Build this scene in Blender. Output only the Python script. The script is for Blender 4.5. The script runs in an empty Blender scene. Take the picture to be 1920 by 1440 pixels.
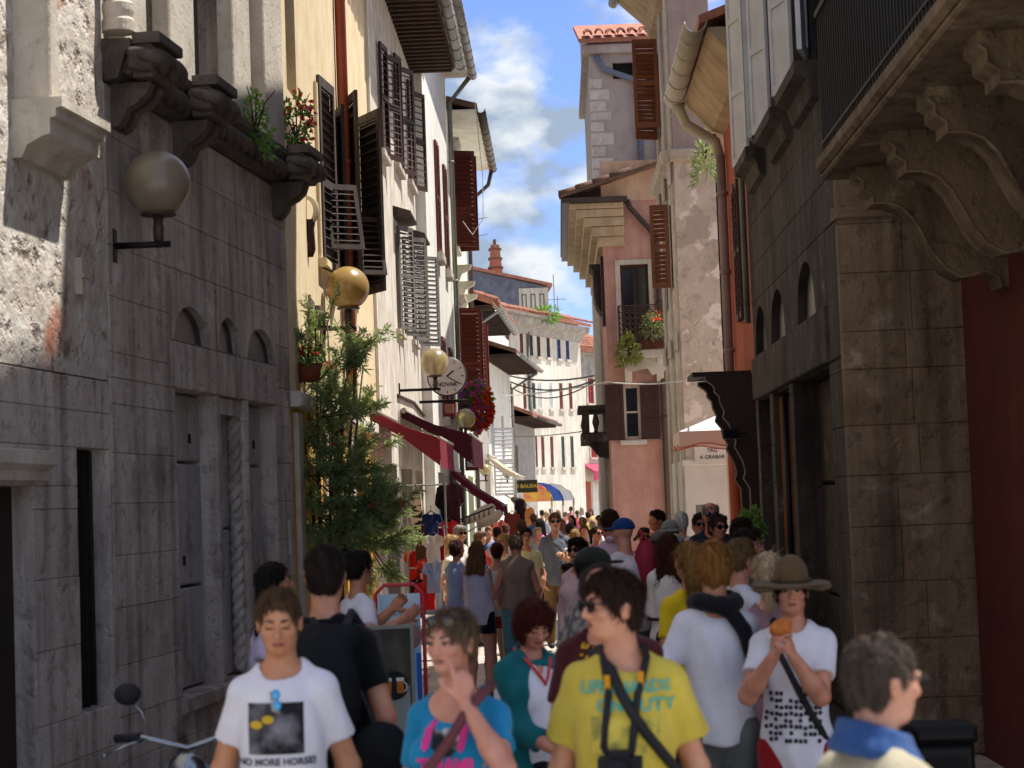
import bpy, bmesh, math, random
import numpy as np
from mathutils import Vector, Matrix, Quaternion
from mathutils.bvhtree import BVHTree
random.seed(7)
SC = bpy.context.scene
COL = SC.collection
# ---------------------------------------------------------------- camera
FPX, CAMH, VPX, VPY, ROLL = 3630.0, 2.03, 1050.0, 940.0, math.radians(2.1)
_y = np.array([VPX - 960, 720 - VPY, -FPX]); _y /= np.linalg.norm(_y)
_s, _c = math.sin(ROLL), math.cos(ROLL)
_z = np.array([-_s, _c, -(-_s * _y[0] + _c * _y[1]) / _y[2]]); _z /= np.linalg.norm(_z)
_x = np.cross(_y, _z)
RCW = np.stack([_x, _y, _z], 1)
cam_d = bpy.data.cameras.new('camera'); cam = bpy.data.objects.new('camera', cam_d); COL.objects.link(cam)
cam_d.sensor_width = 36.0; cam_d.lens = FPX / 1920 * 36; cam_d.clip_start = 0.1; cam_d.clip_end = 3000
cam.matrix_world = Matrix.Translation((0, 0, CAMH)) @ Matrix(RCW.T.tolist()).to_4x4()
cam_d.dof.use_dof = True; cam_d.dof.focus_distance = 29.0; cam_d.dof.aperture_fstop = 4.4
SC.camera = cam
# ---------------------------------------------------------------- sky, sun, exposure
SUN = Vector((1.0, 0.38, 2.2)).normalized()
w = bpy.data.worlds.new('World'); SC.world = w; w.use_nodes = True
nt = w.node_tree; nt.nodes.clear(); N = nt.nodes.new; LK = nt.links.new
out = N('ShaderNodeOutputWorld'); bg = N('ShaderNodeBackground'); bg.inputs[1].default_value = 0.12
sky = N('ShaderNodeTexSky'); sky.sky_type = 'NISHITA'; sky.sun_disc = False
sky.sun_elevation = math.asin(SUN.z); sky.sun_rotation = math.atan2(SUN.x, SUN.y)
sky.air_density = 1.0; sky.dust_density = 0.6; sky.ozone_density = 2.0
tc = N('ShaderNodeTexCoord'); mp = N('ShaderNodeMapping'); mp.inputs['Scale'].default_value = (1, 1, 1.7); mp.inputs['Location'].default_value = (0.35, 0.0, 0.62)
LK(tc.outputs['Generated'], mp.inputs[0])
n1 = N('ShaderNodeTexNoise'); n1.inputs['Scale'].default_value = 15.0; n1.inputs['Detail'].default_value = 9; n1.inputs['Roughness'].default_value = 0.53
LK(mp.outputs[0], n1.inputs['Vector'])
rm = N('ShaderNodeValToRGB'); rm.color_ramp.elements[0].position = 0.40; rm.color_ramp.elements[1].position = 0.52
LK(n1.outputs[0], rm.inputs[0])
mp2 = N('ShaderNodeMapping'); mp2.inputs['Location'].default_value = (0.37, 0.02, 0.70); mp2.inputs['Scale'].default_value = (1, 1, 1.7)
LK(tc.outputs['Generated'], mp2.inputs[0])
n2 = N('ShaderNodeTexNoise'); n2.inputs['Scale'].default_value = 20.0; n2.inputs['Detail'].default_value = 7
LK(mp2.outputs[0], n2.inputs['Vector'])
rm2 = N('ShaderNodeValToRGB'); rm2.color_ramp.elements[0].position = 0.42; rm2.color_ramp.elements[1].position = 0.58
rm2.color_ramp.elements[0].color = (1.25, 1.6, 2.1, 1); rm2.color_ramp.elements[1].color = (2.95, 3.1, 3.25, 1)
LK(n2.outputs[0], rm2.inputs[0])
mx = N('ShaderNodeMix'); mx.data_type = 'RGBA'
tn = N('ShaderNodeMix'); tn.data_type = 'RGBA'; tn.blend_type = 'MULTIPLY'; tn.inputs[0].default_value = 1.0; tn.inputs[7].default_value = (.39, .44, .68, 1); LK(sky.outputs[0], tn.inputs[6])
LK(rm.outputs[0], mx.inputs[0]); LK(tn.outputs[2], mx.inputs[6]); LK(rm2.outputs[0], mx.inputs[7])
LK(mx.outputs[2], bg.inputs[0]); LK(bg.outputs[0], out.inputs[0])
sd = bpy.data.lights.new('sun', 'SUN'); sd.energy = 3.2; sd.angle = math.radians(0.5); sd.color = (1.0, 0.955, 0.88)
sun = bpy.data.objects.new('sun', sd); COL.objects.link(sun); sun.rotation_euler = SUN.to_track_quat('Z', 'Y').to_euler(); sun.location = (20, 10, 40)
vs = SC.view_settings; SC.display_settings.display_device = 'sRGB'; vs.view_transform = 'Standard'; vs.look = 'None'; vs.exposure = 1.35; vs.gamma = 1.0; vs.use_curve_mapping = False
SC.cycles.max_bounces = 8; SC.cycles.diffuse_bounces = 4; SC.cycles.use_denoising = True

# ---------------------------------------------------------------- helpers: photo rays and wall frames
def ray(px, py):
    d = RCW.T @ np.array([px - 960, 720 - py, -FPX]); return d / d[1]
def atY(px, py, Y):
    d = ray(px, py); return Vector((d[0] * Y, Y, CAMH + d[2] * Y))
def atX(px, py, X):
    d = ray(px, py); k = X / d[0]; return Vector((X, k, CAMH + d[2] * k))
class Fr:
    """a wall plane: u to the right along it, v into it, z up (seen from the street)"""
    def __init__(s, ax, ay, ang):
        s.A = np.array([ax, ay, 0.0]); s.ang = math.radians(ang)
        s.t = np.array([math.cos(s.ang), math.sin(s.ang), 0]); s.n = np.array([-math.sin(s.ang), math.cos(s.ang), 0])
    def uz(s, px, py, v=0.0):
        d = ray(px, py); O = np.array([0, 0, CAMH]); k = ((s.A + s.n * v - O) @ s.n) / (d @ s.n); p = O + d * k
        return float((p - s.A) @ s.t), float(p[2])
    def w(s, u, v, z):
        p = s.A + s.t * u + s.n * v; return Vector((p[0], p[1], z))
def tag(o, label=None, cat=None, group=None, kind=None):
    if label: o['label'] = label
    if cat: o['category'] = cat
    if group: o['group'] = group
    if kind: o['kind'] = kind
    return o
def thing(name, label, cat, loc=(0, 0, 0), rotz=0.0, group=None):
    o = bpy.data.objects.new(name, None); o.empty_display_size = 0.2; COL.objects.link(o)
    o.location = loc; o.rotation_euler = (0, 0, rotz)
    return tag(o, label, cat, group)
def fthing(name, label, cat, fr, group=None):
    return thing(name, label, cat, (fr.A[0], fr.A[1], 0), fr.ang, group)
def put(name, me, m=None, parent=None, loc=None, rot=None):
    o = bpy.data.objects.new(name, me); COL.objects.link(o)
    if m is not None and len(me.materials) == 0: me.materials.append(m)
    elif m is not None and me.materials[0] is not m:
        o.material_slots[0].link = 'OBJECT'; o.material_slots[0].material = m
    if parent: o.parent = parent
    if loc is not None: o.location = loc
    if rot is not None: o.rotation_euler = rot
    return o
class MB:
    def __init__(s): s.v = []; s.f = []
    def add(s, vs, fs):
        k = len(s.v); s.v.extend([tuple(p) for p in vs]); s.f.extend([tuple(i + k for i in f) for f in fs]); return s
    def box(s, x0, x1, y0, y1, z0, z1):
        return s.add([(x0, y0, z0), (x1, y0, z0), (x1, y1, z0), (x0, y1, z0), (x0, y0, z1), (x1, y0, z1), (x1, y1, z1), (x0, y1, z1)],
              [(0, 3, 2, 1), (4, 5, 6, 7), (0, 1, 5, 4), (1, 2, 6, 5), (2, 3, 7, 6), (3, 0, 4, 7)])
    def cbox(s, x0, x1, y0, y1, z0, z1, c=0.01):
        """box with chamfered front edges (front = y0)"""
        c = min(c, (x1 - x0) * .3, (z1 - z0) * .3, (y1 - y0) * .5)
        return s.add([(x0, y1, z0), (x1, y1, z0), (x1, y1, z1), (x0, y1, z1), (x0, y0 + c, z0), (x1, y0 + c, z0), (x1, y0 + c, z1), (x0, y0 + c, z1),
                      (x0 + c, y0, z0 + c), (x1 - c, y0, z0 + c), (x1 - c, y0, z1 - c), (x0 + c, y0, z1 - c)],
              [(0, 3, 2, 1), (0, 1, 5, 4), (1, 2, 6, 5), (2, 3, 7, 6), (3, 0, 4, 7), (4, 5, 9, 8), (5, 6, 10, 9), (6, 7, 11, 10), (7, 4, 8, 11), (8, 9, 10, 11)])
    def obox(s, c, ax, ay, az):
        """box from centre and three half-axis vectors"""
        c, ax, ay, az = Vector(c), Vector(ax), Vector(ay), Vector(az)
        vs = [c + ax * i + ay * j + az * k for k in (-1, 1) for i, j in ((-1, -1), (1, -1), (1, 1), (-1, 1))]
        return s.add(vs, [(0, 3, 2, 1), (4, 5, 6, 7), (0, 1, 5, 4), (1, 2, 6, 5), (2, 3, 7, 6), (3, 0, 4, 7)])
    def tube(s, pts, r, n=8, caps=True):
        pts = [Vector(p) for p in pts]; m = len(pts); rs = r if isinstance(r, (list, tuple)) else [r] * m
        ref = None; rings = []
        for i in range(m):
            t = (pts[min(i + 1, m - 1)] - pts[max(i - 1, 0)]).normalized()
            if ref is None: ref = t.orthogonal().normalized()
            ref = (ref - t * ref.dot(t)).normalized() if abs(ref.dot(t)) < .999 else t.orthogonal().normalized()
            b = t.cross(ref); rings.append([pts[i] + (ref * math.cos(a) + b * math.sin(a)) * rs[i] for a in [2 * math.pi * k / n for k in range(n)]])
        vs = [p for q in rings for p in q]
        fs = [(i * n + k, i * n + (k + 1) % n, (i + 1) * n + (k + 1) % n, (i + 1) * n + k) for i in range(m - 1) for k in range(n)]
        if caps: fs += [tuple(range(n))[::-1], tuple((m - 1) * n + k for k in range(n))]
        return s.add(vs, fs)
    def lathe(s, prof, cx=0, cy=0, n=16, cz=0):
        m = len(prof)
        vs = [(cx + r * math.cos(2 * math.pi * k / n), cy + r * math.sin(2 * math.pi * k / n), cz + z) for r, z in prof for k in range(n)]
        fs = [(i * n + k, i * n + (k + 1) % n, (i + 1) * n + (k + 1) % n, (i + 1) * n + k) for i in range(m - 1) for k in range(n)]
        fs += [tuple(range(n))[::-1], tuple((m - 1) * n + k for k in range(n))]
        return s.add(vs, fs)
    def sphere(s, c, r, n=16, sc=(1, 1, 1)):
        m = n // 2; prof = [(max(r * math.sin(math.pi * i / m), 1e-4), -r * math.cos(math.pi * i / m)) for i in range(m + 1)]
        t = MB().lathe(prof, 0, 0, n); return s.add([(c[0] + x * sc[0], c[1] + y * sc[1], c[2] + z * sc[2]) for x, y, z in t.v], t.f)
    def ext(s, poly, axis, a, b):
        """polygon extruded: axis 'u' -> poly is (v,z); 'v' -> (u,z); 'z' -> (u,v)"""
        fn = {'u': lambda p, k: (k, p[0], p[1]), 'v': lambda p, k: (p[0], k, p[1]), 'z': lambda p, k: (p[0], p[1], k)}[axis]
        n = len(poly); vs = [fn(p, a) for p in poly] + [fn(p, b) for p in poly]
        fs = [(i, (i + 1) % n, n + (i + 1) % n, n + i) for i in range(n)] + [tuple(range(n))[::-1], tuple(range(n, 2 * n))]
        return s.add(vs, fs)
    def mesh(s, name='m', smooth=False, fix=True):
        me = bpy.data.meshes.new(name); me.from_pydata(s.v, [], s.f)
        if fix:
            bm = bmesh.new(); bm.from_mesh(me); bmesh.ops.recalc_face_normals(bm, faces=bm.faces); bm.to_mesh(me); bm.free()
        if smooth: me.shade_smooth()
        me.update(); return me
    def build(s, name, m, parent=None, smooth=False, loc=None, rot=None, fix=True):
        me = s.mesh(name, smooth, fix); me.materials.append(m); return put(name, me, None, parent, loc, rot)

# ---------------------------------------------------------------- materials
def S(h):
    h = h.lstrip('#'); c = [int(h[i:i + 2], 16) / 255 for i in (0, 2, 4)]
    return tuple([x / 12.92 if x <= .04045 else ((x + .055) / 1.055) ** 2.4 for x in c] + [1.0])
_MC = {}
def mul(c, k): return tuple([min(1, x * k) for x in c[:3]] + [1.0])
def mat(name, col, col2=None, rough=.85, scale=2.5, lo=.35, hi=.65, streak=0.0, scol=None, sscale=5.0, pits=0.0, pscale=14.0, pcol=None,
        bump=.25, bscale=22.0, rnd=0.0, metal=0.0, spec=.35, stretch=(1, 1, 1), trans=0.0, alpha=1.0, emit=0.0, sss=0.0, sheen=0.0, patch=None, cont=False):
    if name in _MC: return _MC[name]
    if isinstance(col, str): col = S(col)
    if isinstance(col2, str): col2 = S(col2)
    if isinstance(scol, str): scol = S(scol)
    if isinstance(pcol, str): pcol = S(pcol)
    m = bpy.data.materials.new(name); m.use_nodes = True; t = m.node_tree; nd = t.nodes; L = t.links.new
    b = nd['Principled BSDF']; b.inputs['Roughness'].default_value = rough; b.inputs['Metallic'].default_value = metal
    b.inputs['Specular IOR Level'].default_value = spec
    tc = nd.new('ShaderNodeTexCoord'); mp = nd.new('ShaderNodeMapping'); mp.inputs['Scale'].default_value = stretch
    L(tc.outputs['Object'], mp.inputs[0])
    oi = nd.new('ShaderNodeObjectInfo')
    if rnd and not cont:
        ad = nd.new('ShaderNodeVectorMath'); ad.operation = 'MULTIPLY_ADD'; L(oi.outputs['Random'], ad.inputs[0]); ad.inputs[1].default_value = (7, 5, 9); L(mp.outputs[0], ad.inputs[2]); vec = ad.outputs[0]
    else: vec = mp.outputs[0]
    def noise(sc, det=5, v=None, r=.55):
        n = nd.new('ShaderNodeTexNoise'); n.inputs['Scale'].default_value = sc; n.inputs['Detail'].default_value = det; n.inputs['Roughness'].default_value = r; L(v or vec, n.inputs['Vector']); return n.outputs[0]
    def ramp(f, a, c):
        r = nd.new('ShaderNodeMapRange'); r.inputs[1].default_value = a; r.inputs[2].default_value = c; L(f, r.inputs[0]); return r.outputs[0]
    def mix(f, a, c, mode='MIX'):
        x = nd.new('ShaderNodeMix'); x.data_type = 'RGBA'; x.blend_type = mode
        if isinstance(f, (int, float)): x.inputs[0].default_value = f
        else: L(f, x.inputs[0])
        for k, q in ((6, a), (7, c)):
            if isinstance(q, tuple): x.inputs[k].default_value = q
            else: L(q, x.inputs[k])
        return x.outputs[2]
    def mulv(f, k):
        x = nd.new('ShaderNodeMath'); x.operation = 'MULTIPLY'; L(f, x.inputs[0]); x.inputs[1].default_value = k; return x.outputs[0]
    c = col
    if col2 is not None: c = mix(ramp(noise(scale, 7), lo, hi), col, col2)
    if patch:
        for (pc, ps, pa, pb) in patch: c = mix(ramp(noise(ps, 6), pa, pb), c, S(pc) if isinstance(pc, str) else pc)
    if streak:
        sm = nd.new('ShaderNodeMapping'); sm.inputs['Scale'].default_value = (1, 1, .09); L(vec, sm.inputs[0])
        c = mix(mulv(ramp(noise(sscale, 5, sm.outputs[0]), .45, .72), streak), c, scol or (0.02, .018, .016, 1))
    if pits:
        pn = noise(pscale, 4, r=.6); c = mix(mulv(ramp(pn, .56, .68), pits), c, pcol or (0.03, .025, .02, 1))
    if rnd:
        hs = nd.new('ShaderNodeHueSaturation'); r = nd.new('ShaderNodeMapRange'); r.inputs[3].default_value = 1 - rnd; r.inputs[4].default_value = 1 + rnd
        L(oi.outputs['Random'], r.inputs[0]); L(r.outputs[0], hs.inputs['Value'])
        if isinstance(c, tuple): hs.inputs['Color'].default_value = c
        else: L(c, hs.inputs['Color'])
        c = hs.outputs[0]
    if isinstance(c, tuple): b.inputs['Base Color'].default_value = c
    else: L(c, b.inputs['Base Color'])
    if bump:
        bp = nd.new('ShaderNodeBump'); bp.inputs['Strength'].default_value = bump; bp.inputs['Distance'].default_value = .03
        h = noise(bscale, 6)
        if pits:
            x = nd.new('ShaderNodeMath'); x.operation = 'SUBTRACT'; L(h, x.inputs[0]); L(mulv(ramp(pn, .52, .68), .8), x.inputs[1]); h = x.outputs[0]
        L(h, bp.inputs['Height']); L(bp.outputs[0], b.inputs['Normal'])
    if trans: b.inputs['Transmission Weight'].default_value = trans
    if alpha < 1: b.inputs['Alpha'].default_value = alpha
    if sss: b.inputs['Subsurface Weight'].default_value = sss; b.inputs['Subsurface Radius'].default_value = (.012, .005, .003); b.inputs['Subsurface Scale'].default_value = 1.0
    if sheen: b.inputs['Sheen Weight'].default_value = sheen
    _MC[name] = m; return m

m_pal = mat('palace_stone', '#ab9f95', '#c8beb4', streak=.7, scol='#5a4f46', sscale=6, pits=.35, pscale=9, rnd=.07, bump=.5, scale=1.4, cont=True, patch=[('#d6cec6', 2.3, .57, .72), ('#6d6057', 1.1, .54, .74), ('#9b8474', .7, .58, .75)])
m_paln = mat('niche_stone', '#a0a0a4', '#b8b2aa', streak=.4, scol='#574a40', pits=.3, rnd=.06, bump=.4, cont=True, patch=[('#76695f', 1.6, .56, .7)])
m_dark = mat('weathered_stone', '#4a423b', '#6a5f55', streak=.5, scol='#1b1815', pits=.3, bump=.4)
m_rough = mat('rough_stone', '#cfc8be', '#a89c8e', pits=.85, pscale=5.5, pcol='#6d5c4f', bump=1.0, bscale=9, scale=3.0, patch=[('#a56f58', 1.3, .56, .66)])
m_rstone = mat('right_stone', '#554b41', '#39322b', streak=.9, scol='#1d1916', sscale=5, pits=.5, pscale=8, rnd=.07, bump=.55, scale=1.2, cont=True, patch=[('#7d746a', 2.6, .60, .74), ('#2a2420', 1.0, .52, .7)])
m_pier = mat('pier_stone', '#78634c', '#8c775f', streak=.8, scol='#3f3226', pits=.45, pscale=7, rnd=.07, bump=.55, scale=1.2, cont=True, patch=[('#6a5137', 1.3, .53, .72), ('#a99a86', 2.8, .58, .72)])
m_yel = mat('yellow_plaster', '#dccaa6', '#cfba92', streak=.25, scol='#a58255', pits=.15, bump=.12)
m_ochre = mat('ochre_plaster', '#d9a94e', '#c8963c', streak=.2, scol='#8a6428', bump=.1)
m_cream = mat('cream_plaster', '#d6cfc2', '#bfb4a4', patch=[('#a3988a', 1.1, .56, .72), ('#b89a80', 1.9, .62, .75)], streak=.5, scol='#8c8072', pits=.15, bump=.15)
m_white = mat('white_plaster', '#e2e0d8', '#d0cdc2', patch=[('#aea99e', .9, .58, .75)], streak=.35, scol='#9a958a', bump=.1)
m_green = mat('pale_green_plaster', '#dfe2c9', '#cfd3b8', streak=.25, scol='#8f9079', bump=.1)
m_greyp = mat('grey_plaster', '#a9a29a', '#8b857e', streak=.4, scol='#5d5852', bump=.15)
m_far = mat('far_cream_plaster', '#dad3c6', '#c2b9aa', patch=[('#a2988a', .5, .55, .75)], streak=.55, scol='#8d8376', pits=.2, scale=.6, bump=.1)
m_blue = mat('slate_render', '#70737f', '#5a5c68', bump=.2, streak=.3)
m_pink = mat('salmon_plaster', '#c09486', '#ac8072', streak=.45, scol='#8a6258', pits=.12, bump=.12, patch=[('#b57f60', .8, .55, .75)])
m_tower = mat('mauve_plaster', '#ada19c', '#988b86', streak=.3, scol='#7b6462', bump=.15)
m_quoin = mat('quoin_stone', '#cfc6c0', '#b5aaa4', pits=.3, bump=.4, rnd=.08)
m_peel = mat('peeling_plaster', '#d0c8ba', '#bcb2a2', pits=.5, pscale=6, pcol='#8b7e70', bump=.5, bscale=10, scale=2.2, patch=[('#b3a99c', 1.4, .57, .60), ('#bb9a82', .9, .55, .7), ('#e6dfd4', 2.6, .58, .6)])
m_trim = mat('pale_stone_trim', '#c9c0b2', '#b0a696', streak=.3, scol='#7c7164', bump=.2, pits=.2)
m_beige = mat('beige_plaster', '#cfae92', '#bf9d82', streak=.25, bump=.12)
m_orange = mat('orange_plaster', '#ab5a42', '#9a4e38', bump=.1, streak=.2, scol='#7e3524')
m_redw = mat('dark_red_plaster', '#5e2419', '#501e15', bump=.12, streak=.25, scol='#3d1812')
m_whitew = mat('painted_white', '#d9d6d0', '#cbc7c0', bump=.05, rough=.7)
m_tile = mat('roof_tile', '#a8705a', '#8c5a48', rnd=.22, bump=.3, pits=.3, pcol='#5c4638')
m_tiledk = mat('old_roof_tile', '#7d5846', '#5f4a3e', rnd=.2, bump=.3, pits=.3)
m_wood = mat('weathered_shutter', '#4a3f37', '#332a24', rnd=.12, bump=.3, stretch=(1, 1, .2), scale=6, rough=.8)
m_woodg = mat('grey_shutter', '#7d7a74', '#5f5b55', rnd=.1, bump=.3, stretch=(1, 1, .2), scale=6)
m_wred = mat('dark_red_shutter', '#6e2f22', '#5c261c', rnd=.08, bump=.1, rough=.6)
m_wbrn = mat('orange_brown_shutter', '#7d4a2c', '#6a3c22', rnd=.1, bump=.12, rough=.55)
m_wdk = mat('dark_brown_shutter', '#3f241c', '#331c16', bump=.1, rough=.6)
m_wgreen = mat('dark_green_shutter', '#3b4a44', '#303d38', bump=.1)
m_wblue = mat('blue_shutter', '#2f4a78', '#284068', bump=.05)
m_wwhite = mat('white_shutter', '#c9c9cb', '#b5b5b8', bump=.1, rough=.6)
m_pane = mat('window_glass', '#10131a', rough=.08, spec=.6, bump=0)
m_black = mat('black_iron', '#161413', rough=.55, bump=.1, metal=.3)
m_gut = mat('zinc_gutter', '#8f8f8a', '#75756f', rough=.5, metal=.5, bump=.1)
m_gutw = mat('pale_gutter', '#b7b09e', '#a29b8a', rough=.5, bump=.08)
m_gutb = mat('brown_gutter', '#4b3d35', '#3a2f29', rough=.5, bump=.05)
m_pipeo = mat('terracotta_pipe', '#9a4a30', '#873f28', rough=.6, bump=.08)
m_pipeb = mat('blue_grey_pipe', '#6b7387', '#5b6274', rough=.5, bump=.08)
m_pipep = mat('mauve_pipe', '#8f7c78', '#7f6c68', rough=.5, bump=.08)
m_dkwood = mat('dark_carved_wood', '#2a1c17', '#1e1411', rough=.6, bump=.2)
m_eave = mat('eave_boards', '#4c3a30', '#382a23', bump=.3, stretch=(1, 1, 1))
m_eavel = mat('pale_eave', '#bfa88a', '#a99274', bump=.2, streak=.3)
m_pave = mat('paving_stone', '#bdb5aa', '#a59d92', rnd=.12, bump=.15, rough=.5, scale=3)
m_ground = mat('ground_paving', '#c4bcb0', '#b4aca0', bump=.2)
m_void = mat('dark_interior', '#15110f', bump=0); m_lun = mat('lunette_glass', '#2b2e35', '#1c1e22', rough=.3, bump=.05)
m_leaf = mat('oleander_leaf', '#9aab74', '#5a6e40', rough=.45, scale=7, bump=0, rnd=.2, spec=.4)
m_leaf2 = mat('fresh_leaf', '#5f8a3c', '#3f6a2a', rough=.5, scale=8, bump=0)
m_stem = mat('woody_stem', '#4f3c2c', '#3a2c20', bump=.2)
m_fred = mat('red_petal', '#e02836', '#c81a28', bump=0, rough=.6)
m_forg = mat('orange_red_petal', '#f0583c', '#d83828', bump=0, rough=.6)
m_fpur = mat('purple_petal', '#cc5cd4', '#b048bc', bump=0, rough=.6)
m_fpink = mat('pink_petal', '#d8788a', '#c8606e', bump=0, rough=.6)
m_terra = mat('terracotta_pot', '#8c4632', '#743828', bump=.1)

def translucent(m, c, f=.4):
    t = m.node_tree; b = t.nodes['Principled BSDF']; tr = t.nodes.new('ShaderNodeBsdfTranslucent'); tr.inputs[0].default_value = S(c); mxs = t.nodes.new('ShaderNodeMixShader'); mxs.inputs[0].default_value = f
    o_ = [n for n in t.nodes if n.type == 'OUTPUT_MATERIAL'][0]; t.links.new(b.outputs[0], mxs.inputs[1]); t.links.new(tr.outputs[0], mxs.inputs[2]); t.links.new(mxs.outputs[0], o_.inputs[0]); return m
for _m, _c in ((m_leaf, '#a3ac68'), (m_leaf2, '#90b848'), (m_fred, '#f03848'), (m_forg, '#ff6a48'), (m_fpur, '#d870e0'), (m_fpink, '#f09aa8')): translucent(_m, _c)
# ---------------------------------------------------------------- builders for walls, stone, shutters, roofs
def wall(parent, name, m, u0, u1, z0, z1, holes=(), depth=6.0, rd=.25, v0=0.0):
    us = sorted({u0, u1, *[h[0] for h in holes], *[h[1] for h in holes]}); zs = sorted({z0, z1, *[h[2] for h in holes], *[h[3] for h in holes]})
    us = [u for u in us if u0 <= u <= u1]; zs = [z for z in zs if z0 <= z <= z1]
    b = MB()
    inside = lambda u, z: any(h[0] < u < h[1] and h[2] < z < h[3] for h in holes)
    for i in range(len(us) - 1):
        for j in range(len(zs) - 1):
            if not inside((us[i] + us[i + 1]) / 2, (zs[j] + zs[j + 1]) / 2):
                b.add([(us[i], v0, zs[j]), (us[i + 1], v0, zs[j]), (us[i + 1], v0, zs[j + 1]), (us[i], v0, zs[j + 1])], [(0, 1, 2, 3)])
    for a, c, d, e in [h[:4] for h in holes]:
        d0 = max(d, z0)
        b.add([(a, v0, d0), (a, v0 + rd, d0), (a, v0 + rd, e), (a, v0, e)], [(0, 1, 2, 3)])
        b.add([(c, v0 + rd, d0), (c, v0, d0), (c, v0, e), (c, v0 + rd, e)], [(0, 1, 2, 3)])
        b.add([(a, v0, e), (a, v0 + rd, e), (c, v0 + rd, e), (c, v0, e)], [(0, 1, 2, 3)])
        b.add([(a, v0 + rd, d0), (a, v0, d0), (c, v0, d0), (c, v0 + rd, d0)], [(0, 1, 2, 3)])
    D = v0 + depth
    b.add([(u0, D, z0), (u0, v0, z0), (u0, v0, z1), (u0, D, z1)], [(0, 1, 2, 3)])
    b.add([(u1, v0, z0), (u1, D, z0), (u1, D, z1), (u1, v0, z1)], [(0, 1, 2, 3)])
    b.add([(u0, v0, z1), (u1, v0, z1), (u1, D, z1), (u0, D, z1)], [(0, 1, 2, 3)])
    b.add([(u1, D, z0), (u0, D, z0), (u0, D, z1), (u1, D, z1)], [(0, 1, 2, 3)])
    return b.build(name, m, parent, fix=False)
def ashlar(parent, m, u0, u1, zs, holes=(), v=0.0, dep=.10, wmin=.5, wmax=.95, seed=1, name='stone_block', jit=.003, gap=.003):
    R = random.Random(seed)
    cuts = sorted({*zs, *[z for h in holes for z in h[2:4] if zs[0] < z < zs[-1]]})
    for j in range(len(cuts) - 1):
        za, zb = cuts[j], cuts[j + 1]
        if zb - za < .04: continue
        segs = [(u0, u1)]
        for h in holes:
            if h[2] < (za + zb) / 2 < h[3]:
                ns = []
                for a, c in segs:
                    if h[1] <= a or h[0] >= c: ns.append((a, c)); continue
                    if h[0] > a: ns.append((a, h[0]))
                    if h[1] < c: ns.append((h[1], c))
                segs = ns
        for a, c in segs:
            L = c - a; n = max(1, round(L / R.uniform(wmin, wmax))); xs = [a] + [a + L * (i + R.uniform(-.18, .18)) / n for i in range(1, n)] + [c]
            for i in range(n):
                if xs[i + 1] - xs[i] < .02: continue
                d = v - R.uniform(0, jit)
                MB().cbox(xs[i] + gap / 2, xs[i + 1] - gap / 2, d, v + dep, za + gap / 2, zb - gap / 2, .005).build(name, m, parent)
_SL = {}
def slatmesh(w, m, h=.055, t=.008, tilt=38):
    k = (round(w, 3), m.name, h)
    if k not in _SL:
        a = math.radians(tilt); b = MB().obox((w / 2, 0, 0), (w / 2, 0, 0), (0, math.cos(a) * h / 2, math.sin(a) * h / 2), (0, -math.sin(a) * t / 2, math.cos(a) * t / 2))
        _SL[k] = b.mesh('slat'); _SL[k].materials.append(m)
    return _SL[k]
def shutter(parent, m, u, v, z0, z1, w, ang, sgn=1, n=16, slats=True, mid=(.5,), st=.06, label=None, flap=None, tilt=38, back=False):
    """louvred leaf hinged at (u,v); ang 0 = closed along +u*sgn, positive = swung out to the street"""
    H = z1 - z0; b = MB(); t = .02
    b.box(0, st, -t, t, 0, H); b.box(w - st, w, -t, t, 0, H); b.box(st, w - st, -t, t, 0, st * 1.4); b.box(st, w - st, -t, t, H - st * 1.4, H)
    rails = [q * H for q in mid]
    for q in rails: b.box(st, w - st, -t * .9, t * .9, q - st * .6, q + st * .6)
    if not slats: b.box(st, w - st, -.006, .006, st * 1.4, H - st * 1.4)
    if back: b.box(st, w - st, .022, .028, st * 1.4, H - st * 1.4)
    rz = -math.radians(ang) if sgn > 0 else math.pi + math.radians(ang)
    o = b.build('shutter', m, parent, loc=(u, v, z0), rot=(0, 0, rz))
    if label: o['label'] = label
    if slats:
        sm = slatmesh(w - 2 * st, m, min(.075, H / n * .95), tilt=tilt if sgn > 0 else -tilt)
        for i in range(n):
            z = st * 1.4 + (H - st * 2.8) * (i + .5) / n
            if any(abs(z - q) < st * .7 for q in rails): continue
            put('slat', sm, None, o, (st, 0, z))
    return o
def window(parent, u0, u1, z0, z1, v=.2, m=None, nx=2, nz=2, f=.05, pane=None):
    b = MB(); b.box(u0, u0 + f, v - .03, v + .02, z0, z1); b.box(u1 - f, u1, v - .03, v + .02, z0, z1); b.box(u0 + f, u1 - f, v - .03, v + .02, z0, z0 + f); b.box(u0 + f, u1 - f, v - .03, v + .02, z1 - f, z1)
    for i in range(1, nx): x = u0 + (u1 - u0) * i / nx; b.box(x - f * .45, x + f * .45, v - .026, v + .018, z0 + f, z1 - f)
    for i in range(1, nz): x = z0 + (z1 - z0) * i / nz; b.box(u0 + f, u1 - f, v - .022, v + .016, x - f * .35, x + f * .35)
    o = b.build('window', m or m_trim, parent)
    for i in range(nx):
        for j in range(nz):
            MB().box(u0 + f * .5 + (u1 - u0 - f) * i / nx, u0 + f * .5 + (u1 - u0 - f) * (i + 1) / nx - .002, v + .002, v + .008, z0 + f * .5 + (z1 - z0 - f) * j / nz, z0 + f * .5 + (z1 - z0 - f) * (j + 1) / nz - .002).build('pane', pane or m_pane, o)
    return o
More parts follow.
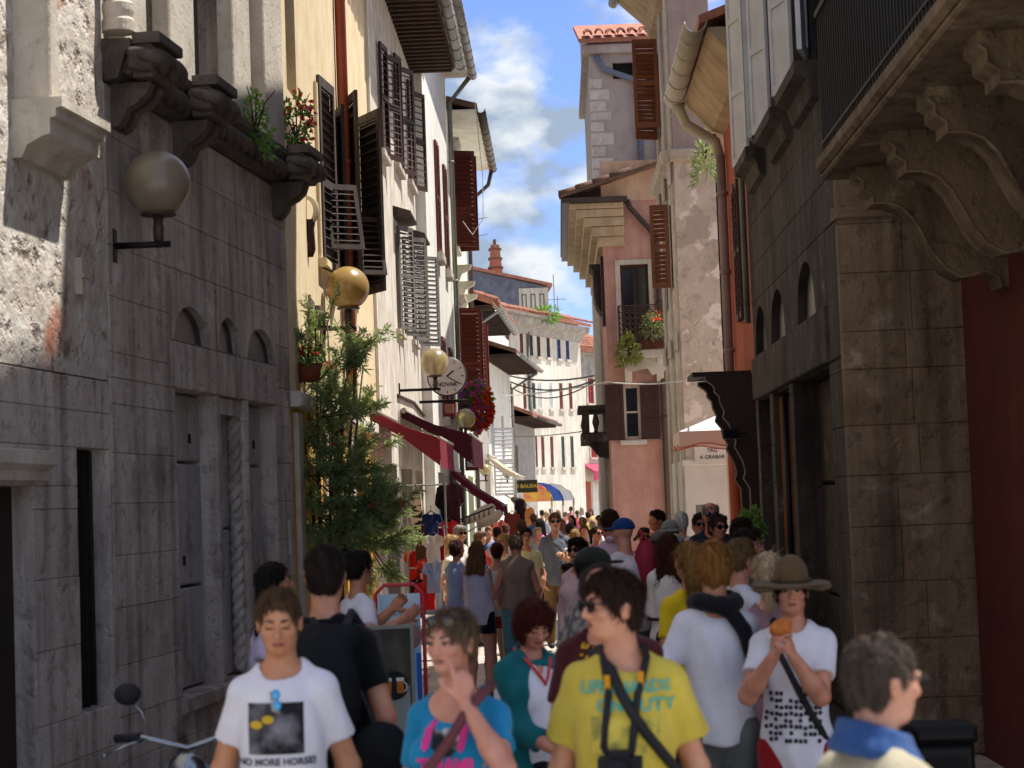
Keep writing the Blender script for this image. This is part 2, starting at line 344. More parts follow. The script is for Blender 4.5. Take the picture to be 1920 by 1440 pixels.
def surround(parent, u0, u1, z0, z1, m=None, w=.12, p=.05, sill=True, hood=False, name='window_surround'):
    b = MB(); b.cbox(u0 - w, u0, -p, .02, z0, z1 + w, .008); b.cbox(u1, u1 + w, -p, .02, z0, z1 + w, .008); b.cbox(u0 + .002, u1 - .002, -p, .02, z1 + .002, z1 + w, .008)
    o = b.build(name, m or m_trim, parent)
    if sill: MB().cbox(u0 - w * 1.3, u1 + w * 1.3, -p * 2.6, .02, z0 - .1, z0 - .002, .012).build('window_sill', m or m_trim, parent)
    if hood: MB().ext([(0, z1 + w + .002), (-p * 2, z1 + w + .02), (-p * 4, z1 + w + .10), (-p * 4, z1 + w + .16), (0, z1 + w + .18)], 'u', u0 - w * 1.2, u1 + w * 1.2).build('window_hood', m or m_trim, parent)
    return o
def _tile():
    b = MB(); n = 7; L = .42; vs = []
    for k, (y, r) in enumerate(((0, .095), (L, .075))):
        for rr in (r, r - .014):
            for i in range(n): a = math.pi * i / (n - 1); vs.append((rr * math.cos(a), y, rr * math.sin(a)))
    fs = []
    for i in range(n - 1):
        fs += [(i, i + 1, 2 * n + i + 1, 2 * n + i), (n + i + 1, n + i, 3 * n + i, 3 * n + i + 1), (i + 1, i, n + i, n + i + 1), (2 * n + i, 2 * n + i + 1, 3 * n + i + 1, 3 * n + i)]
    b.add(vs, fs); return b.mesh('roof_tile', True)
TILE = _tile()
def tiles(parent, m, u0, u1, v0, z0, pitch, rows, step=.2, rlen=.36, rot=0.0, seed=3):
    """rows of barrel tiles climbing into the roof from the eave edge at v0,z0"""
    R = random.Random(seed)
    for j in range(rows):
        n = int((u1 - u0) / step)
        for i in range(n + 1):
            v = v0 + j * rlen * math.cos(pitch); z = z0 + j * rlen * math.sin(pitch) + .004 * (i % 2)
            put('roof_tile', TILE, m, parent, (u0 + i * step + R.uniform(-.012, .012), v + R.uniform(-.02, .02), z), (pitch + R.uniform(-.03, .03), R.uniform(-.05, .05), R.uniform(-.05, .05)))
def roof(parent, m, u0, u1, zE, ov, depth, pitch=20, th=.10, soff=None, rafter=0.0, name='roof', gm=None):
    p = math.radians(pitch); zr = zE + (depth + ov) * math.tan(p)
    o = MB().ext([(-ov, zE), (-ov, zE + th), (depth, zr + th), (depth, zr)], 'u', u0, u1).build(name, m, parent)
    MB().ext([(.02, zE + .002), (.02, zE + ov * math.tan(p) - .003), (depth - .02, zr - .01), (depth - .02, zE + .002)], 'u', u0 + .16, u1 - .16).build('gable', gm or m_greyp, parent)
    if soff:
        MB().box(u0 + .002, u1 - .002, -ov + .01, .0, zE - .03, zE - .002).build('soffit', soff, parent)
        if rafter:
            n = int((u1 - u0) / rafter)
            me = MB().box(-.045, .045, -ov + .03, -.004, zE - .15, zE - .032).mesh('rafter'); me.materials.append(soff)
            for i in range(n): put('rafter', me, None, parent, (u0 + .1 + i * rafter, 0, 0))
    return o
def gutter(parent, m, u0, u1, v, z, r=.08, rings=True):
    b = MB(); n = 8; vs = []; fs = []
    for rr in (r, r - .012):
        for u in (u0, u1):
            for i in range(n + 1): a = math.pi + math.pi * i / n; vs.append((u, v + rr * math.cos(a), z + rr * math.sin(a)))
    k = n + 1
    for i in range(n): fs += [(i, i + 1, k + i + 1, k + i), (2 * k + i + 1, 2 * k + i, 3 * k + i, 3 * k + i + 1), (i + 1, i, 2 * k + i, 2 * k + i + 1), (k + i, k + i + 1, 3 * k + i + 1, 3 * k + i)]
    fs += [(0, k, 3 * k, 2 * k), (n, 2 * k + n, 3 * k + n, k + n)]
    b.add(vs, fs)
    if rings:
        q = u0 + .4
        while q < u1:
            b.tube([(q, v + (r + .006) * math.cos(a), z + (r + .006) * math.sin(a)) for a in [math.pi + math.pi * i / 8 for i in range(9)]], .008, 5); q += .8
    return b.build('gutter', m, parent, True)
def pipe(parent, m, pts, r=.05, n=10, clips=0, name='downpipe'):
    b = MB().tube(pts, r, n)
    for i in range(clips):
        t = (i + .5) / clips; a, c = Vector(pts[-2]), Vector(pts[-1]); p = a.lerp(c, t); b.tube([p - Vector((0, 0, .025)), p + Vector((0, 0, .025))], r * 1.25, n)
    return b.build(name, m, parent, True)
def arch_block(parent, m, u0, u1, z0, z1, a, c, zb, h, dep=.2, n=12, v=0.0, name='stone_block'):
    """block with a round-headed opening a..c on base zb rising h"""
    b = MB(); arc = [(a + (c - a) * i / n, zb + h * math.sqrt(max(0, 1 - (2 * i / n - 1) ** 2))) for i in range(n + 1)]
    q = lambda p, k: (p[0], k, p[1])
    def quad(p0, p1, p2, p3): b.add([q(p0, v), q(p1, v), q(p2, v), q(p3, v)], [(0, 1, 2, 3)])
    quad((u0, z0), (a, z0), (a, z1), (u0, z1)); quad((c, z0), (u1, z0), (u1, z1), (c, z1))
    if zb > z0 + .001: quad((a, z0), (c, z0), (c, zb), (a, zb))
    for i in range(n):
        quad(arc[i], arc[i + 1], (arc[i + 1][0], z1), (arc[i][0], z1))
        b.add([q(arc[i], v), q(arc[i], v + dep), q(arc[i + 1], v + dep), q(arc[i + 1], v)], [(0, 1, 2, 3)])
    b.add([q((a, zb), v), q((c, zb), v), q((c, zb), v + dep), q((a, zb), v + dep)], [(0, 1, 2, 3)])
    b.build(name, m, parent, fix=False)
def leaves(name, m, parent, pts, L=.12, W=.03, seed=1, up=.3, n3=False):
    """many small two-triangle leaves at pts (pos, dir)"""
    R = np.random.default_rng(seed); P = np.array([p for p, d in pts]); D = np.array([d for p, d in pts], float)
    k = len(P); D /= np.linalg.norm(D, axis=1)[:, None] + 1e-9
    Q = R.normal(size=(k, 3)); Sd = np.cross(D, Q); Sd /= np.linalg.norm(Sd, axis=1)[:, None] + 1e-9
    l = (L * R.uniform(.6, 1.25, k))[:, None]; wd = (W * R.uniform(.7, 1.2, k))[:, None]
    nn = np.cross(Sd, D); tip = P + D * l - np.array([0, 0, 1]) * l * .12
    mid = P + D * l * .45 + nn * wd * .25
    V = np.stack([P, mid + Sd * wd / 2, tip, mid - Sd * wd / 2], 1).reshape(-1, 3)
    F_ = (np.arange(k)[:, None] * 4 + np.array([[0, 1, 2, 3]]))
    me = bpy.data.meshes.new(name); me.from_pydata(V.tolist(), [], F_.tolist()); me.materials.append(m); me.update()
    return put(name, me, None, parent)
def text(body, size, m, parent=None, name='lettering', ext=.004, align='CENTER', bold=0.0, shear=0.0):
    cu = bpy.data.curves.new(name, 'FONT'); cu.body = body; cu.size = size; cu.extrude = ext; cu.align_x = align; cu.align_y = 'CENTER'; cu.offset = bold; cu.resolution_u = 3; cu.shear = shear
    o = bpy.data.objects.new(name, cu); COL.objects.link(o); dg = bpy.context.evaluated_depsgraph_get(); me = bpy.data.meshes.new_from_object(o.evaluated_get(dg)); bpy.data.objects.remove(o); bpy.data.curves.remove(cu)
    me.materials.clear(); me.materials.append(m); return put(name, me, None, parent)
# ---------------------------------------------------------------- ground and street
g = MB().add([(-600, -60, 0), (600, -60, 0), (600, 1500, 0), (-600, 1500, 0)], [(0, 1, 2, 3)]).build('ground', m_ground); tag(g, kind='structure')
st = MB().box(-3.4, 3.1, -2, 130, -.2, .01).build('street', m_pave); tag(st, kind='structure')
slab = MB().cbox(-.345, .345, -.25, .25, -.02, .02, .01)
slab = MB().add([(x, z, -y) for x, y, z in MB().cbox(-.345, .345, -.022, .02, -.255, .255, .008).v], MB().cbox(-.345, .345, -.022, .02, -.255, .255, .008).f).mesh('paving_slab'); slab.materials.append(m_pave)
for j in range(36):
    for i in range(7):
        if j * 7 + i < 252: put('paving_slab', slab, None, st, (-2.15 + .7 * i + (.35 if j % 2 else 0) - .17, 15.2 + .52 * j, .01))
# ---------------------------------------------------------------- left side: stone house and palace (same wall line)
FL = Fr(-3.16, 13.6, 83.72); FS = Fr(-2.6, 18.7, 90); F5 = Fr(-2.4, 37.5, 90)
h1 = fthing('stone_house', 'rough pale stone house with dark slit window at the left edge', 'house', FL)
hol = [(-.67, -.04, .73, 2.51), (-3.0, -1.46, 0, 2.25)]
wall(h1, 'wall', m_rough, -9, .02, 3.0, 15.2, [], 7)
wall(h1, 'lower_wall', m_pal, -9, .02, 0, 2.998, hol, 7, .14, .02)
ashlar(h1, m_pal, -4.2, .02, [0.05, .45, .73, 1.2, 1.65, 2.1, 2.51, 2.76, 2.99], hol, 0.0, .05, .9, 1.6, 11)
MB().box(-.69, -.02, .14, .16, .71, 2.53).build('window', m_void, h1)
MB().box(-3.02, -1.44, .14, .17, 0, 2.27).build('door', m_dkwood, h1)
b = MB(); b.ext([(0, 2.28), (-.06, 2.28), (-.06, 2.34), (-.12, 2.38), (-.12, 2.46), (0, 2.48)], 'u', -3.3, -1.33); b.build('door_lintel', m_trim, h1)
for k in range(4): MB().tube([(-.6 + .14 * k, .08, .74), (-.6 + .14 * k, .08, 2.5)], .008, 6).build('window_bar', m_black, h1)
MB().cbox(-1.62, -1.46, -.24, 0, 4.68, 15, .01).build('pilaster', m_trim, h1)
b = MB(); prof = [(0, 4.30), (-.06, 4.30), (-.10, 4.38), (-.2, 4.43), (-.25, 4.44), (-.25, 4.54), (-.29, 4.55), (-.29, 4.60), (-.33, 4.61), (-.33, 4.67), (0, 4.67)]
b.ext(prof, 'u', -1.68, -.78); b.build('console', m_trim, h1)
MB().box(-.62, -.56, -.05, 0, 3.55, 3.8).box(-.64, -.50, -.07, -.05, 3.66, 3.69).build('wall_hook', m_gutw, h1)

h2 = fthing('stone_palace', 'shaded ashlar palace with three blocked niches and rope-moulded cornice', 'building', FL)
lun = [((325, 637), (392, 652), (358, 597)), ((407, 658), (450, 670), (428, 614)), ((463, 676), (516, 688), (483, 638))]
N1, N2, N3 = (1.54, 2.67, .62, 3.03), (2.78, 3.52, .62, 3.03), (3.68, 4.61, .62, 3.03)
UPW = [(FL.uz(280, 40)[0], FL.uz(316, 40)[0], 5.5, 8.4), (FL.uz(366, 40)[0], FL.uz(432, 40)[0], 5.5, 8.4), (FL.uz(470, 40)[0], FL.uz(492, 40)[0], 5.5, 8.4)]
wall(h2, 'wall_core', m_pal, .04, 5.22, 0, 15.0, [N1, N2, N3, (1.45, 4.72, 3.41, 3.95)] + UPW, 7, .34, .05)
zc = [.02, .3, .62, .98, 1.39, 1.76, 2.13, 2.49, 2.84, 3.21, 3.61, 3.98, 4.38, 4.78, 5.15]
ashlar(h2, m_pal, .04, 5.22, zc, [N1, N2, N3, (1.45, 4.72, 3.03, 3.98)], 0, .09, .9, 1.7, 5)
for (a, c) in ((1.45, 2.72), (2.726, 3.6), (3.606, 4.72)):
    MB().cbox(a, c - .004, -.006, .09, 3.034, 3.408, .01).build('lintel_block', m_pal, h2)
for (l, r, t), (a, c) in zip(lun, ((1.45, 2.72), (2.726, 3.6), (3.606, 4.72))):
    ua, uc = FL.uz(*l)[0], FL.uz(*r)[0]; ua = max(ua, a + .04); uc = min(uc, c - .04); zt = FL.uz(*t)[1]
    arch_block(h2, m_pal, a, c - .004, 3.412, 3.976, ua, uc, 3.414, max(.3, zt - 3.41 + .08), .07, 14, -.004)
    MB().box(ua - .02, uc + .02, .062, .07, 3.41, 3.85).build('lunette_pane', m_lun, h2)
for q, (a, c, d, e) in enumerate((N1, N2, N3)):
    zz = [d, 1.45, 2.46, e] if q != 1 else [d, 1.9, e]
    for j in range(len(zz) - 1):
        MB().cbox(a + .003, c - .003, .15 if q != 1 else .13, .36, zz[j] + .012, zz[j + 1] - .012, .015).build('niche_slab', m_paln, h2)
    MB().cbox(a - .03, c + .03, -.04, .3, d - .14, d - .004, .02).build('niche_sill', m_pal, h2)
    for fx, z_ in ((.7, 2.62), (.5, 1.62)): MB().box(a + fx * (c - a), a + fx * (c - a) + .07, .145, .16, z_, z_ + .08).build('putlog_hole', m_void, h2)
b = MB(); pts = []
for i in range(121):
    z = .66 + 2.3 * i / 120; pts.append((3.44 + .022 * math.cos(i * .55), .075 + .022 * math.sin(i * .55), z))
b.tube(pts, .042, 8); pts = [(3.44 - .022 * math.cos(math.asin(0) + .55 * i), .075 - .022 * math.sin(.55 * i), .66 + 2.3 * i / 120) for i in range(121)]; b.tube(pts, .042, 8)
b.build('twisted_column', m_pal, h2, True)
MB().ext([(.02, 2.88), (.02, 3.02), (.125, 3.02), (.125, 2.95), (.08, 2.88)], 'u', 2.79, 3.51).build('niche_hood', m_pal, h2)
# cornice with rope moulding and three sill bays
def rope(name, pts, r, par, m, tw=9.0):
    P_ = [Vector(p) for p in pts]; b = MB()
    dense = []
    for i in range(len(P_) - 1):
        n = max(2, int((P_[i + 1] - P_[i]).length / .02))
        dense += [P_[i].lerp(P_[i + 1], k / n) for k in range(n)]
    dense.append(P_[-1])
    for ph in (0, math.pi * 2 / 3, math.pi * 4 / 3):
        q = []
        for i, p in enumerate(dense):
            t = (dense[min(i + 1, len(dense) - 1)] - dense[max(i - 1, 0)]).normalized(); n_ = Vector((0, 0, 1)); s_ = t.cross(n_).normalized(); a = i * .02 * tw + ph
            q.append(p + (n_ * math.cos(a) + s_ * math.sin(a)) * r * .5)
        b.tube(q, r * .62, 7)
    return b.build(name, m, par, True)
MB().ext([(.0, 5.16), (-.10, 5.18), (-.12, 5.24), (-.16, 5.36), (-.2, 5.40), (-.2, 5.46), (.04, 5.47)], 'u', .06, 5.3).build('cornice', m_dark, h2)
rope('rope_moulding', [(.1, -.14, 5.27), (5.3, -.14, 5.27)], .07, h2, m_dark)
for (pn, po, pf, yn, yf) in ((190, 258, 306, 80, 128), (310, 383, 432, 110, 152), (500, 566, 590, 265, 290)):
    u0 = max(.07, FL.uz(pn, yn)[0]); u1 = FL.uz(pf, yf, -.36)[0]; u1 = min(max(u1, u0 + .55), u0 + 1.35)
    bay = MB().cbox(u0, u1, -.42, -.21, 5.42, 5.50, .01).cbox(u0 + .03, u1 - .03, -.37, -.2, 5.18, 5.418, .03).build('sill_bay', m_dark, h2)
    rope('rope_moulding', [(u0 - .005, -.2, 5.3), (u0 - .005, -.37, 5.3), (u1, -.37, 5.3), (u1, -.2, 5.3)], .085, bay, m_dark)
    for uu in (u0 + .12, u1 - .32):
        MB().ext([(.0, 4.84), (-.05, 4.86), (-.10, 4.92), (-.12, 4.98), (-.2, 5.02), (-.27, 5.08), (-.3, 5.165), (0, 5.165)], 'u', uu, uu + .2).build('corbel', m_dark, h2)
ashlar(h2, m_trim, .06, 5.22, [5.48, 6.1, 6.7, 7.4, 8.0, 8.6, 9.3], [(a, c, 5.4, 8.4) for a, c, _, _ in UPW], .045, .05, .5, 1.0, 8)
for a, c in ((235, 275), (318, 364), (436, 468), (494, 528)):
    ua, uc = FL.uz(a, 40, -.1)[0], FL.uz(c, 40, -.1)[0]; MB().cbox(ua, uc, -.1, .04, 5.48, 9.5, .012).build('pilaster', m_trim, h2)
for a, c, d, e in UPW: MB().box(a, c, .3, .33, d, e).build('window_board', m_woodg, h2)
cu, _z = FL.uz(222, 40, -.12)
MB().lathe([(.12, 5.5), (.12, 5.58), (.105, 5.6), (.115, 5.65), (.115, 5.7), (.09, 5.73), (.1, 5.77), (.1, 5.8), (.085, 5.83), (.08, 9.2)], cu, -.12, 22).build('column', m_trim, h2)
MB().box(4.98, 5.04, -.03, 0, 1.62, 1.95).build('plaque', m_gutw, h2)

# ---------------------------------------------------------------- yellow house
def solve_leaf(fr, uh, pxt, y, w):
    best = None
    for i in range(0, 100):
        v = -w * i / 99; u = fr.uz(pxt, y, v)[0]; e = abs(math.hypot(u - uh, v) - w)
        if best is None or e < best[0]: best = (e, math.degrees(math.atan2(-v, u - uh)))
    return best[1]
h3 = fthing('yellow_house', 'sunlit yellow plastered house with weathered louvred shutters', 'house', FS)
Y1 = (2.9, 4.4, 4.85, 6.75); Y2 = (5.6, 7.0, 4.95, 7.1); Y0 = (.6, 1.35, 6.3, 8.6); YD = (1.0, 2.2, 0, 2.5); YD2 = (3.3, 4.8, 0, 2.6); YD3 = (6.0, 7.8, 0, 2.6)
wall(h3, 'wall', m_yel, .1, 9.35, 3.05, 10.2, [Y1, Y2, Y0], 7, .22)
wall(h3, 'shop_wall', m_ochre, .1, 9.35, 0, 3.048, [YD, YD2, YD3], 7, .3)
for a, c, d, e in (Y1, Y2): window(h3, a, c, d, e, .15, m_wood, 2, 3); surround(h3, a, c, d, e, m_yel, .1, .04)
MB().box(.6, 1.35, .18, .2, 6.3, 8.6).build('window', m_void, h3)
for (a, c, d, e) in (YD, YD2, YD3): window(h3, a, c, d + .02, e, .25, m_wood, 2, 2)
for uh, pt, y, (z0, z1), w_ in ((2.9, 622, 330, (4.75, 6.95), .72), (4.4, 640, 330, (4.6, 6.8), .6), (5.6, 668, 380, (4.75, 7.2), .72), (7.0, 712, 400, (4.85, 7.25), .78)):
    an = solve_leaf(FS, uh, pt, y, w_)
    shutter(h3, m_wood, uh, -.04, z0, z1, w_, an, 1, 19, mid=(.45,), st=.08, back=True)
for uu, zz in ((3.2, 5.0), (6.1, 5.05)):
    fl = shutter(h3, m_wood, uu, -.1, zz, zz + .8, .42, 60, 1, 8, mid=(), st=.05); fl.rotation_euler = (math.radians(-14), 0, fl.rotation_euler.z)
roof(h3, m_tiledk, .1, 9.4, 10.2, .55, 7, 18, .1, m_eave, .4)
tiles(h3, m_tiledk, .2, 9.3, -.66, 10.26, math.radians(18), 1, .22)
pu = FS.uz(640, 100, -.08)[0]; pipe(h3, m_pipeo, [(pu, -.4, 10.2), (pu, -.12, 9.8), (pu, -.08, 9.5), (pu, -.08, 3.2)], .07, 10, 3)
MB().box(9.25, 9.37, -.05, 0, 3.05, 10.1).build('corner_strip', m_white, h3)
for uu in (.35, 2.6, 5.3, 8.4): MB().cbox(uu, uu + .35, -.05, .02, .02, 3.0, .01).build('shop_pilaster', m_cream, h3)
MB().cbox(.1, 9.35, -.12, .0, 3.05, 3.2, .02).build('string_course', m_cream, h3)

# ---------------------------------------------------------------- cream house
h4 = fthing('cream_house', 'sunlit cream house with deep tiled eave and grey louvred shutters', 'house', FS)
C1 = (13.5, 14.5, 5.0, 6.75); C2 = (16.9, 17.9, 5.1, 6.85); C3 = (11.1, 11.9, 7.6, 9.3); C4 = (14.0, 15.0, 7.9, 9.8); C5 = (17.0, 18.0, 8.1, 10.0)
sh = [(10.2, 12.4, 0, 2.7), (13.2, 15.6, 0, 2.7), (16.4, 18.2, 0, 2.7)]
wall(h4, 'wall', m_cream, 9.38, 18.8, 0, 10.6, [C1, C2, C3, C4, C5] + sh, 7, .22)
for c in (C1, C2, C3, C4, C5): window(h4, *c, .15, m_wood, 2, 3)
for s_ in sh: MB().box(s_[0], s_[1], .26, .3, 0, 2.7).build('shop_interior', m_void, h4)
for c, hood in ((C1, 1), (C2, 1)):
    MB().ext([(0, c[3] + .12), (-.3, c[3] + .16), (-.3, c[3] + .2), (0, c[3] + .3)], 'u', c[0] - .25, c[1] + .2).build('window_hood', m_wood, h4)
    MB().box(c[0] - .3, c[1] + .1, -.07, 0, c[2] - .09, c[2] - .01).build('window_sill', m_trim, h4)
    shutter(h4, m_woodg, c[0] - .02, -.05, c[2], c[3], .52, 24, 1, 18, mid=(.52,), st=.055); shutter(h4, m_woodg, c[1] + .02, -.05, c[2] - .02, c[3] - .05, .52, 46, 1, 18, mid=(.52,), st=.055)
for c in (C3, C4, C5):
    shutter(h4, m_wdk, c[0] - .02, -.05, c[2], c[3], .5, 8, 1, 14, mid=(.5,)); shutter(h4, m_wdk, c[1], -.05, c[2], c[3], .5, 24, 1, 14, mid=(.5,))
    MB().box(c[0] - .2, c[1] + .2, -.1, 0, c[2] - .1, c[2] - .01).build('window_sill', m_trim, h4)
roof(h4, m_tiledk, 9.4, 18.9, 10.6, .85, 7, 18, .12, m_eave, .3)
tiles(h4, m_tiledk, 9.5, 18.8, -.98, 10.68, math.radians(18), 2, .22)
gutter(h4, m_gut, 9.4, 18.9, -.97, 10.6, .1)
pts = [FS.uz(745, 742, -.01), FS.uz(775, 755, -.01), FS.uz(790, 775, -.01), FS.uz(803, 790, -.01)]
MB().tube([(u, -.02, z) for u, z in pts], .03, 6).build('cable_conduit', m_stem, h4)

# ---------------------------------------------------------------- white house
h5 = fthing('white_house', 'tall bright white house with dark red shutters and grey downpipe', 'house', F5)
D1 = (3.2, 4.0, 7.4, 9.8); D2 = (6.2, 7.0, 7.4, 9.8); D3 = (3.2, 4.0, 3.9, 5.6); D4 = (6.2, 7.0, 3.9, 5.6); ds = [(1.0, 3.4, 0, 2.7), (4.6, 7.4, 0, 2.7)]
wall(h5, 'wall', m_white, 0, 8.9, 0, 12.4, [D1, D2, D3, D4] + ds, 7, .2)
for c in (D1, D2, D3, D4):
    window(h5, *c, .14, m_wred, 2, 3); MB().cbox(c[0] - .1, c[1] + .1, -.14, 0, c[2] - .2, c[2] - .01, .02).build('window_sill', m_trim, h5)
    shutter(h5, m_wred, c[0], -.03, c[2], c[3], .4, 3, 1, 16); shutter(h5, m_wred, c[0] + .42, -.03, c[2], c[3], .4, 3, 1, 16)
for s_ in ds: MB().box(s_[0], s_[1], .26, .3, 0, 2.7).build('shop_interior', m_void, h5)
roof(h5, m_tiledk, 0, 8.9, 12.4, .6, 7, 18, .12, m_white)
gutter(h5, m_gut, 0, 8.9, -.68, 12.4, .1); tiles(h5, m_tile, .1, 8.8, -.7, 12.48, .3, 1, .24)
pipe(h5, m_gut, [(8.6, -.6, 12.3), (8.6, -.1, 11.7), (8.6, -.1, .2)], .06, 10, 4)
MB().box(.2, 1.0, -.55, -.05, 11.7, 12.1).build('red_beam_end', m_wred, h5)

h6 = fthing('pale_green_house', 'narrow pale green house with tall dark red shutters and stone corbels', 'house', F5)
E1 = (10.0, 11.0, 8.4, 10.8); E2 = (10.2, 11.2, 4.6, 6.9); E3 = (14.2, 15.2, 4.6, 6.9)
wall(h6, 'wall', m_green, 8.92, 17.5, 0, 11.6, [E1, E2, E3, (10, 12.5, 0, 2.8), (13.4, 16.6, 0, 2.8)], 7, .2)
for c in (E1, E2, E3):
    window(h6, *c, .14, m_wred, 2, 3); surround(h6, *c, m_trim, .14, .06, True, True)
    shutter(h6, m_wred, c[0], -.07, c[2], c[3], .55, 70, 1, 20, mid=(.4,), back=True); shutter(h6, m_wred, c[1], -.07, c[2], c[3], .55, 100, 1, 20, mid=(.4,), back=True)
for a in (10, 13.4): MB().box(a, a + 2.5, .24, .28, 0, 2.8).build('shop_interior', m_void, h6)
for u_, z_ in ((9.6, 7.9), (11.4, 7.7), (12.6, 7.5)):
    MB().ext([(0, z_ - .5), (-.1, z_ - .45), (-.2, z_ - .2), (-.42, z_ - .1), (-.45, z_), (0, z_)], 'u', u_, u_ + .3).build('corbel', m_trim, h6)
roof(h6, m_tiledk, 8.92, 17.5, 11.6, .75, 7, 16, .14, m_white); gutter(h6, m_gutb, 8.92, 17.5, -.84, 11.6, .11)
pipe(h6, m_gutb, [(17.2, -.8, 11.5), (17.2, -.7, 11.1), (17.2, -.12, 10.6), (17.2, -.1, .2)], .06, 10, 4)
# ---------------------------------------------------------------- further left-hand houses along the bend
F7 = Fr(-2.6, 55.2, 88)
h7 = fthing('stone_house', 'low stone house with sagging tiled eave beyond the red shutters', 'house', F7)
wall(h7, 'wall', m_greyp, 0, 9, 0, 7.9, [(1, 2, 4.6, 6.2), (4, 5, 4.6, 6.2)], 6, .2)
window(h7, 1, 2, 4.6, 6.2, .12, m_wred); window(h7, 4, 5, 4.6, 6.2, .12, m_wred)
roof(h7, m_tile, -.2, 9, 7.7, .9, 6, 20, .15, m_eave, .5); tiles(h7, m_tile, -.1, 8.9, -1.0, 7.85, .35, 3, .26); gutter(h7, m_gut, -.2, 9, -1.0, 7.7, .12)
pipe(h7, m_gut, [(.5, -1.0, 7.6), (.5, -.1, 7.0), (.5, -.08, .2)], .07, 8, 3)
F8 = Fr(-2.35, 64.4, 86)
h8 = fthing('white_house', 'thin white house front with open dark eaves left of the far cream building', 'house', F8)
wall(h8, 'wall', m_white, 0, 9, 0, 8.2, [(1.5, 2.4, 3.6, 5.2), (5, 5.9, 3.6, 5.2)], 6, .2)
window(h8, 1.5, 2.4, 3.6, 5.2, .12, m_wwhite); window(h8, 5, 5.9, 3.6, 5.2, .12, m_wwhite)
shutter(h8, m_wwhite, 1.4, -.05, 2.3, 4.6, .7, 80, 1, 16)
roof(h8, m_tiledk, -.1, 9, 7.0, 1.1, 6, 20, .14, m_eave, .5); gutter(h8, m_gut, -.1, 9, -1.2, 7.0, .1)
pipe(h8, m_gut, [(8.5, -1.1, 6.9), (8.5, -.1, 6.3), (8.5, -.08, .2)], .06, 8, 3)
F9 = Fr(-1.9, 73.6, 84)
h9 = fthing('tiled_house', 'low house with a short dark red tiled canopy before the far cream building', 'house', F9)
wall(h9, 'wall', m_greyp, 0, 9, 0, 5.6, [(2, 3, 3.0, 4.3)], 6, .2); window(h9, 2, 3, 3.0, 4.3, .12, m_wred)
roof(h9, m_tile, -.1, 9, 5.3, 1.0, 6, 22, .14, m_eave, .5); gutter(h9, m_gutb, -.1, 9, -1.1, 5.3, .1)
# ---------------------------------------------------------------- the far cream building across the bend
pA, pB = atY(925, 575, 84), atY(1086, 605, 93)
FF = Fr(pA.x, pA.y, math.degrees(math.atan2(pB.y - pA.y, pB.x - pA.x))); LF = math.hypot(pB.x - pA.x, pB.y - pA.y)
hf = fthing('cream_building', 'long three-storey cream building with rows of shutters where the street bends', 'building', FF)
rows = [([957, 984, 1001, 1012, 1033, 1052, 1070], 718, 767), ([989, 1005, 1018, 1035, 1056, 1073], 818, 876), ([952, 978, 996, 1010, 1028, 1048, 1064], 625, 668)]
colr = {0: [m_wred, m_wred, m_wgreen, m_wwhite, m_wwhite, m_wred, m_wred], 1: [m_wred, m_wred, m_wred, m_wred, m_wgreen, m_wgreen], 2: [m_wred, m_wred, m_wdk, m_wdk, m_wdk, m_wblue, m_wblue]}
hl = []
for ri, (xs, ya, yb) in enumerate(rows):
    for k, x in enumerate(xs):
        yo = (x - 1000) * .10 if ri == 2 else 0
        ua, za = FF.uz(x - 4.0, ya + yo); ub, zb = FF.uz(x + 4.0, yb + yo); hl.append((ua, ub, zb, za, colr[ri][k]))
wall(hf, 'wall', m_far, -2.5, LF, 0, 10.3, [h[:4] for h in hl], 8, .15)
for a, c, d, e, mm in hl:
    W_ = (c - a) / 2; shutter(hf, mm, a, .03, d, e, W_ - .005, 0, 1, 12, st=.05); shutter(hf, mm, a + W_ + .005, .03, d, e, W_ - .005, 0, 1, 12, st=.05)
    MB().box(a - .08, c + .08, -.08, 0, d - .12, d - .01).build('window_sill', m_trim, hf)
ua, _ = FF.uz(990, 700)
pipe(hf, m_gut, [(ua, -.08, 10.0), (ua, -.08, .2)], .07, 8, 3)
MB().ext([(0, 9.6), (-.1, 9.65), (-.2, 9.9), (-.5, 10.05), (-.55, 10.3), (0, 10.3)], 'u', -2.5, LF).build('cornice', m_greyp, hf)
roof(hf, m_tile, -2.5, LF + .1, 10.32, .6, 7, 17, .14); tiles(hf, m_tile, -2.4, LF, -.7, 10.5, .3, 4, .28, .4)
gutter(hf, m_gut, -2.5, LF * .5, -.68, 10.4, .12)
q = [atY(1020, 585, 86.5), atY(1015, 600, 86.4), atY(1006, 612, 86.2), atY(990, 618, 86)]
# building after it
pA, pB = atY(1080, 640, 96), atY(1150, 650, 99)
FG = Fr(pA.x, pA.y, math.degrees(math.atan2(pB.y - pA.y, pB.x - pA.x))); LG = math.hypot(pB.x - pA.x, pB.y - pA.y)
hg = fthing('grey_building', 'pale grey building with crimson shutters behind the stone balcony', 'building', FG)
hl = []
for x, ya, yb, mm in ((1107, 709, 757, 'r'), (1083, 715, 757, 'd'), (1086, 802, 858, 'd'), (1113, 830, 858, 'r')):
    ua, za = FG.uz(x - 6, ya); ub, zb = FG.uz(x + 6, yb); hl.append((ua, ub, zb, za, mm))
wall(hg, 'wall', m_far, -.3, LG + 3, 0, 9.4, [h[:4] for h in hl], 8, .12)
for a, c, d, e, mm in hl:
    W_ = (c - a) / 2; k = mat('crimson_shutter', '#9c3238', '#84282e', bump=0) if mm == 'r' else m_wdk
    shutter(hg, k, a, .03, d, e, W_ - .005, 0, 1, 12, st=.05); shutter(hg, k, a + W_ + .005, .03, d, e, W_ - .005, 0, 1, 12, st=.05); surround(hg, a, c, d, e, m_trim, .12, .04)
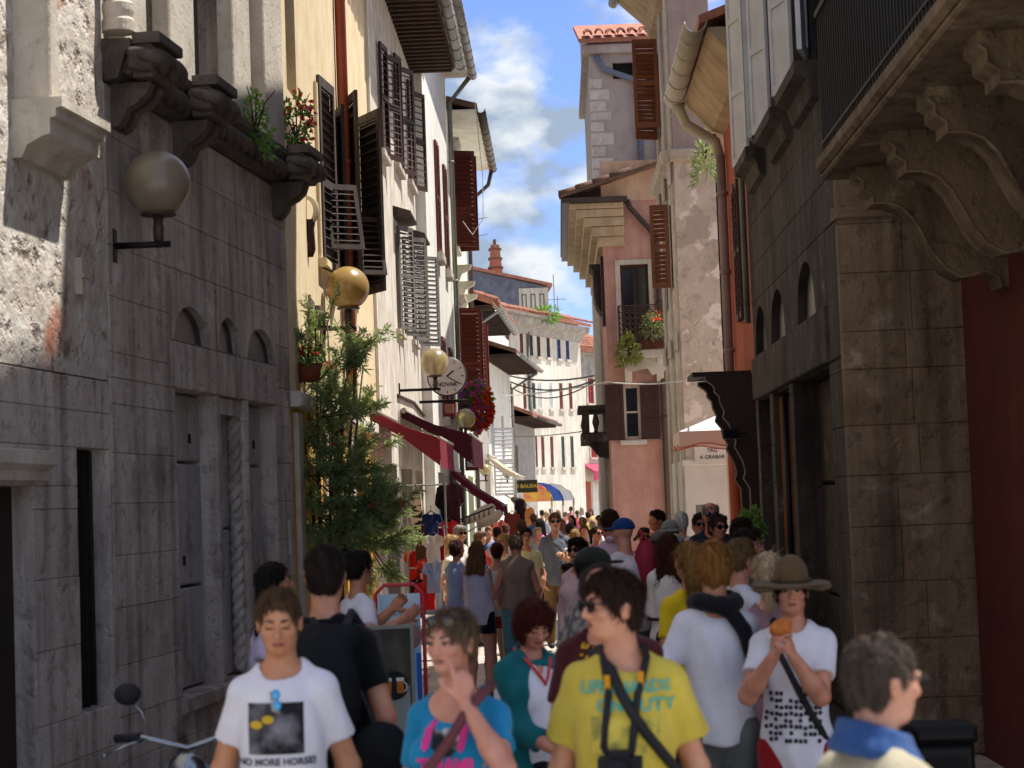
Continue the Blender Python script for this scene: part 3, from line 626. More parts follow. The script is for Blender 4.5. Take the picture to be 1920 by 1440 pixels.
roof(hg, m_tile, -.4, LG + 3, 9.4, .4, 7, 20, .14); tiles(hg, m_tile, -.3, LG + 3, -.45, 9.6, .36, 6, .3, .42)
MB().box(-.3, LG + 3, -.06, 0, 8.2, 9.3).build('grey_frieze', m_greyp, hg)
ua, za = FG.uz(1092, 888); ub, _ = FG.uz(1140, 888)
MB().ext([(0, za + .5), (-.7, za + .1), (-.7, za - .35), (-.66, za - .35), (-.66, za + .06), (0, za + .42)], 'u', ua, ub + 1.5).build('shop_canopy', mat('crimson_canvas', '#b0405a', '#a03450', bump=0), hg)
for k, mm in enumerate((m_orange, m_white, m_orange)): MB().box(ua + .25 + k * .62, ua + .7 + k * .62, -.03, 0, .1, za - .4).build('shop_door', mm, hg)
# blue gabled house behind
pA, pB = atY(880, 520, 112), atY(985, 520, 110)
FB = Fr(pA.x, pA.y, 4); 
hb = fthing('slate_grey_house', 'slate-grey rendered house with brick chimney above the rooftops', 'house', FB)
LB = 3.3; zt = atY(885, 505, 112).z; zr = atY(1025, 527, 112).z
MB().ext([(0, 0), (4.55, 0), (4.55, zr - .3), (0, zt)], 'v', 0, 6).build('wall', m_blue, hb)
MB().ext([(-.3, zt + .1), (4.8, zr - .28), (4.8, zr - .12), (-.3, zt + .28)], 'v', -.25, 6.2).build('roof', m_tile, hb)
cz = zt - .2
ch = MB().ext([(1.2, cz), (2.0, cz), (1.85, cz + 1.75), (1.35, cz + 1.75)], 'v', 1.0, 1.7).build('chimney', m_tile, hb)
for k in range(3): MB().box(1.15 + .04 * k, 2.05 - .04 * k, .95, 1.75, cz + .35 + .55 * k, cz + .43 + .55 * k).build('brick_band', m_tiledk, ch)
MB().tube([(1.6, 1.35, cz + 1.75), (1.6, 1.35, cz + 2.1)], .1, 8).build('flue', m_tiledk, ch)
for k in range(3): window(hb, 3.0 + .52 * k, 3.28 + .52 * k, zr - 2.6, zr - .7, -.02, m_wood, 1, 1)
MB().box(2.85, 4.56, -.03, 0, zr - 3.2, zr - .35).build('cream_end_panel', m_far, hb)
m_corb = mat('corbel_stone', '#7d6850', '#66543f', bump=.6, streak=.7, scol='#3a2e24', pits=.4, pscale=9, patch=[('#a3937c', 2.4, .58, .72), ('#4a3c2e', 1.3, .54, .72)])
# ---------------------------------------------------------------- right side: red house with balcony
FR1 = Fr(3.12, 14.8, -90); FR2 = Fr(2.2, 14.8, -90); FP = Fr(2.2, 14.8, 0)
r1 = fthing('red_house', 'dark red house with stone balcony on scrolled corbels at the right edge', 'house', FR1)
wall(r1, 'wall', m_redw, .02, 6.8, 0, 17.3, [(3.2, 4.4, 0, 2.5), (2.6, 3.7, 4.5, 7.0)], 7, .2)
MB().box(3.2, 4.4, .15, .18, 0, 2.5).build('door', m_dkwood, r1)
for a in (2.6,): window(r1, a, a + 1.1, 4.5, 7.0, .12, m_wood, 2, 3)
MB().cbox(1.0, 6.8, -1.2, -.002, 4.30, 4.42, .03).build('balcony_slab', m_corb, r1)
MB().cbox(1.02, 6.8, -1.17, -.01, 4.25, 4.298, .02).build('balcony_moulding', m_corb, r1)
prof = [(0, 3.38), (-.05, 3.38), (-.07, 3.46), (-.16, 3.50), (-.24, 3.47), (-.32, 3.46), (-.42, 3.52), (-.5, 3.62), (-.56, 3.74), (-.62, 3.86), (-.7, 3.95), (-.8, 3.99), (-.9, 3.99), (-.9, 4.05), (-.96, 4.09), (-.96, 4.15), (-1.0, 4.18), (-1.0, 4.248), (0, 4.248)]
for k in range(5):
    u = 1.25 + 1.28 * k; MB().ext(prof, 'u', u, u + .32).build('corbel', m_corb, r1)
    MB().tube([(u + .325, a, z) for a, z in prof[1:17]], .012, 6).build('corbel_rim', m_pier, r1)
me = MB().box(-.01, .01, -.01, .01, 4.43, 5.42).mesh('baluster'); me.materials.append(m_black)
for k in range(58): put('baluster', me, None, r1, (1.06 + .1 * k, -1.14, 0))
for k in range(10): put('baluster', me, None, r1, (1.05, -1.08 + .11 * k, 0))
MB().box(1.03, 6.8, -1.165, -1.115, 5.42, 5.46).build('handrail', m_black, r1); MB().box(1.03, 6.8, -1.155, -1.125, 4.5, 4.52).build('bottom_rail', m_black, r1); MB().box(1.03, 1.07, -1.113, -.02, 5.42, 5.46).build('side_rail', m_black, r1)
MB().box(-.8, .016, .012, 3.0, 15.0, 17.29).build('sun_gap_blocker', m_redw, r1)  # unseen block, added to stop sun slipping between the two roofs
# ---------------------------------------------------------------- dark stone palace
r2 = fthing('dark_stone_palace', 'soot-streaked stone palace with arched lights on the right', 'building', FR2)
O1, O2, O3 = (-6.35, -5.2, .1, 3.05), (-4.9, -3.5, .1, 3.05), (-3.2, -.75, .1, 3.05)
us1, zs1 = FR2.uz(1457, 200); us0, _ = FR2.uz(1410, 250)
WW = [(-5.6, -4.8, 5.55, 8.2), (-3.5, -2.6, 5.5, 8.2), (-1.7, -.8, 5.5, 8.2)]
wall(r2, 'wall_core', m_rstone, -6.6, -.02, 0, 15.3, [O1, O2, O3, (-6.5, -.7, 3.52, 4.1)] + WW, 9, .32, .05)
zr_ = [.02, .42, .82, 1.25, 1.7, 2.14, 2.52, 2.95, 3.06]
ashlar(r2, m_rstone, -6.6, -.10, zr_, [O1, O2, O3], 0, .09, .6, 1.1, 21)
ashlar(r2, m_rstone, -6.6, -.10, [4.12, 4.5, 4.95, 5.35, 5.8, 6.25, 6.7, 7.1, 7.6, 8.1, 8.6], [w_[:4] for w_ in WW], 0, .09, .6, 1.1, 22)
for a, c in ((-6.6, -5.05), (-5.045, -3.5), (-3.495, -2.0), (-1.995, -.7)): MB().cbox(a, c, -.03, .09, 3.064, 3.516, .012).build('lintel_block', m_rstone, r2)
for a, c in ((-6.55, -5.05), (-5.045, -3.35), (-3.345, -.7)):
    md = (a + c) / 2; hw = min(.62, (c - a) * .36); arch_block(r2, m_rstone, a, c, 3.52, 4.116, md - hw, md + hw, 3.53, .5, .08, 14)
    MB().box(md - hw - .05, md + hw + .05, .07, .08, 3.5, 4.1).build('lunette_pane', m_lun, r2)
MB().cbox(-.695, -.10, 0, .09, 3.06, 4.118, .012).build('stone_block', m_rstone, r2)
for a, c, d, e in (O1, O3): 
    for j, (z0, z1) in enumerate(((.1, 1.1), (1.1, 2.1), (2.1, 3.05))): MB().cbox(a + .003, c - .003, .22, .36, z0 + .01, z1 - .01, .02).build('niche_slab', m_rstone, r2)
MB().box(O2[0], O2[1], .28, .33, .1, 3.05).build('door', m_dkwood, r2)
up, _ = FR2.uz(1472, 900, .1); MB().cbox(up - .16, up + .16, .06, .2, .1, 3.0, .01).build('door_post', mat('orange_brown_post', '#9a6038', '#84502c', bump=.1), r2)
pipe(r2, m_black, [(up + .42, .08, 3.0), (up + .42, .08, .1)], .03, 8, name='cable_pipe')
for a, c, d, e in WW:
    window(r2, a, c, d, e, .18, m_wwhite, 2, 3)
    MB().ext([(0, d - .32), (-.06, d - .3), (-.1, d - .16), (-.2, d - .12), (-.2, d - .02), (0, d - .01)], 'u', a - .22, c + .22).build('window_sill', m_rstone, r2)
    surround(r2, a, c, d, e, m_rstone, .16, .05, False)
    shutter(r2, m_wwhite, a - .02, -.06, d + .02, e, .46, 165, 1, 1, slats=False, mid=(.3, .6)); shutter(r2, m_wwhite, c + .02, -.06, d + .02, e, .46, 165, -1, 1, slats=False, mid=(.3, .6))
pu = -6.4; pipe(r2, m_gut, [(pu, -.07, 16), (pu, -.07, 3.9)], .035, 8, 0)
roof(r2, m_tiledk, -6.7, 0, 15.3, .5, 9, 15, .15, m_eave)
# camera-facing pier at its corner
ashlar(r2, m_pier, 0, 1, [0, .1], [], 0)  # (base course, hidden)
pier = None
def pierblocks():
    R = random.Random(4); zs = [.02, .45, .9, 1.33, 1.75, 2.14, 2.52, 2.95, 3.24, 3.69, 4.07, 4.45, 4.9, 5.4, 5.9, 6.4]
    for j in range(len(zs) - 1):
        k = .45 + R.uniform(-.12, .12)
        for a, c in ((.0, k), (k, 1.0)):
            z0, z1 = zs[j] + .0015, zs[j + 1] - .0015; d = R.uniform(0, .004)
            # in r2's frame the face is at u=0: x (world) = v, block thickness along u
            vv0, vv1 = a + (.0015 if a else 0.0), c - .0015; t = MB().cbox(vv0, vv1, -d, .1, z0, z1, .006)
            MB().add([(-y + -.0, x, z) for x, y, z in t.v], t.f).build('quoin_block', m_pier, r2)
pierblocks()
MB().add([(-y, x, z) for x, y, z in MB().cbox(-.03, 1.0, -.03, .1, 4.10, 4.2, .02).v], MB().cbox(-.03, 1.0, -.03, .1, 4.10, 4.2, .02).f).build('ledge', m_pier, r2)
# ---------------------------------------------------------------- small orange house after it
FR3 = Fr(2.36, 25.6, -90)
r3 = fthing('orange_house', 'narrow orange house with pale gutter behind the dark stone palace', 'house', FR3)
wall(r3, 'wall', m_orange, 0, 4.1, 0, 7.3, [(1.2, 2.0, 4.2, 5.9), (.6, 1.9, 0, 2.6)], 5, .2)
window(r3, 1.2, 2.0, 4.2, 5.9, .12, m_wdk); shutter(r3, m_wdk, 1.2, -.03, 4.2, 5.9, .4, 2, 1, 14); shutter(r3, m_wdk, 1.6, -.03, 4.2, 5.9, .4, 2, 1, 14); MB().box(.6, 1.9, .16, .18, 0, 2.6).build('door', m_whitew, r3)
MB().ext([(0, 6.8), (-.15, 6.85), (-.42, 7.15), (-.5, 7.28), (0, 7.28)], 'u', 0, 4.1).build('cove', m_eavel, r3)
roof(r3, m_tile, -.05, 4.15, 7.31, .6, 5, 20, .1); gutter(r3, m_gutw, -.05, 4.15, -.64, 7.34, .13)
pipe(r3, m_gutw, [(.15, -.62, 7.25), (.15, -.5, 6.95), (.15, -.12, 6.7), (.15, -.08, 6.5)], .07)
pipe(r3, m_pipep, [(.3, -.08, 6.5), (.3, -.08, 3.4)], .06, 10, 3); pipe(r3, m_orange, [(.3, -.08, 3.4), (.3, -.08, .1)], .075)
b = MB(); b.ext([(0, 2.55), (-.1, 2.6), (-.2, 2.75), (-.22, 2.95), (-.1, 3.05), (0, 3.08)], 'u', .5, 2.0); b.build('door_canopy', m_whitew, r3)
pf0 = [(0, 3.46), (-.66, 3.44), (-.66, 3.40), (-.56, 3.33), (-.54, 3.30), (-.54, 3.25), (-.48, 3.2), (-.47, 3.12), (-.42, 3.02), (-.44, 2.95), (-.36, 2.86), (-.34, 2.76), (-.28, 2.66), (-.30, 2.6), (-.2, 2.42), (-.17, 2.3), (-.2, 2.22), (-.12, 2.1), (-.12, .05), (0, .05)]
pf = [(a * .88, z) for a, z in pf0]
ps = fthing('carved_wooden_portal', 'black carved wooden shop portal bracket by the street name sign', 'portal', Fr(2.35, 24.2, -90))
MB().ext(pf, 'u', 0, .22).build('bracket', m_dkwood, ps); MB().box(-.05, .9, -.7, 0, 3.462, 3.52).build('top_board', m_dkwood, ps)
MB().ext(pf, 'u', 1.15, 1.35).build('bracket', m_dkwood, ps)
nz = MB().box(.223, .228, -.24, -.04, 2.95, 3.25).build('notice', m_whitew, ps)
for k in range(5): MB().box(.2285, .230, -.21, -.07, 3.0 + .045 * k, 3.012 + .045 * k).build('notice_line', mat('faded_ink', '#8f8a86', bump=0), ps)
# ---------------------------------------------------------------- peeling house
FR4 = Fr(1.97, 30.0, 0); FR4s = Fr(1.97, 30.0, -90)
r4 = fthing('peeling_house', 'tall house with peeling pale plaster and orange-brown shutters', 'house', FR4)
wall(r4, 'wall', m_tower, .004, .64, 7.45, 10.9, [], 3.6); wall(r4, 'peeling_wall', m_peel, 0, .64, 2.6, 7.25, [], 3.6)
wall(r4, 'painted_base', m_whitew, -.03, .68, 0, 2.598, [(.12, .3, 0, 1.9)], 3.6, .1)
MB().cbox(-.06, .7, -.07, .02, 7.25, 7.45, .03).build('ledge', m_trim, r4)
MB().cbox(-.06, .7, -.05, .02, 2.5, 2.6, .02).build('base_moulding', m_whitew, r4)
MB().box(.12, .3, .06, .08, 0, 1.9).build('shutter_box', m_gut, r4)
MB().box(.69, 2.2, .05, 3.6, 0, 8.6).build('side_wall', m_beige, r4)
bb = MB()
R = random.Random(9)
for k in range(26):
    x, z = R.uniform(.06, .56), R.uniform(2.8, 7.1); s_ = R.uniform(.03, .10)
    n = 9; vs = []
    for layer, (d, f_) in enumerate(((.0, 1.0), (-.012, .8))):
        vs += [(x + math.cos(2 * math.pi * i / n) * s_ * f_ * R.uniform(.6, 1.2), d, z + math.sin(2 * math.pi * i / n) * s_ * 1.3 * f_ * R.uniform(.6, 1.2)) for i in range(n)]
    MB().add(vs, [(i, (i + 1) % n, n + (i + 1) % n, n + i) for i in range(n)] + [tuple(range(n, 2 * n))]).build('plaster_flake', m_peel, r4)
# street front of the peeling house (children in the r4 frame: u -> x, v -> y)
def rot4(t): return MB().add([(y, -x, z) for x, y, z in t.v], t.f)   # from side frame (u toward camera, v into wall) to r4 frame
for k, uu in enumerate((-.35, -2.0, -3.6)):
    rot4(MB().cbox(uu, uu + .3, -.05, .0, .1, 10.2, .02)).build('pilaster', m_trim, r4)
    rot4(MB().cbox(uu - .05, uu + .35, -.09, -.052, 6.9, 7.3, .03)).build('capital', m_trim, r4); rot4(MB().cbox(uu - .05, uu + .35, -.09, -.052, 4.3, 4.6, .03)).build('capital', m_trim, r4)
rot4(MB().ext([(0, 10.0), (-.1, 10.05), (-.18, 10.3), (-.5, 10.6), (-.62, 10.72), (0, 10.75)], 'u', -3.6, .05)).build('cove', m_eavel, r4)
rot4(MB().ext([(0, 7.25), (-.16, 7.3), (-.2, 7.42), (0, 7.45)], 'u', -3.6, .0)).build('string_course', m_trim, r4)
MB().box(-.68, 3, -.05, 3.7, 10.78, 10.9).build('roof', m_tiledk, r4)
t = MB().tube([(-.7, -.1, 10.75), (-.7, 3.7, 10.75)], .09, 10).build('gutter', m_gut, r4, True)
def side_shutter(parent, m, y, z0, z1, w, ang, n=18):
    o = shutter(parent, m, 0, 0, z0, z1, w, 0, 1, n, mid=(.5,)); o.location = (-.05, y, z0); o.rotation_euler = (0, 0, math.radians(180 + ang)); return o
side_shutter(r4, m_wbrn, 2.3, 8.25, 9.75, .42, 4); side_shutter(r4, m_wbrn, 3.2, 8.2, 9.7, .4, 20)
side_shutter(r4, m_wbrn, 1.1, 5.4, 6.75, .3, -8, 16)
for y, z0, z1 in ((2.4, 8.25, 9.75), (1.2, 5.4, 6.75), (2.3, 5.2, 6.9)): MB().box(-.02, .02, y, y + 1.1, z0, z1).build('window', m_pane, r4)
# ---------------------------------------------------------------- salmon house with balcony
FR5 = Fr(1.04, 38.0, 0)
r5 = fthing('salmon_house', 'shaded salmon-pink corner house with iron balcony and dark shutters', 'house', FR5)
ua, za = FR5.uz(1162, 497); ub, zb = FR5.uz(1221, 655); uc, zc5 = FR5.uz(1168, 723); ud, zd5 = FR5.uz(1203, 822)
P1_, P2_ = (ua, ub, zb - .1, za), (uc, ud, zd5, zc5)
wall(r5, 'wall', m_pink, 0, 1.6, 0, 7.9, [P1_, P2_], 9, .18)
window(r5, *P1_, .1, m_wdk, 2, 2); surround(r5, *P1_, m_trim, .1, .03, False); window(r5, *P2_, .1, m_trim, 1, 2)
ul = FR5.uz(1135, 770)[0]; ur = FR5.uz(1236, 770)[0]
shutter(r5, m_wdk, uc, -.03, zd5 - .02, zc5 + .03, uc - ul, 178, 1, 1, slats=False, mid=(.33, .66)); shutter(r5, m_wdk, ud, -.03, zd5 - .02, zc5 + .03, ur - ud, 178, -1, 1, slats=False, mid=(.33, .66))
MB().cbox(uc - .1, ud + .1, -.1, 0, zd5 - .12, zd5 - .025, .02).build('window_sill', m_trim, r5)
# balcony
u0, zf = FR5.uz(1160, 657, -.6); u1, _ = FR5.uz(1256, 652, -.6); zt5 = FR5.uz(1200, 571, -.6)[1]
MB().cbox(u0, u1, -.62, 0, zf - .16, zf, .03).build('balcony_slab', m_trim, r5)
for uu in (u0 + .12, u1 - .25): MB().ext([(0, zf - .62), (-.1, zf - .6), (-.2, zf - .42), (-.36, zf - .36), (-.5, zf - .28), (-.55, zf - .164), (0, zf - .164)], 'u', uu, uu + .14).build('corbel', m_trim, r5)
MB().ext([(u0 + .05, zf - .162), (u1 - .05, zf - .162), (u1 - .1, zf - .42), (u1 - .35, zf - .5), (u0 + .55, zf - .36), (u0 + .2, zf - .42)], 'v', -.5, -.46).build('balcony_apron', m_trim, r5)
m_rust = mat('rusty_iron', '#4a3328', '#38261e', rough=.7, bump=.2)
MB().box(u0 + .02, u1 - .02, -.6, -.57, zt5 - .02, zt5).build('handrail', m_rust, r5); MB().box(u0 + .02, u1 - .02, -.6, -.57, zf + .04, zf + .06).build('bottom_rail', m_rust, r5); MB().box(u0 + .02, u0 + .05, -.568, 0, zt5 - .02, zt5).build('side_rail', m_rust, r5)
nx = 9; sp = (u1 - u0 - .06) / nx
for i in range(nx):
    for j in range(7):
        cx, cz = u0 + .03 + sp * (i + .5), zf + .08 + (zt5 - zf - .12) * (j + .5) / 7; b = MB()
        b.tube([(cx + sp * .46 * math.cos(a) * (1 + .25 * math.sin(3 * a)), -.585, cz + .06 * math.sin(a)) for a in [2 * math.pi * k / 12 for k in range(13)]], .009, 4, False)
        b.tube([(cx - sp * .4, -.585, cz - .05), (cx, -.575, cz + .02), (cx + sp * .4, -.585, cz + .05)], .007, 4).build('scroll', m_rust, r5)
for k in range(4): MB().tube([(u0 + .035, -.58 + .17 * k, zf), (u0 + .035, -.58 + .17 * k, zt5)], .012, 5).build('baluster', m_rust, r5)
MB().box(u0 + .4, u1 - .12, -.52, -.35, zf + .002, zf + .17).build('planter', m_terra, r5)
# stepped cornice and roof
steps = [(.10, 7.0, 7.2), (.22, 7.2, 7.4), (.36, 7.4, 7.58), (.5, 7.58, 7.74), (.64, 7.74, 7.86)]
for o_, z0, z1 in steps: MB().cbox(-o_, .42, -.08 - o_ * .25, 9, z0 + .004, z1, .02).build('cornice_step', m_eavel, r5)
MB().box(-.78, .5, -.3, 9, 7.864, 7.96).build('gutter', m_gutb, r5)
MB().add([(-.8, -.32, 7.97), (1.75, -.32, 8.75), (1.75, 9, 8.75), (-.8, 9, 7.97), (-.8, -.32, 8.03), (1.75, -.32, 8.81), (1.75, 9, 8.81), (-.8, 9, 8.03)], [(0, 3, 2, 1), (4, 5, 6, 7), (0, 1, 5, 4), (1, 2, 6, 5), (2, 3, 7, 6), (3, 0, 4, 7)]).build('roof', m_tiledk, r5)
for j in range(4):
    for i in range(3): put('roof_tile', TILE, m_tiledk, r5, (-.82 + .34 * j, -.22 + .22 * i, 8.03 + .105 * j), (.0, 0, 0)).rotation_euler = (.3, 0, -math.pi / 2)
pipe(r5, m_gutb, [(.5, -.14, 7.9), (.55, -.14, 7.75), (1.02, -.1, 7.2), (1.06, -.08, 7.0), (1.06, -.08, .2)], .055, 10, 3)
MB().box(.0, 1.65, -.02, .0, 7.9, 8.7).build('upper_wall', m_beige, r5)
# street-side stone balcony and carved bay
z0b = atY(1110, 812, 40).z; z1b = atY(1110, 762, 40).z
MB().cbox(-.55, -.002, 1.5, 3.6, z0b - .22, z0b, .04).build('stone_balcony_floor', m_rstone, r5); MB().cbox(-.6, -.002, 1.45, 3.65, z1b - .1, z1b, .02).build('stone_balcony_rail', m_rstone, r5)
MB().box(-.53, -.38, 1.5, 1.65, z0b, z1b - .1).build('stone_post', m_rstone, r5)
for k in range(5):
    for (x, y) in ((-.25 + .0, 1.56),) if k == 0 else ((-.47, 1.65 + .38 * k),): MB().lathe([(.05, z0b), (.035, z0b + .05), (.075, z0b + .2), (.03, z0b + .4), (.05, z1b - .1)], x, y, 10).build('stone_baluster', m_rstone, r5, True)
MB().ext([(-.002, z0b - .55), (-.2, z0b - .5), (-.4, z0b - .25), (-.5, z0b - .222), (-.002, z0b - .222)], 'v', 1.55, 2.0).build('corbel', m_rstone, r5)
zb0, zb1 = atY(1110, 590, 39).z, atY(1110, 500, 39).z
MB().ext([(-.002, zb0), (-.08, zb0 + .02), (-.16, zb0 + .15), (-.2, zb0 + .3), (-.2, zb1 - .12), (-.27, zb1 - .06), (-.27, zb1), (-.002, zb1)], 'v', .6, 1.6).build('carved_bay', m_rstone, r5)
MB().box(-.06, -.002, .15, .55, zb0 - .3, zb1 + .1).build('street_shutter', m_wdk, r5)
# tower behind
FT = Fr(.98, 41.0, 0)
r6 = fthing('mauve_tower_house', 'tall mauve house with white quoins and tiled roof above the salmon house', 'house', FT)
wall(r6, 'wall', m_tower, 0, 2.6, 0, 11.75, [(.5, .95, 11.0, 11.35)], 7, .15); MB().box(.5, .95, .1, .12, 11.0, 11.35).build('vent', m_void, r6)
R = random.Random(2); z = 8.3; k = 0
while z < 11.0:
    h_ = R.uniform(.2, .3); l_ = (.42 if k % 2 else .28) + R.uniform(-.03, .05); MB().cbox(-.012, l_, -.012 - R.uniform(0, .01), .3, z, z + h_ - .02, .02).build('quoin', m_quoin, r6); z += h_; k += 1
MB().cbox(-.14, 1.4, -.12, 7, 11.55, 11.75, .02).build('cornice', m_tower, r6)
roof(r6, m_tile, -.2, 2.8, 11.76, .2, 7, 16, .1, gm=m_tower); tiles(r6, m_tile, .0, 2.6, -.3, 11.9, .28, 4, .24)
pipe(r6, m_pipeb, [(.15, -.06, 11.5), (.3, -.1, 11.2), (.95, -.1, 10.95), (1.02, -.08, 10.8), (1.02, -.08, 8.3)], .065, 10, 3)
pipe(r6, m_gutb, [(1.0, -.5, 11.3), (1.05, -.3, 11.05), (1.5, -.15, 10.75), (1.55, -.12, 10.5), (1.55, -.12, 8.8)], .05, 10, 0)
shutter(r6, m_wred, 1.38, -.1, 9.0, 10.7, .32, 10, 1, 16, mid=(.7,))
# ---------------------------------------------------------------- people: one continuous surface grown from a signed-distance body
def np3(p): return np.array(p, float)
def unit(v): v = np3(v); return v / (np.linalg.norm(v) + 1e-9)
def rotm(ax, deg): return np.array(Matrix.Rotation(math.radians(deg), 3, ax))
class SDF:
    def __init__(s): s.p = []
    def cap(s, a, b, ra, rb=None, k=.02, sub=False, clip=()):
        s.p.append(('c', np3(a), np3(b), ra, ra if rb is None else rb, k, sub, clip)); return s
    def ell(s, c, r, R=None, k=.02, sub=False, clip=()):
        s.p.append(('e', np3(c), np3(r), np.eye(3) if R is None else R, None, k, sub, clip)); return s
    def mesh(s, name, vox, wr=0.0, wf=30.0, seed=0, wdir=(1, 1, .35)):
        lo = np.full(3, 9e9); hi = -lo
        bb = []
        for q in s.p:
            if q[0] == 'c': r = max(q[3], q[4]); l, h = np.minimum(q[1], q[2]) - r, np.maximum(q[1], q[2]) + r
            else: e = np.sqrt(((q[3] * q[2]) ** 2).sum(1)); l, h = q[1] - e, q[1] + e
            bb.append((l, h))
            if not q[6]: lo = np.minimum(lo, l); hi = np.maximum(hi, h)
        lo = lo - 4 * vox; hi = hi + 4 * vox; n = np.ceil((hi - lo) / vox).astype(int) + 1
        D = np.full(n, .5, np.float32)
        ax = [lo[i] + vox * np.arange(n[i]) for i in range(3)]
        for q, (l, h) in zip(s.p, bb):
            m = q[5] + 4 * vox; i0 = np.maximum(np.floor((l - m - lo) / vox).astype(int), 0); i1 = np.minimum(np.ceil((h + m - lo) / vox).astype(int) + 1, n)
            if (i1 <= i0).any(): continue
            sl = tuple(slice(a, b) for a, b in zip(i0, i1))
            X = [ax[i][sl[i]].astype(np.float32).reshape([-1 if j == i else 1 for j in range(3)]) for i in range(3)]
            if q[0] == 'c':
                a, b = q[1], q[2]; ab = b - a; L2 = ab @ ab + 1e-12
                t = np.clip(((X[0] - a[0]) * ab[0] + (X[1] - a[1]) * ab[1] + (X[2] - a[2]) * ab[2]) / L2, 0, 1)
                d = np.sqrt((X[0] - a[0] - t * ab[0]) ** 2 + (X[1] - a[1] - t * ab[1]) ** 2 + (X[2] - a[2] - t * ab[2]) ** 2) - (q[3] + (q[4] - q[3]) * t)
            else:
                c, r, R = q[1], q[2], q[3]; Y = [X[i] - c[i] for i in range(3)]
                k0 = 0; k1 = 0
                for j in range(3):
                    w_ = (Y[0] * R[0, j] + Y[1] * R[1, j] + Y[2] * R[2, j]); k0 = k0 + (w_ / r[j]) ** 2; k1 = k1 + (w_ / r[j] ** 2) ** 2
                k0 = np.sqrt(k0); k1 = np.sqrt(k1) + 1e-6; d = k0 * (k0 - 1) / k1
            for (cp, cn) in q[7]: d = np.maximum(d, (X[0] - cp[0]) * cn[0] + (X[1] - cp[1]) * cn[1] + (X[2] - cp[2]) * cn[2])
            G = D[sl]; k = q[5]
            if q[6]:
                hh = np.clip(.5 - .5 * (G + d) / k, 0, 1); D[sl] = G * (1 - hh) + (-d) * hh + k * hh * (1 - hh)
            else:
                hh = np.clip(.5 + .5 * (G - d) / k, 0, 1); D[sl] = G * (1 - hh) + d * hh - k * hh * (1 - hh)
        if wr:
            R = np.random.default_rng(seed); X = [ax[i].astype(np.float32).reshape([-1 if j == i else 1 for j in range(3)]) for i in range(3)]
            N_ = np.zeros(n, np.float32)
            for q in range(4):
                f = R.normal(size=3) * wf * (1 + .7 * q) * np3(wdir); g_ = R.normal(size=3) * wf * .4
                N_ += np.sin(X[0] * f[0] + X[1] * f[1] + X[2] * f[2] + R.uniform(0, 6) + 1.5 * np.sin(X[0] * g_[0] + X[1] * g_[1] + X[2] * g_[2])) / (1 + .5 * q)
            D += wr * N_
        return nets(D, lo, vox, name)
def nets(D, lo, vox, name):
    S_ = D < 0; n = D.shape; cn = tuple(x - 1 for x in n); tot = cn[0] * cn[1] * cn[2]
    acc = np.zeros((3, tot)); cnt = np.zeros(tot); quads = []
    st = (cn[1] * cn[2], cn[2], 1)
    for axi in range(3):
        a = [slice(None)] * 3; b = [slice(None)] * 3; a[axi] = slice(0, n[axi] - 1); b[axi] = slice(1, n[axi])
        c = S_[tuple(a)] != S_[tuple(b)]; I = np.argwhere(c)
        o1, o2 = [(1, 2), (2, 0), (0, 1)][axi]
        ok = (I[:, o1] > 0) & (I[:, o2] > 0) & (I[:, o1] < cn[o1]) & (I[:, o2] < cn[o2]); I = I[ok]
        J = I.copy(); J[:, axi] += 1
        d0 = D[I[:, 0], I[:, 1], I[:, 2]]; d1 = D[J[:, 0], J[:, 1], J[:, 2]]; t = d0 / (d0 - d1)
        P = I.astype(float); P[:, axi] += t
        base = I @ np.array(st); cells = [base - st[o1] - st[o2], base - st[o2], base, base - st[o1]]
        for q in cells:
            for j in range(3): acc[j] += np.bincount(q, P[:, j], tot)
            cnt += np.bincount(q, minlength=tot)
        Q = np.stack(cells, 1); fl = S_[I[:, 0], I[:, 1], I[:, 2]]
        Q[~fl] = Q[~fl][:, ::-1]; quads.append(Q)
    act = np.flatnonzero(cnt); idx = np.full(tot, -1, np.int64); idx[act] = np.arange(len(act))
    V = (acc[:, act] / cnt[act]).T * vox + lo; Fq = idx[np.concatenate(quads)]
    me = bpy.data.meshes.new(name); me.vertices.add(len(V)); me.vertices.foreach_set('co', V.astype(np.float32).ravel())
    me.loops.add(len(Fq) * 4); me.loops.foreach_set('vertex_index', Fq.astype(np.int32).ravel()); me.polygons.add(len(Fq))
    me.polygons.foreach_set('loop_start', np.arange(0, len(Fq) * 4, 4, dtype=np.int32)); me.polygons.foreach_set('loop_total', np.full(len(Fq), 4, np.int32))
    me.update(calc_edges=True); me.shade_smooth(); return me

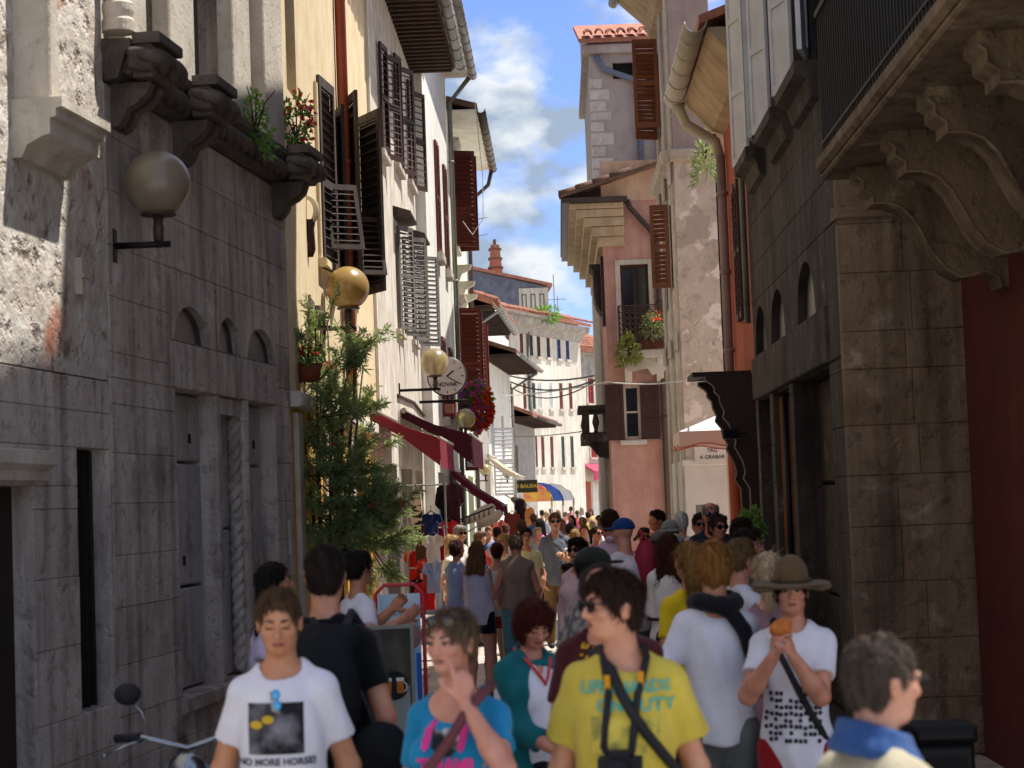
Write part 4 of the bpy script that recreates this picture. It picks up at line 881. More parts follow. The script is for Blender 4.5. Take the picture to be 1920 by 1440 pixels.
def strands(me, hc, RH, n, hs, seed):
    """thin blades combed over the hair surface, joined into the hair mesh"""
    R = np.random.default_rng(seed); nv = len(me.vertices); nf = len(me.polygons)
    co = np.empty(nv * 3, np.float32); me.vertices.foreach_get('co', co); co = co.reshape(-1, 3)
    li = np.empty(nf * 4, np.int32); me.loops.foreach_get('vertex_index', li); li = li.reshape(-1, 4)
    pn = np.empty(nf * 3, np.float32); me.polygons.foreach_get('normal', pn); pn = pn.reshape(-1, 3)
    k = R.integers(0, nf, n); c = co[li[k]].mean(1); nn = pn[k]
    loc = (c - hc) @ RH; up = RH @ np3((0, 0, 1)); crown = np3((0, .05, .10))
    fl = loc - crown; fl = fl @ RH.T; fl += -up * (.9 if hs in ('long', 'longtail', 'ponytail') else .25)
    fl = fl - nn * (fl * nn).sum(1)[:, None]; fl /= np.linalg.norm(fl, axis=1)[:, None] + 1e-6
    fl += R.normal(size=fl.shape) * .28; fl /= np.linalg.norm(fl, axis=1)[:, None] + 1e-6
    L = (.05 if hs in ('long', 'longtail', 'ponytail') else .016 if hs in ('crop', 'balding') else .028) * R.uniform(.5, 1.4, n)[:, None]
    sd = np.cross(fl, nn); sd /= np.linalg.norm(sd, axis=1)[:, None] + 1e-6; w_ = .0013
    b = c - nn * .002; m_ = c + fl * L * .5 + nn * R.uniform(.001, .005, n)[:, None]; t = c + fl * L + nn * (R.uniform(-.002, .006, n) + .012 * (R.uniform(0, 1, n) > .9))[:, None]
    V = np.concatenate([co, np.stack([b - sd * w_, b + sd * w_, m_ + sd * w_, m_ - sd * w_, t], 1).reshape(-1, 3)])
    o = nv + 5 * np.arange(n)[:, None]; F1 = np.concatenate([li, o + [[0, 1, 2, 3]]]).astype(np.int32); F2 = (o + [[3, 2, 4]]).astype(np.int32)
    me.clear_geometry(); me.vertices.add(len(V)); me.vertices.foreach_set('co', V.astype(np.float32).ravel())
    me.loops.add(F1.size + F2.size); me.loops.foreach_set('vertex_index', np.concatenate([F1.ravel(), F2.ravel()])); me.polygons.add(len(F1) + len(F2))
    me.polygons.foreach_set('loop_start', np.concatenate([np.arange(0, F1.size, 4), F1.size + np.arange(0, F2.size, 3)]).astype(np.int32)); me.polygons.foreach_set('loop_total', np.concatenate([np.full(len(F1), 4), np.full(len(F2), 3)]).astype(np.int32))
    me.update(calc_edges=True); me.shade_smooth()
def skinmat(c): return mat('skin_' + c, mul(S(c), 1.22), (S(c)[0] * 1.05, S(c)[1] * .88, S(c)[2] * .82, 1), rough=.45, scale=16, bump=.10, bscale=70, spec=.45)
def clothmat(c, c2=None): return mat('cloth_' + c + (c2 or ''), c, c2 or mul(S(c), .88), rough=.9, scale=9, bump=.55, bscale=8, stretch=(1, 1, .6), spec=.15, sheen=.1)
def hairmat(c): return mat('hair_' + c, mul(S(c), 1.5), mul(S(c), .65), rough=.62, scale=60, stretch=(1, 1, .12), bump=.7, bscale=110, spec=.14)
m_shoe = mat('shoe_leather', '#2a2522', '#3a332e', rough=.6); m_lens = mat('sunglass_lens', '#0a0808', rough=.05, spec=.7, bump=0); m_lensb = mat('blue_mirror_lens', '#3f9fd8', rough=.1, spec=.8, bump=0, metal=.5)
m_eyew = mat('eye_white', '#8f857c', rough=.4, bump=0); m_iris = mat('iris', '#2a1e18', rough=.2, bump=0); m_lip = mat('lip', '#8a463e', '#763832', rough=.5, bump=0)
m_strap = mat('black_strap', '#15151a', '#1d1d22', rough=.7, bump=.1)
PN = [0]
def person(px, py, d, yaw, label, top=None, bottom=None, hair=('short', '#3a2a20'), skin='#b98468', sex='m', girth=1.0, hyaw=0, pitch=0, lean=0,
           lh='down', rh='down', vox=.011, face=0, glasses=None, walk=0.0, hat=None, group=None, extras=None, zoff=0.0, hmin=None, curl=.35, tiltz=0):
    """px,py = where the top of the head sits in the street view at distance d; yaw 0 faces the camera, 90 faces right"""
    p0 = atY(px, py, d); H = p0.z + zoff; s = H / 1.75; PN[0] += 1; seed = PN[0]; R_ = random.Random(seed)
    root = thing('person', label, 'person', (p0.x, p0.y, .03), math.radians(yaw), group)
    fem = sex == 'f'; sw = (.119 if fem else .133) * (1 + (girth - 1) * .4); gx = girth
    hipz, kz = .92, .50
    RL = rotm('X', lean)   # lean forward (towards -y) about the hips
    piv = np3((0, 0, .95))
    U = lambda p: RL @ (np3(p) - piv) + piv
    hf_ = .875 if fem else .905
    nb = U((0, .012, 1.455)); hc0 = U((0, -.012, 1.63))
    RH = RL @ rotm('Z', hyaw) @ rotm('X', pitch) @ rotm('Y', tiltz); neckpiv = U((0, .02, 1.53)); hc = neckpiv + RH @ np3((0, -.03, .105))
    Hd = lambda p: hc + RH @ np3(p)
    # ---- arms
    def ik(side, tgt):
        Sh = U((side * sw, .012, 1.388)); L1, L2 = .285, .25
        pres = {'down': (side * (sw + .035), -.03, .90), 'back': (side * (sw + .05), .10, .93), 'fwd': (side * (sw + .02), -.2, 1.0), 'hip': (side * .16, -.06, 1.0), 'front': (side * .03, -.26, 1.08), 'chest': (side * .08, -.26, 1.24), 'mouth': (side * .05, -.22, 1.48), 'cross': (-side * .10, -.2, 1.12), 'pocket': (side * (sw + .02), -.04, .93)}
        W = U(pres[tgt]) if isinstance(tgt, str) else np3(tgt)
        v = W - Sh; D_ = np.linalg.norm(v); D_ = min(D_, (L1 + L2) * .995); v = unit(v); W = Sh + v * D_
        a = (L1 ** 2 - L2 ** 2 + D_ ** 2) / (2 * D_); h = math.sqrt(max(0, L1 ** 2 - a * a))
        hint = np3((side * .5, .55, -.75)); hint = unit(hint - v * (hint @ v)); E_ = Sh + v * a + hint * h
        return Sh, E_, W
    AR = {sd: ik(sd, t) for sd, t in ((1, lh), (-1, rh))}
    # ---- legs (stride along y)
    LG_ = {}
    for sd in (1, -1):
        st_ = walk * sd; hip = np3((sd * .088, 0, hipz)); knee = np3((sd * .095, -.05 - st_ * .5 * .8, kz + .01)); ank = np3((sd * .095, -st_ + .02, .085 + max(0, -st_) * .25))
        LG_[sd] = (hip, knee, ank)
    # ---- skin
    B = SDF(); k = .035
    B.ell((0, .0, .955), (.142 * gx, .102 * gx, .12), k=k)
    B.ell(U((0, -.005 * gx, 1.10)), (.117 * gx, .090 * gx, .15), RL, k=k); B.ell(U((0, .008, 1.29)), (.126 * (.94 if fem else 1) * (1 + (gx - 1) * .6), .108 * gx, .18), RL, k=.05)
    [B.cap(U((sd * .035, .018, 1.452)), U((sd * (sw - .01), .012, 1.392)), .034, .046, k=.04) for sd in (1, -1)]
    if fem:
        for sd in (1, -1): B.ell(U((sd * .07, -.085, 1.275)), (.06, .055, .06), RL, k=.03)
    B.cap(nb, Hd((0, .02, -.06)), .056 if not fem else .048, .05 if not fem else .043, k=.035)
    for sd in (1, -1):
        Sh, E_, W = AR[sd]; f = .86 if fem else 1.0
        B.cap(Sh, E_, .045 * f * (1 + (gx - 1) * .6), .040 * f, k=.03); B.cap(E_, E_ + (W - E_) * .35, .041 * f, .043 * f, k=.02); B.cap(E_ + (W - E_) * .3, W, .042 * f, .027 * f, k=.02)
        fd = unit(W - E_); pn = unit(np.cross(fd, np3((0, 0, 1))) if abs(fd[2]) < .8 else np3((-sd, -.1, 0))); pn = pn if pn @ np3((-sd, 0, 0)) > -.2 else -pn
        hx = extras.get('palm', {}).get(sd) if extras else None
        if hx is not None: fd = unit(hx[0]); pn = unit(np3(hx[1]) - fd * (np3(hx[1]) @ fd))
        sv = np.cross(fd, pn) * sd; cl = extras.get('curl', {}).get(sd, curl) if extras else curl
        Rm = np.stack([fd, sv, pn], 1); B.ell(W + fd * .05, (.056, .041, .017), Rm, k=.012)
        for q, (off, ln) in enumerate(((.031, .072), (.0105, .081), (-.0105, .075), (-.030, .058))):
            c_ = cl[q] if isinstance(cl, (list, tuple)) else cl
            b_ = W + fd * (.088 - .006 * abs(q - 1)) + sv * off; ang = 0
            for seg, (fr_, bend, r0) in enumerate(((.45, 62, .0088), (.32, 80, .008), (.23, 55, .0072))):
                ang += c_ * bend; dv = fd * math.cos(math.radians(ang)) + pn * math.sin(math.radians(ang)) + sv * off * .8; e_ = b_ + unit(dv) * ln * fr_
                B.cap(b_, e_, r0, r0 * .94, k=.004); b_ = e_
        t0 = W + fd * .028 + sv * .030; t1 = t0 + unit(fd * .7 + sv * .75 + pn * .35) * .042; t2 = t1 + unit(fd * .9 + sv * .15 + pn * .5) * .032
        B.cap(W + fd * .012 + sv * .012, t0, .016, .013, k=.01); B.cap(t0, t1, .0115, .010, k=.006); B.cap(t1, t2, .010, .0085, k=.004)
        hip, knee, ank = LG_[sd]; B.cap(hip, knee, .082 * gx ** .6, .055, k=.03); B.cap(knee, knee + (ank - knee) * .35, .054, .056, k=.02); B.cap(knee + (ank - knee) * .3, ank, .056, .035, k=.02)
        B.cap(ank + (0, .01, -.03), ank + (0, -.15, -.055), .036, .027, k=.02)
    # head
        E = lambda c, r, k_=.012, sub=False: B.ell(Hd(np3(c) * hf_), np3(r) * hf_, RH, k_, sub)
    Cp = lambda a, b, ra, rb, k_=.008, sub=False: B.cap(Hd(np3(a) * hf_), Hd(np3(b) * hf_), ra * hf_, rb * hf_, k_, sub)
    E((0, .012, .03), (.076, .095, .088), .02); E((0, -.022, -.03), (.062, .070, .075), .03)
    E((0, -.05, -.083), (.036, .036, .026), .022); E((0, -.012, -.065), (.054, .055, .038), .025)
    if face or vox < .02:
        for sd in (1, -1):
            E((sd * .041, -.062, -.018), (.024, .024, .02), .014); E((sd * .078, .012, -.012), (.008, .02, .031), .006); E((sd * .083, .018, .006), (.006, .017, .014), .004)
            E((sd * .031, -.088, .012), (.018, .012, .011), .008, True); E((sd * .030, -.082, .010), (.0135, .011, .010), .003); E((sd * .03, -.083, .027), (.024, .012, .007), .008)
        Cp((0, -.085, .018), (0, -.108, -.022), .009, .0125, .008)
        for sd in (1, -1): E((sd * .0115, -.097, -.028), (.009, .011, .008), .005)
        Cp((-.017, -.084, -.054), (.017, -.084, -.054), .0068, .0068, .005); E((0, -.091, -.0535), (.016, .007, .0055), .004); Cp((-.013, -.083, -.064), (.013, -.083, -.064), .0072, .0072, .005)
    sm = skinmat(skin); sc = (s, s, s)
    bod = put('body', B.mesh('body', vox), sm, root); bod.scale = sc
    def child(nm, me, m, lab=None, par=None):
        o = put(nm, me, m, par or root)
        if par is None: o.scale = sc
        if lab: o['label'] = lab
        return o
    info = dict(root=root, body=bod, Hd=Hd, RH=RH, U=U, AR=AR, s=s, sw=sw, H=H, child=child, hf=hf_)
    # ---- top
    if top:
        T = SDF(); g_ = top.get('loose', .016); hem = top.get('hem', .90); cl = [(np3((0, 0, hem)), np3((0, 0, -1)))]; k = .045
        T.ell((0, .0, .955), (.144 * gx + g_, .104 * gx + g_, .16), k=k, clip=cl); T.ell(U((0, -.005 * gx, 1.10)), (.120 * gx + g_, .092 * gx + g_, .18), RL, k=k, clip=cl)
        T.ell(U((0, .008, 1.29)), (.128 * (.94 if fem else 1) * (1 + (gx - 1) * .6) + g_, .110 * gx + g_, .185), RL, k=.05, clip=cl)
        T.cap((0, .0, hem - .05), U((0, 0, 1.2)), .105 * gx + g_, .11 * gx + g_, k=.05, clip=cl)
        slv = top.get('sleeve', 'short')
        if slv == 'tank':
            for sd in (1, -1): T.cap(U((sd * .085, -.03, 1.36)), U((sd * .095, .02, 1.455)), .028, .022, k=.03); T.cap(U((sd * .095, .02, 1.455)), U((sd * .08, .06, 1.36)), .022, .03, k=.03)
        else:
            [T.cap(U((sd * .035, .018, 1.455)), U((sd * (sw - .01), .012, 1.394)), .036 + g_ * .3, .047 + g_ * .6, k=.04) for sd in (1, -1)]
            T.cap(U((-.05, .02, 1.462)), U((.05, .02, 1.462)), .036, k=.04)
        if fem:
            for sd in (1, -1): T.ell(U((sd * .07, -.085, 1.275)), (.06 + g_ * .6, .055 + g_ * .7, .06 + g_), RL, k=.04)
        for sd in (1, -1):
            Sh, E_, W = AR[sd]
            if slv in ('short', 'long', 'half'):
                fr_ = {'short': .62, 'half': .95, 'long': 1.0}[slv]; e1 = Sh + (E_ - Sh) * min(fr_ + .12, 1.0); ax_ = unit(E_ - Sh)
                cc = [] if slv == 'long' else [(Sh + (E_ - Sh) * fr_, ax_)]
                T.cap(Sh, e1, .045 + g_ * .6, .042 + g_ * (1.0 if slv == 'short' else .7), k=.03, clip=cc)
                if slv == 'long':
                    wr_ = E_ + (W - E_) * top.get('cuff', .92); T.cap(E_, wr_ + unit(W - E_) * .03, .045 + g_ * .6, .034 + g_ * .6, k=.025, clip=[(wr_, unit(W - E_))])
        nk = top.get('neck', 'crew')
        if nk == 'crew': T.cap(U((0, .0, 1.475)), U((0, -.05, 1.60)), .068, .075, k=.012, sub=True)
        elif nk == 'v': T.cap(U((0, .0, 1.475)), U((0, -.05, 1.60)), .070, .08, k=.012, sub=True); T.cap(U((0, -.16, 1.36)), U((0, -.09, 1.50)), .012, .055, k=.01, sub=True)
        elif nk == 'scoop': T.ell(U((0, -.06, 1.47)), (.095, .09, .085), RL, .012, True); T.cap(U((0, .02, 1.47)), U((0, 0, 1.6)), .085, k=.012, sub=True)
        elif nk == 'open': T.cap(U((0, .0, 1.475)), U((0, -.05, 1.60)), .068, .075, k=.012, sub=True); T.ell(U((0, -.14, 1.15)), (.092, .085, .42), RL, .02, True)
        if nk == 'collar' or top.get('collar'):
            for sd in (1, -1): T.cap(U((sd * .055, .06, 1.50)), U((sd * .062, -.045, 1.455)), .020, .022, k=.012)
            T.cap(U((-.045, .07, 1.50)), U((.045, .07, 1.50)), .022, k=.012)
        tv = top.get('vox', vox * 1.15)
        tm = top.get('mat') or clothmat(top['col'], top.get('col2'))
        info['top'] = child(top.get('name', 'shirt'), T.mesh('shirt', tv, top.get('wr', .0045 if vox < .02 else 0), 15, seed, (1, 1, .6)), tm)
        if top.get('under'):
            # inner shirt showing between open fronts
            I = SDF(); I.ell(U((0, -.005, 1.10)), (.146 * gx, .106 * gx + .004, .2), RL, k=.04); I.ell(U((0, .0, 1.29)), (.150 * gx, .114 * gx, .18), RL, k=.05); I.ell((0, 0, .98), (.15 * gx, .11 * gx, .14), k=.04)
            if fem:
                for sd in (1, -1): I.ell(U((sd * .07, -.09, 1.275)), (.064, .06, .064), RL, k=.03)
            I.cap(U((0, -.12, 1.40)), U((0, -.07, 1.52)), .02, .06, k=.01, sub=True); I.cap(U((0, .0, 1.475)), U((0, -.05, 1.60)), .068, .075, k=.012, sub=True)
            info['under'] = child('under_shirt', I.mesh('under_shirt', vox * 1.15, .0015, 20, seed), clothmat(top['under']))
    # ---- bottom
    if bottom:
        kind = bottom.get('kind', 'trousers'); P = SDF(); g_ = bottom.get('loose', .02); wz = bottom.get('waist', 1.03); cw = [(np3((0, 0, wz)), np3((0, 0, 1)))]
        P.ell((0, .0, .96), (.150 * gx + .010, .105 * gx + .012, .14), k=.03, clip=cw)
        if kind == 'skirt':
            hz = bottom.get('hem', .45); P.cap((0, 0, .98), (0, 0, hz - .1), .125 * gx, .17, k=.04, clip=cw + [(np3((0, 0, hz)), np3((0, 0, -1)))])
        else:
            for sd in (1, -1):
                hip, knee, ank = LG_[sd]
                if kind == 'trousers':
                    P.cap(hip, knee, .088 * gx ** .6 + g_ * .4, .062 + g_ * .6, k=.025, clip=cw); P.cap(knee, ank + (0, 0, .02), .062 + g_ * .6, .048 + g_ * .8, k=.02, clip=[(ank - (0, 0, .02), np3((0, 0, -1)))])
                else:
                    hz = bottom.get('hem', .55 if kind == 'shorts' else .78); P.cap(hip, knee, .092 * gx ** .6 + g_ * .4, .066 + g_, k=.025, clip=cw + [(np3((0, 0, hz)), np3((0, 0, -1)))])
        info['bottom'] = child(bottom.get('name', kind), P.mesh(kind, max(vox * 1.5, .014), .002, 18, seed + 1), bottom.get('mat') or clothmat(bottom['col'], bottom.get('col2')))
    # shoes
    me_ = None
    for sd in (1, -1):
        a = LG_[sd][2]; Sx = SDF(); Sx.cap(a + (0, .035, -.045), a + (0, -.16, -.05), .043, .036, k=.02, clip=[(np3((0, 0, a[2] - .083)), np3((0, 0, -1)))]); Sx.cap(a + (0, .02, -.02), a + (0, .01, .02), .045, .043, k=.02)
        child('shoe', Sx.mesh('shoe', .016), m_shoe)
    # ---- hair
    hs, hcx = hair
    hm = hairmat(hcx); hv = min(max(vox * .8, .007), .014)
    Hh = SDF()
    HE = lambda c, r, k_=.015, sub=False, clip=(): Hh.ell(Hd(np3(c) * hf_), np3(r) * hf_, RH, k_, sub, clip)
    HC = lambda a, b, ra, rb, k_=.02, sub=False: Hh.cap(Hd(np3(a) * hf_), Hd(np3(b) * hf_), ra, rb, k_, sub)
    fcut = lambda: (HE((0, -.118, -.035), (.078, .072, .104), .010, True))
    if hs != 'none':
        if hs in ('short', 'crop', 'balding'):
            th = .008 if hs != 'crop' else .004
            HE((0, .016, .033), (.076 + th, .096 + th, .089 + th * (1.6 if hs == 'short' else 1))); HE((0, .045, -.015), (.070, .062, .072), .02)
            if hs == 'short': HE((.012, -.04, .096), (.052, .042, .024), .02)
            fcut(); HE((0, -.103, .012), (.067, .066, .066), .01, True)
            for sd in (1, -1): HE((sd * .088, .0, -.045), (.026, .036, .052), .01, True)
            HE((0, .03, -.14), (.12, .14, .075), .012, True)
            if hs == 'balding': HE((0, -.02, .115), (.065, .085, .045), .012, True)
        elif hs == 'bob':
            HE((0, .02, .03), (.096, .112, .106)); HE((0, .03, -.03), (.094, .095, .085), .03); HE((0, -.03, .09), (.08, .08, .035), .02); fcut(); HE((0, .02, -.16), (.14, .14, .07), .015, True)
            for sd in (1, -1): HE((sd * .075, -.085, -.06), (.04, .05, .06), .015, True)
        elif hs in ('long', 'ponytail', 'bun', 'longtail'):
            HE((0, .018, .032), (.084, .103, .097)); fcut(); HE((0, -.105, .02), (.066, .055, .068), .01, True)
            HE((0, -.02, -.15), (.12, .12, .075), .012, True)
            for sd in (1, -1): HE((sd * .09, -.03, -.055), (.03, .04, .05), .012, True)
            if hs == 'long':
                for sd in (1, 0, -1): HC((sd * .05, .055, .0), (sd * .075, .085, -.30), .045, .038, .03); HC((sd * .07, .02, -.02), (sd * .095, .04, -.26), .028, .026, .02)
            elif hs == 'longtail':
                HC((0, .09, .03), (.01, .13, -.10), .05, .052, .03); HC((.01, .13, -.10), (.03, .14, -.40), .052, .035, .03); HC((.03, .14, -.40), (.04, .13, -.50), .035, .014, .03)
            elif hs == 'ponytail':
                HC((0, .10, .05), (.0, .15, .03), .03, .035, .02); HC((.0, .15, .03), (.0, .155, -.16), .035, .018, .03)
            else: HE((0, .105, .06), (.042, .042, .042), .01); HE((0, .06, -.02), (.066, .05, .06), .02)
        if hat: HE((0, .0, .125), (.13, .15, .085), .012, True)
        hme = Hh.mesh('hair', hv, .0032, 60, seed, (1, 1, .45))
        if vox <= .0125: strands(hme, hc, RH, 9000 if vox < .0095 else 3000, hs, seed)
        child('hair', hme, hm)
    # ---- hats
    if hat:
        kind, hc_ = hat; Q = SDF(); QE = lambda c, r, k_=.01, sub=False, clip=(): Q.ell(Hd(np3(c) * hf_), np3(r) * hf_, RH, k_, sub, clip)
        up = RH @ np3((0, 0, 1))
        if kind == 'cap':
            QE((0, .014, .045), (.092, .110, .086), clip=[(Hd((0, 0, .028)), -up)])
            QE((0, -.135, .036), (.068, .072, .010), .008)
        elif kind == 'bucket':
            QE((0, .014, .05), (.092, .108, .09), clip=[(Hd((0, 0, .02)), -up)]); QE((0, .01, .02), (.125, .14, .022), .02)
        else:
            fw = .165; QE((0, .012, .065), (.088, .103, .115), .02, clip=[(Hd((0, 0, .02)), -up)]); QE((0, .012, .030), (fw, fw * 1.05, .014), .03)
            for sd in (1, -1): QE((sd * fw * .9, .01, .020), (.04, .12, .012), .04)
        child('hat' if kind != 'cap' else 'cap', Q.mesh('hat', max(vox * .8, .006), .001, 30, seed), clothmat(hc_))
        if kind == 'brim':
            b_ = MB(); b_.tube([tuple(Hd((math.cos(a) * .093 * hf_, .012 + math.sin(a) * .108 * hf_, .048))) for a in [2 * math.pi * i / 24 for i in range(25)]], .009, 6, False); child('hat_band', b_.mesh('hat_band', True), clothmat('#3f3020'))
    # ---- face details
    if face:
        for sd in (1, -1):
            if face == 2:
                l_ = MB(); l_.tube([tuple(Hd(np3((sd * (.030 + x), -.0925 + abs(x) * .4, .004 - abs(x) * .05)) * hf_)) for x in (-.014, -.007, 0, .007, .014)], .0028, 5); child('eyelash', l_.mesh('eyelash', True), m_iris)
            elif not glasses or glasses == 'clear' or glasses == 'onhead':
                e_ = MB(); c_ = Hd(np3((sd * .030, -.0835, .0095)) * hf_); e_.sphere(c_, .0112, 10, (1, .9, .62)); eo = child('eye', e_.mesh('eye', True), m_eyew)
                i_ = MB(); c2 = Hd(np3((sd * .030, -.0905, .0095 - .002)) * hf_); i_.sphere(c2, .0066, 8, (1, 1, .85)); child('iris', i_.mesh('iris', True), m_iris)
                l_ = MB(); l_.tube([tuple(Hd(np3((sd * (.030 + x), -.0915 + abs(x) * .35, .0155 - abs(x) * .12)) * hf_)) for x in (-.014, -.007, 0, .007, .014)], .0034, 5); child('eyelash', l_.mesh('eyelash', True), m_iris)
            br = MB(); br.tube([tuple(Hd(np3((sd * x, y, z)) * hf_)) for x, y, z in ((.013, -.0925, .0285), (.022, -.0945, .0325), (.034, -.0905, .0335), (.047, -.0785, .028))], [.003, .0048, .0042, .002], 5); child('eyebrow', br.mesh('eyebrow', True), hm)
        for z_, r_, y_ in ((-.0525, .0042, -.0925), (-.0610, .0050, -.0905)):
            lp = MB(); lp.tube([tuple(Hd(np3((x, y_ + 9 * x * x, z_ + (0 if z_ < -.06 else -3.5 * x * x))) * hf_)) for x in (-.022, -.014, -.006, 0, .006, .014, .022)], [.001, r_ * .8, r_, r_ * .9, r_, r_ * .8, .001], 6); child('lip', lp.mesh('lip', True), m_lip)
    if glasses:
        gz, gy = (.0095, -.104) if glasses != 'onhead' else (.088, -.070)
        gb = MB(); 
        for sd in (1, -1):
            c_ = np3((sd * .033, gy, gz)) * hf_; n_ = 12; ring = [tuple(Hd(c_ + np3((.026 * math.cos(a), .004 * abs(math.cos(a)), .019 * math.sin(a))))) for a in [2 * math.pi * i / n_ for i in range(n_ + 1)]]
            gb.tube(ring, .0022, 5, False); gb.tube([tuple(Hd(c_ + np3((sd * .026, .004, .008)))), tuple(Hd(np3((sd * .083, .02, gz + .004)) * hf_))], .0025, 5)
        gb.tube([tuple(Hd(np3((-.01, gy, gz + .004)) * hf_)), tuple(Hd(np3((.01, gy, gz + .004)) * hf_))], .0022, 5)
        go = child('glasses', gb.mesh('glasses', True), m_strap)
        if glasses != 'clear':
            for sd in (1, -1):
                lb = MB(); c_ = np3((sd * .033, gy - .001, gz)) * hf_; n_ = 14; vs_ = [tuple(Hd(c_ + np3((0, -.004, 0))))] + [tuple(Hd(c_ + np3((.026 * math.cos(a), .003 * abs(math.cos(a)), .019 * math.sin(a))))) for a in [2 * math.pi * i / n_ for i in range(n_)]]
                lb.add(vs_, [(0, 1 + i, 1 + (i + 1) % n_) for i in range(n_)]); child('lens', lb.mesh('lens', True), m_lens, par=go)
    return info
def bvh_of(o): 
    me = o.data; return BVHTree.FromPolygons([v.co for v in me.vertices], [p.vertices[:] for p in me.polygons])
def proj_on(info, key, pts, off=.004, frm=(0, -1, 0), dy=-1.0):
    """drop local (x, z) points onto the garment from the front (dy<0) or back"""
    bv = bvh_of(info[key]); out_ = []
    for x, z in pts:
        h = bv.ray_cast(Vector((x, dy, z)), Vector((0, 1 if dy < 0 else -1, 0)))[0]
        out_.append((x, (h.y if h else 0) + (-off if dy < 0 else off), z))
    return out_
def print_rect(info, key, x0, x1, z0, z1, m, nx=14, nz=14, name='print', off=.004, dy=-1.0):
    pts = [(x0 + (x1 - x0) * i / nx, z0 + (z1 - z0) * j / nz) for j in range(nz + 1) for i in range(nx + 1)]; P_ = proj_on(info, key, pts, off, dy=dy)
    f = [(j * (nx + 1) + i, j * (nx + 1) + i + 1, (j + 1) * (nx + 1) + i + 1, (j + 1) * (nx + 1) + i) for j in range(nz) for i in range(nx)]
    b_ = MB().add(P_, f); return info['child'](name, b_.mesh(name, True), m)
def print_poly(info, key, poly, m, name='print', off=.006, dy=-1.0):
    """filled polygon as a fan round its centroid"""
    c = (sum(p[0] for p in poly) / len(poly), sum(p[1] for p in poly) / len(poly)); rings = []
    pts = [c] + [(c[0] + (p[0] - c[0]) * .5, c[1] + (p[1] - c[1]) * .5) for p in poly] + list(poly); P_ = proj_on(info, key, pts, off, dy=dy); n = len(poly)
    f = [(0, 1 + i, 1 + (i + 1) % n) for i in range(n)] + [(1 + i, 1 + n + i, 1 + n + (i + 1) % n, 1 + (i + 1) % n) for i in range(n)]
    return info['child'](name, MB().add(P_, f).mesh(name, True), m)
def print_line(info, key, pts, r, m, name='print', off=.004, dy=-1.0, seg=6):
    q = []
    for a, b_ in zip(pts[:-1], pts[1:]): q += [(a[0] + (b_[0] - a[0]) * i / seg, a[1] + (b_[1] - a[1]) * i / seg) for i in range(seg)]
    q.append(pts[-1]); P_ = [Vector(p) for p in proj_on(info, key, q, off, dy=dy)]; vs_ = []; f = []
    for i, p in enumerate(P_):
        t = (P_[min(i + 1, len(P_) - 1)] - P_[max(i - 1, 0)]).normalized(); s_ = Vector((t.z, 0, -t.x)).normalized() * r; vs_ += [p + s_, p - s_]
    f = [(2 * i, 2 * i + 1, 2 * i + 3, 2 * i + 2) for i in range(len(P_) - 1)]
    return info['child'](name, MB().add(vs_, f).mesh(name, True), m)
def print_text(info, key, body, size, x, z, m, bold=.0, flip=False, dy=-1.0, name='lettering', shear=0.0, sx=1.0):
    o = text(body, size, m, None, name, 0.0, bold=bold, shear=shear); me = o.data; bpy.data.objects.remove(o)
    pts = [(x + v.co.x * sx * (1 if dy < 0 else -1), z + v.co.y) for v in me.vertices]; P_ = proj_on(info, key, pts, .006, dy=dy)
    for v, p in zip(me.vertices, P_): v.co = p
    me.update(); return info['child'](name, me, m)
# ---------------------------------------------------------------- the crowd
def L2(info, px, py, Y=None):
    r = info['root']; Y = (r.location.y - .12) if Y is None else Y; w_ = atY(px, py, Y); a = r.rotation_euler.z; dx, dy = w_.x - r.location.x, w_.y - r.location.y
    return ((dx * math.cos(a) + dy * math.sin(a)) / info['s'], (-dx * math.sin(a) + dy * math.cos(a)) / info['s'], (w_.z - r.location.z) / info['s'])
def LT(px0, py0, d, yaw, px, py, Y):
    """local joint target for a person not built yet"""
    p0 = atY(px0, py0, d); s_ = p0.z / 1.75; w_ = atY(px, py, Y); a = math.radians(yaw); dx, dy = w_.x - p0.x, w_.y - p0.y
    return ((dx * math.cos(a) + dy * math.sin(a)) / s_, (-dx * math.sin(a) + dy * math.cos(a)) / s_, (w_.z - .03) / s_)
def gear(info, name, label, cat):
    r = info['root']; o = thing(name, label, cat, r.location[:], r.rotation_euler.z); return o
def gchild(o, info, nm, me, m):
    c = put(nm, me, m, o); c.scale = (info['s'],) * 3; return c
def pr(info, px, py): q = L2(info, px, py); return (q[0], q[2])
def cells(info, key, polys, m, name='print', off=.005):
    b_ = MB()
    for poly in polys: b_.add(proj_on(info, key, poly, off), [tuple(range(len(poly)))])
    return info['child'](name, b_.mesh(name), m)

# --- front row
P = person(523, 1113, 6.6, 4, 'young man with cropped brown hair in a white t-shirt printed with a dark photo', dict(col='#e6e4ea', col2='#d8d6de', neck='v', loose=.02, hem=.86), dict(col='#3a4048'),
           ('crop', '#5a4430'), '#b3805f', pitch=14, face=2, vox=.0075, lh='down', rh='down', walk=.12)
ph = mat('photo_print', '#17161a', '#8d8a92', scale=5, lo=.48, hi=.7, bump=0, rough=.8)
a, c = pr(P, 466, 1416), pr(P, 568, 1317); print_rect(P, 'top', a[0], c[0], a[1], c[1], ph, name='photo_print')
m_yp = mat('yellow_print', '#c9a62c', bump=0)
for (x0, y0) in ((480, 1360), (502, 1350)):
    print_poly(P, 'top', [pr(P, x0 + 12 * math.cos(t), y0 + 8 * math.sin(t)) for t in [2 * math.pi * i / 10 for i in range(10)]], m_yp, 'yellow_print', .008)
print_text(P, 'top', 'NO MORE HORSE!', .032, *pr(P, 518, 1429), mat('grey_ink', '#5a5a60', bump=0), bold=.0012)
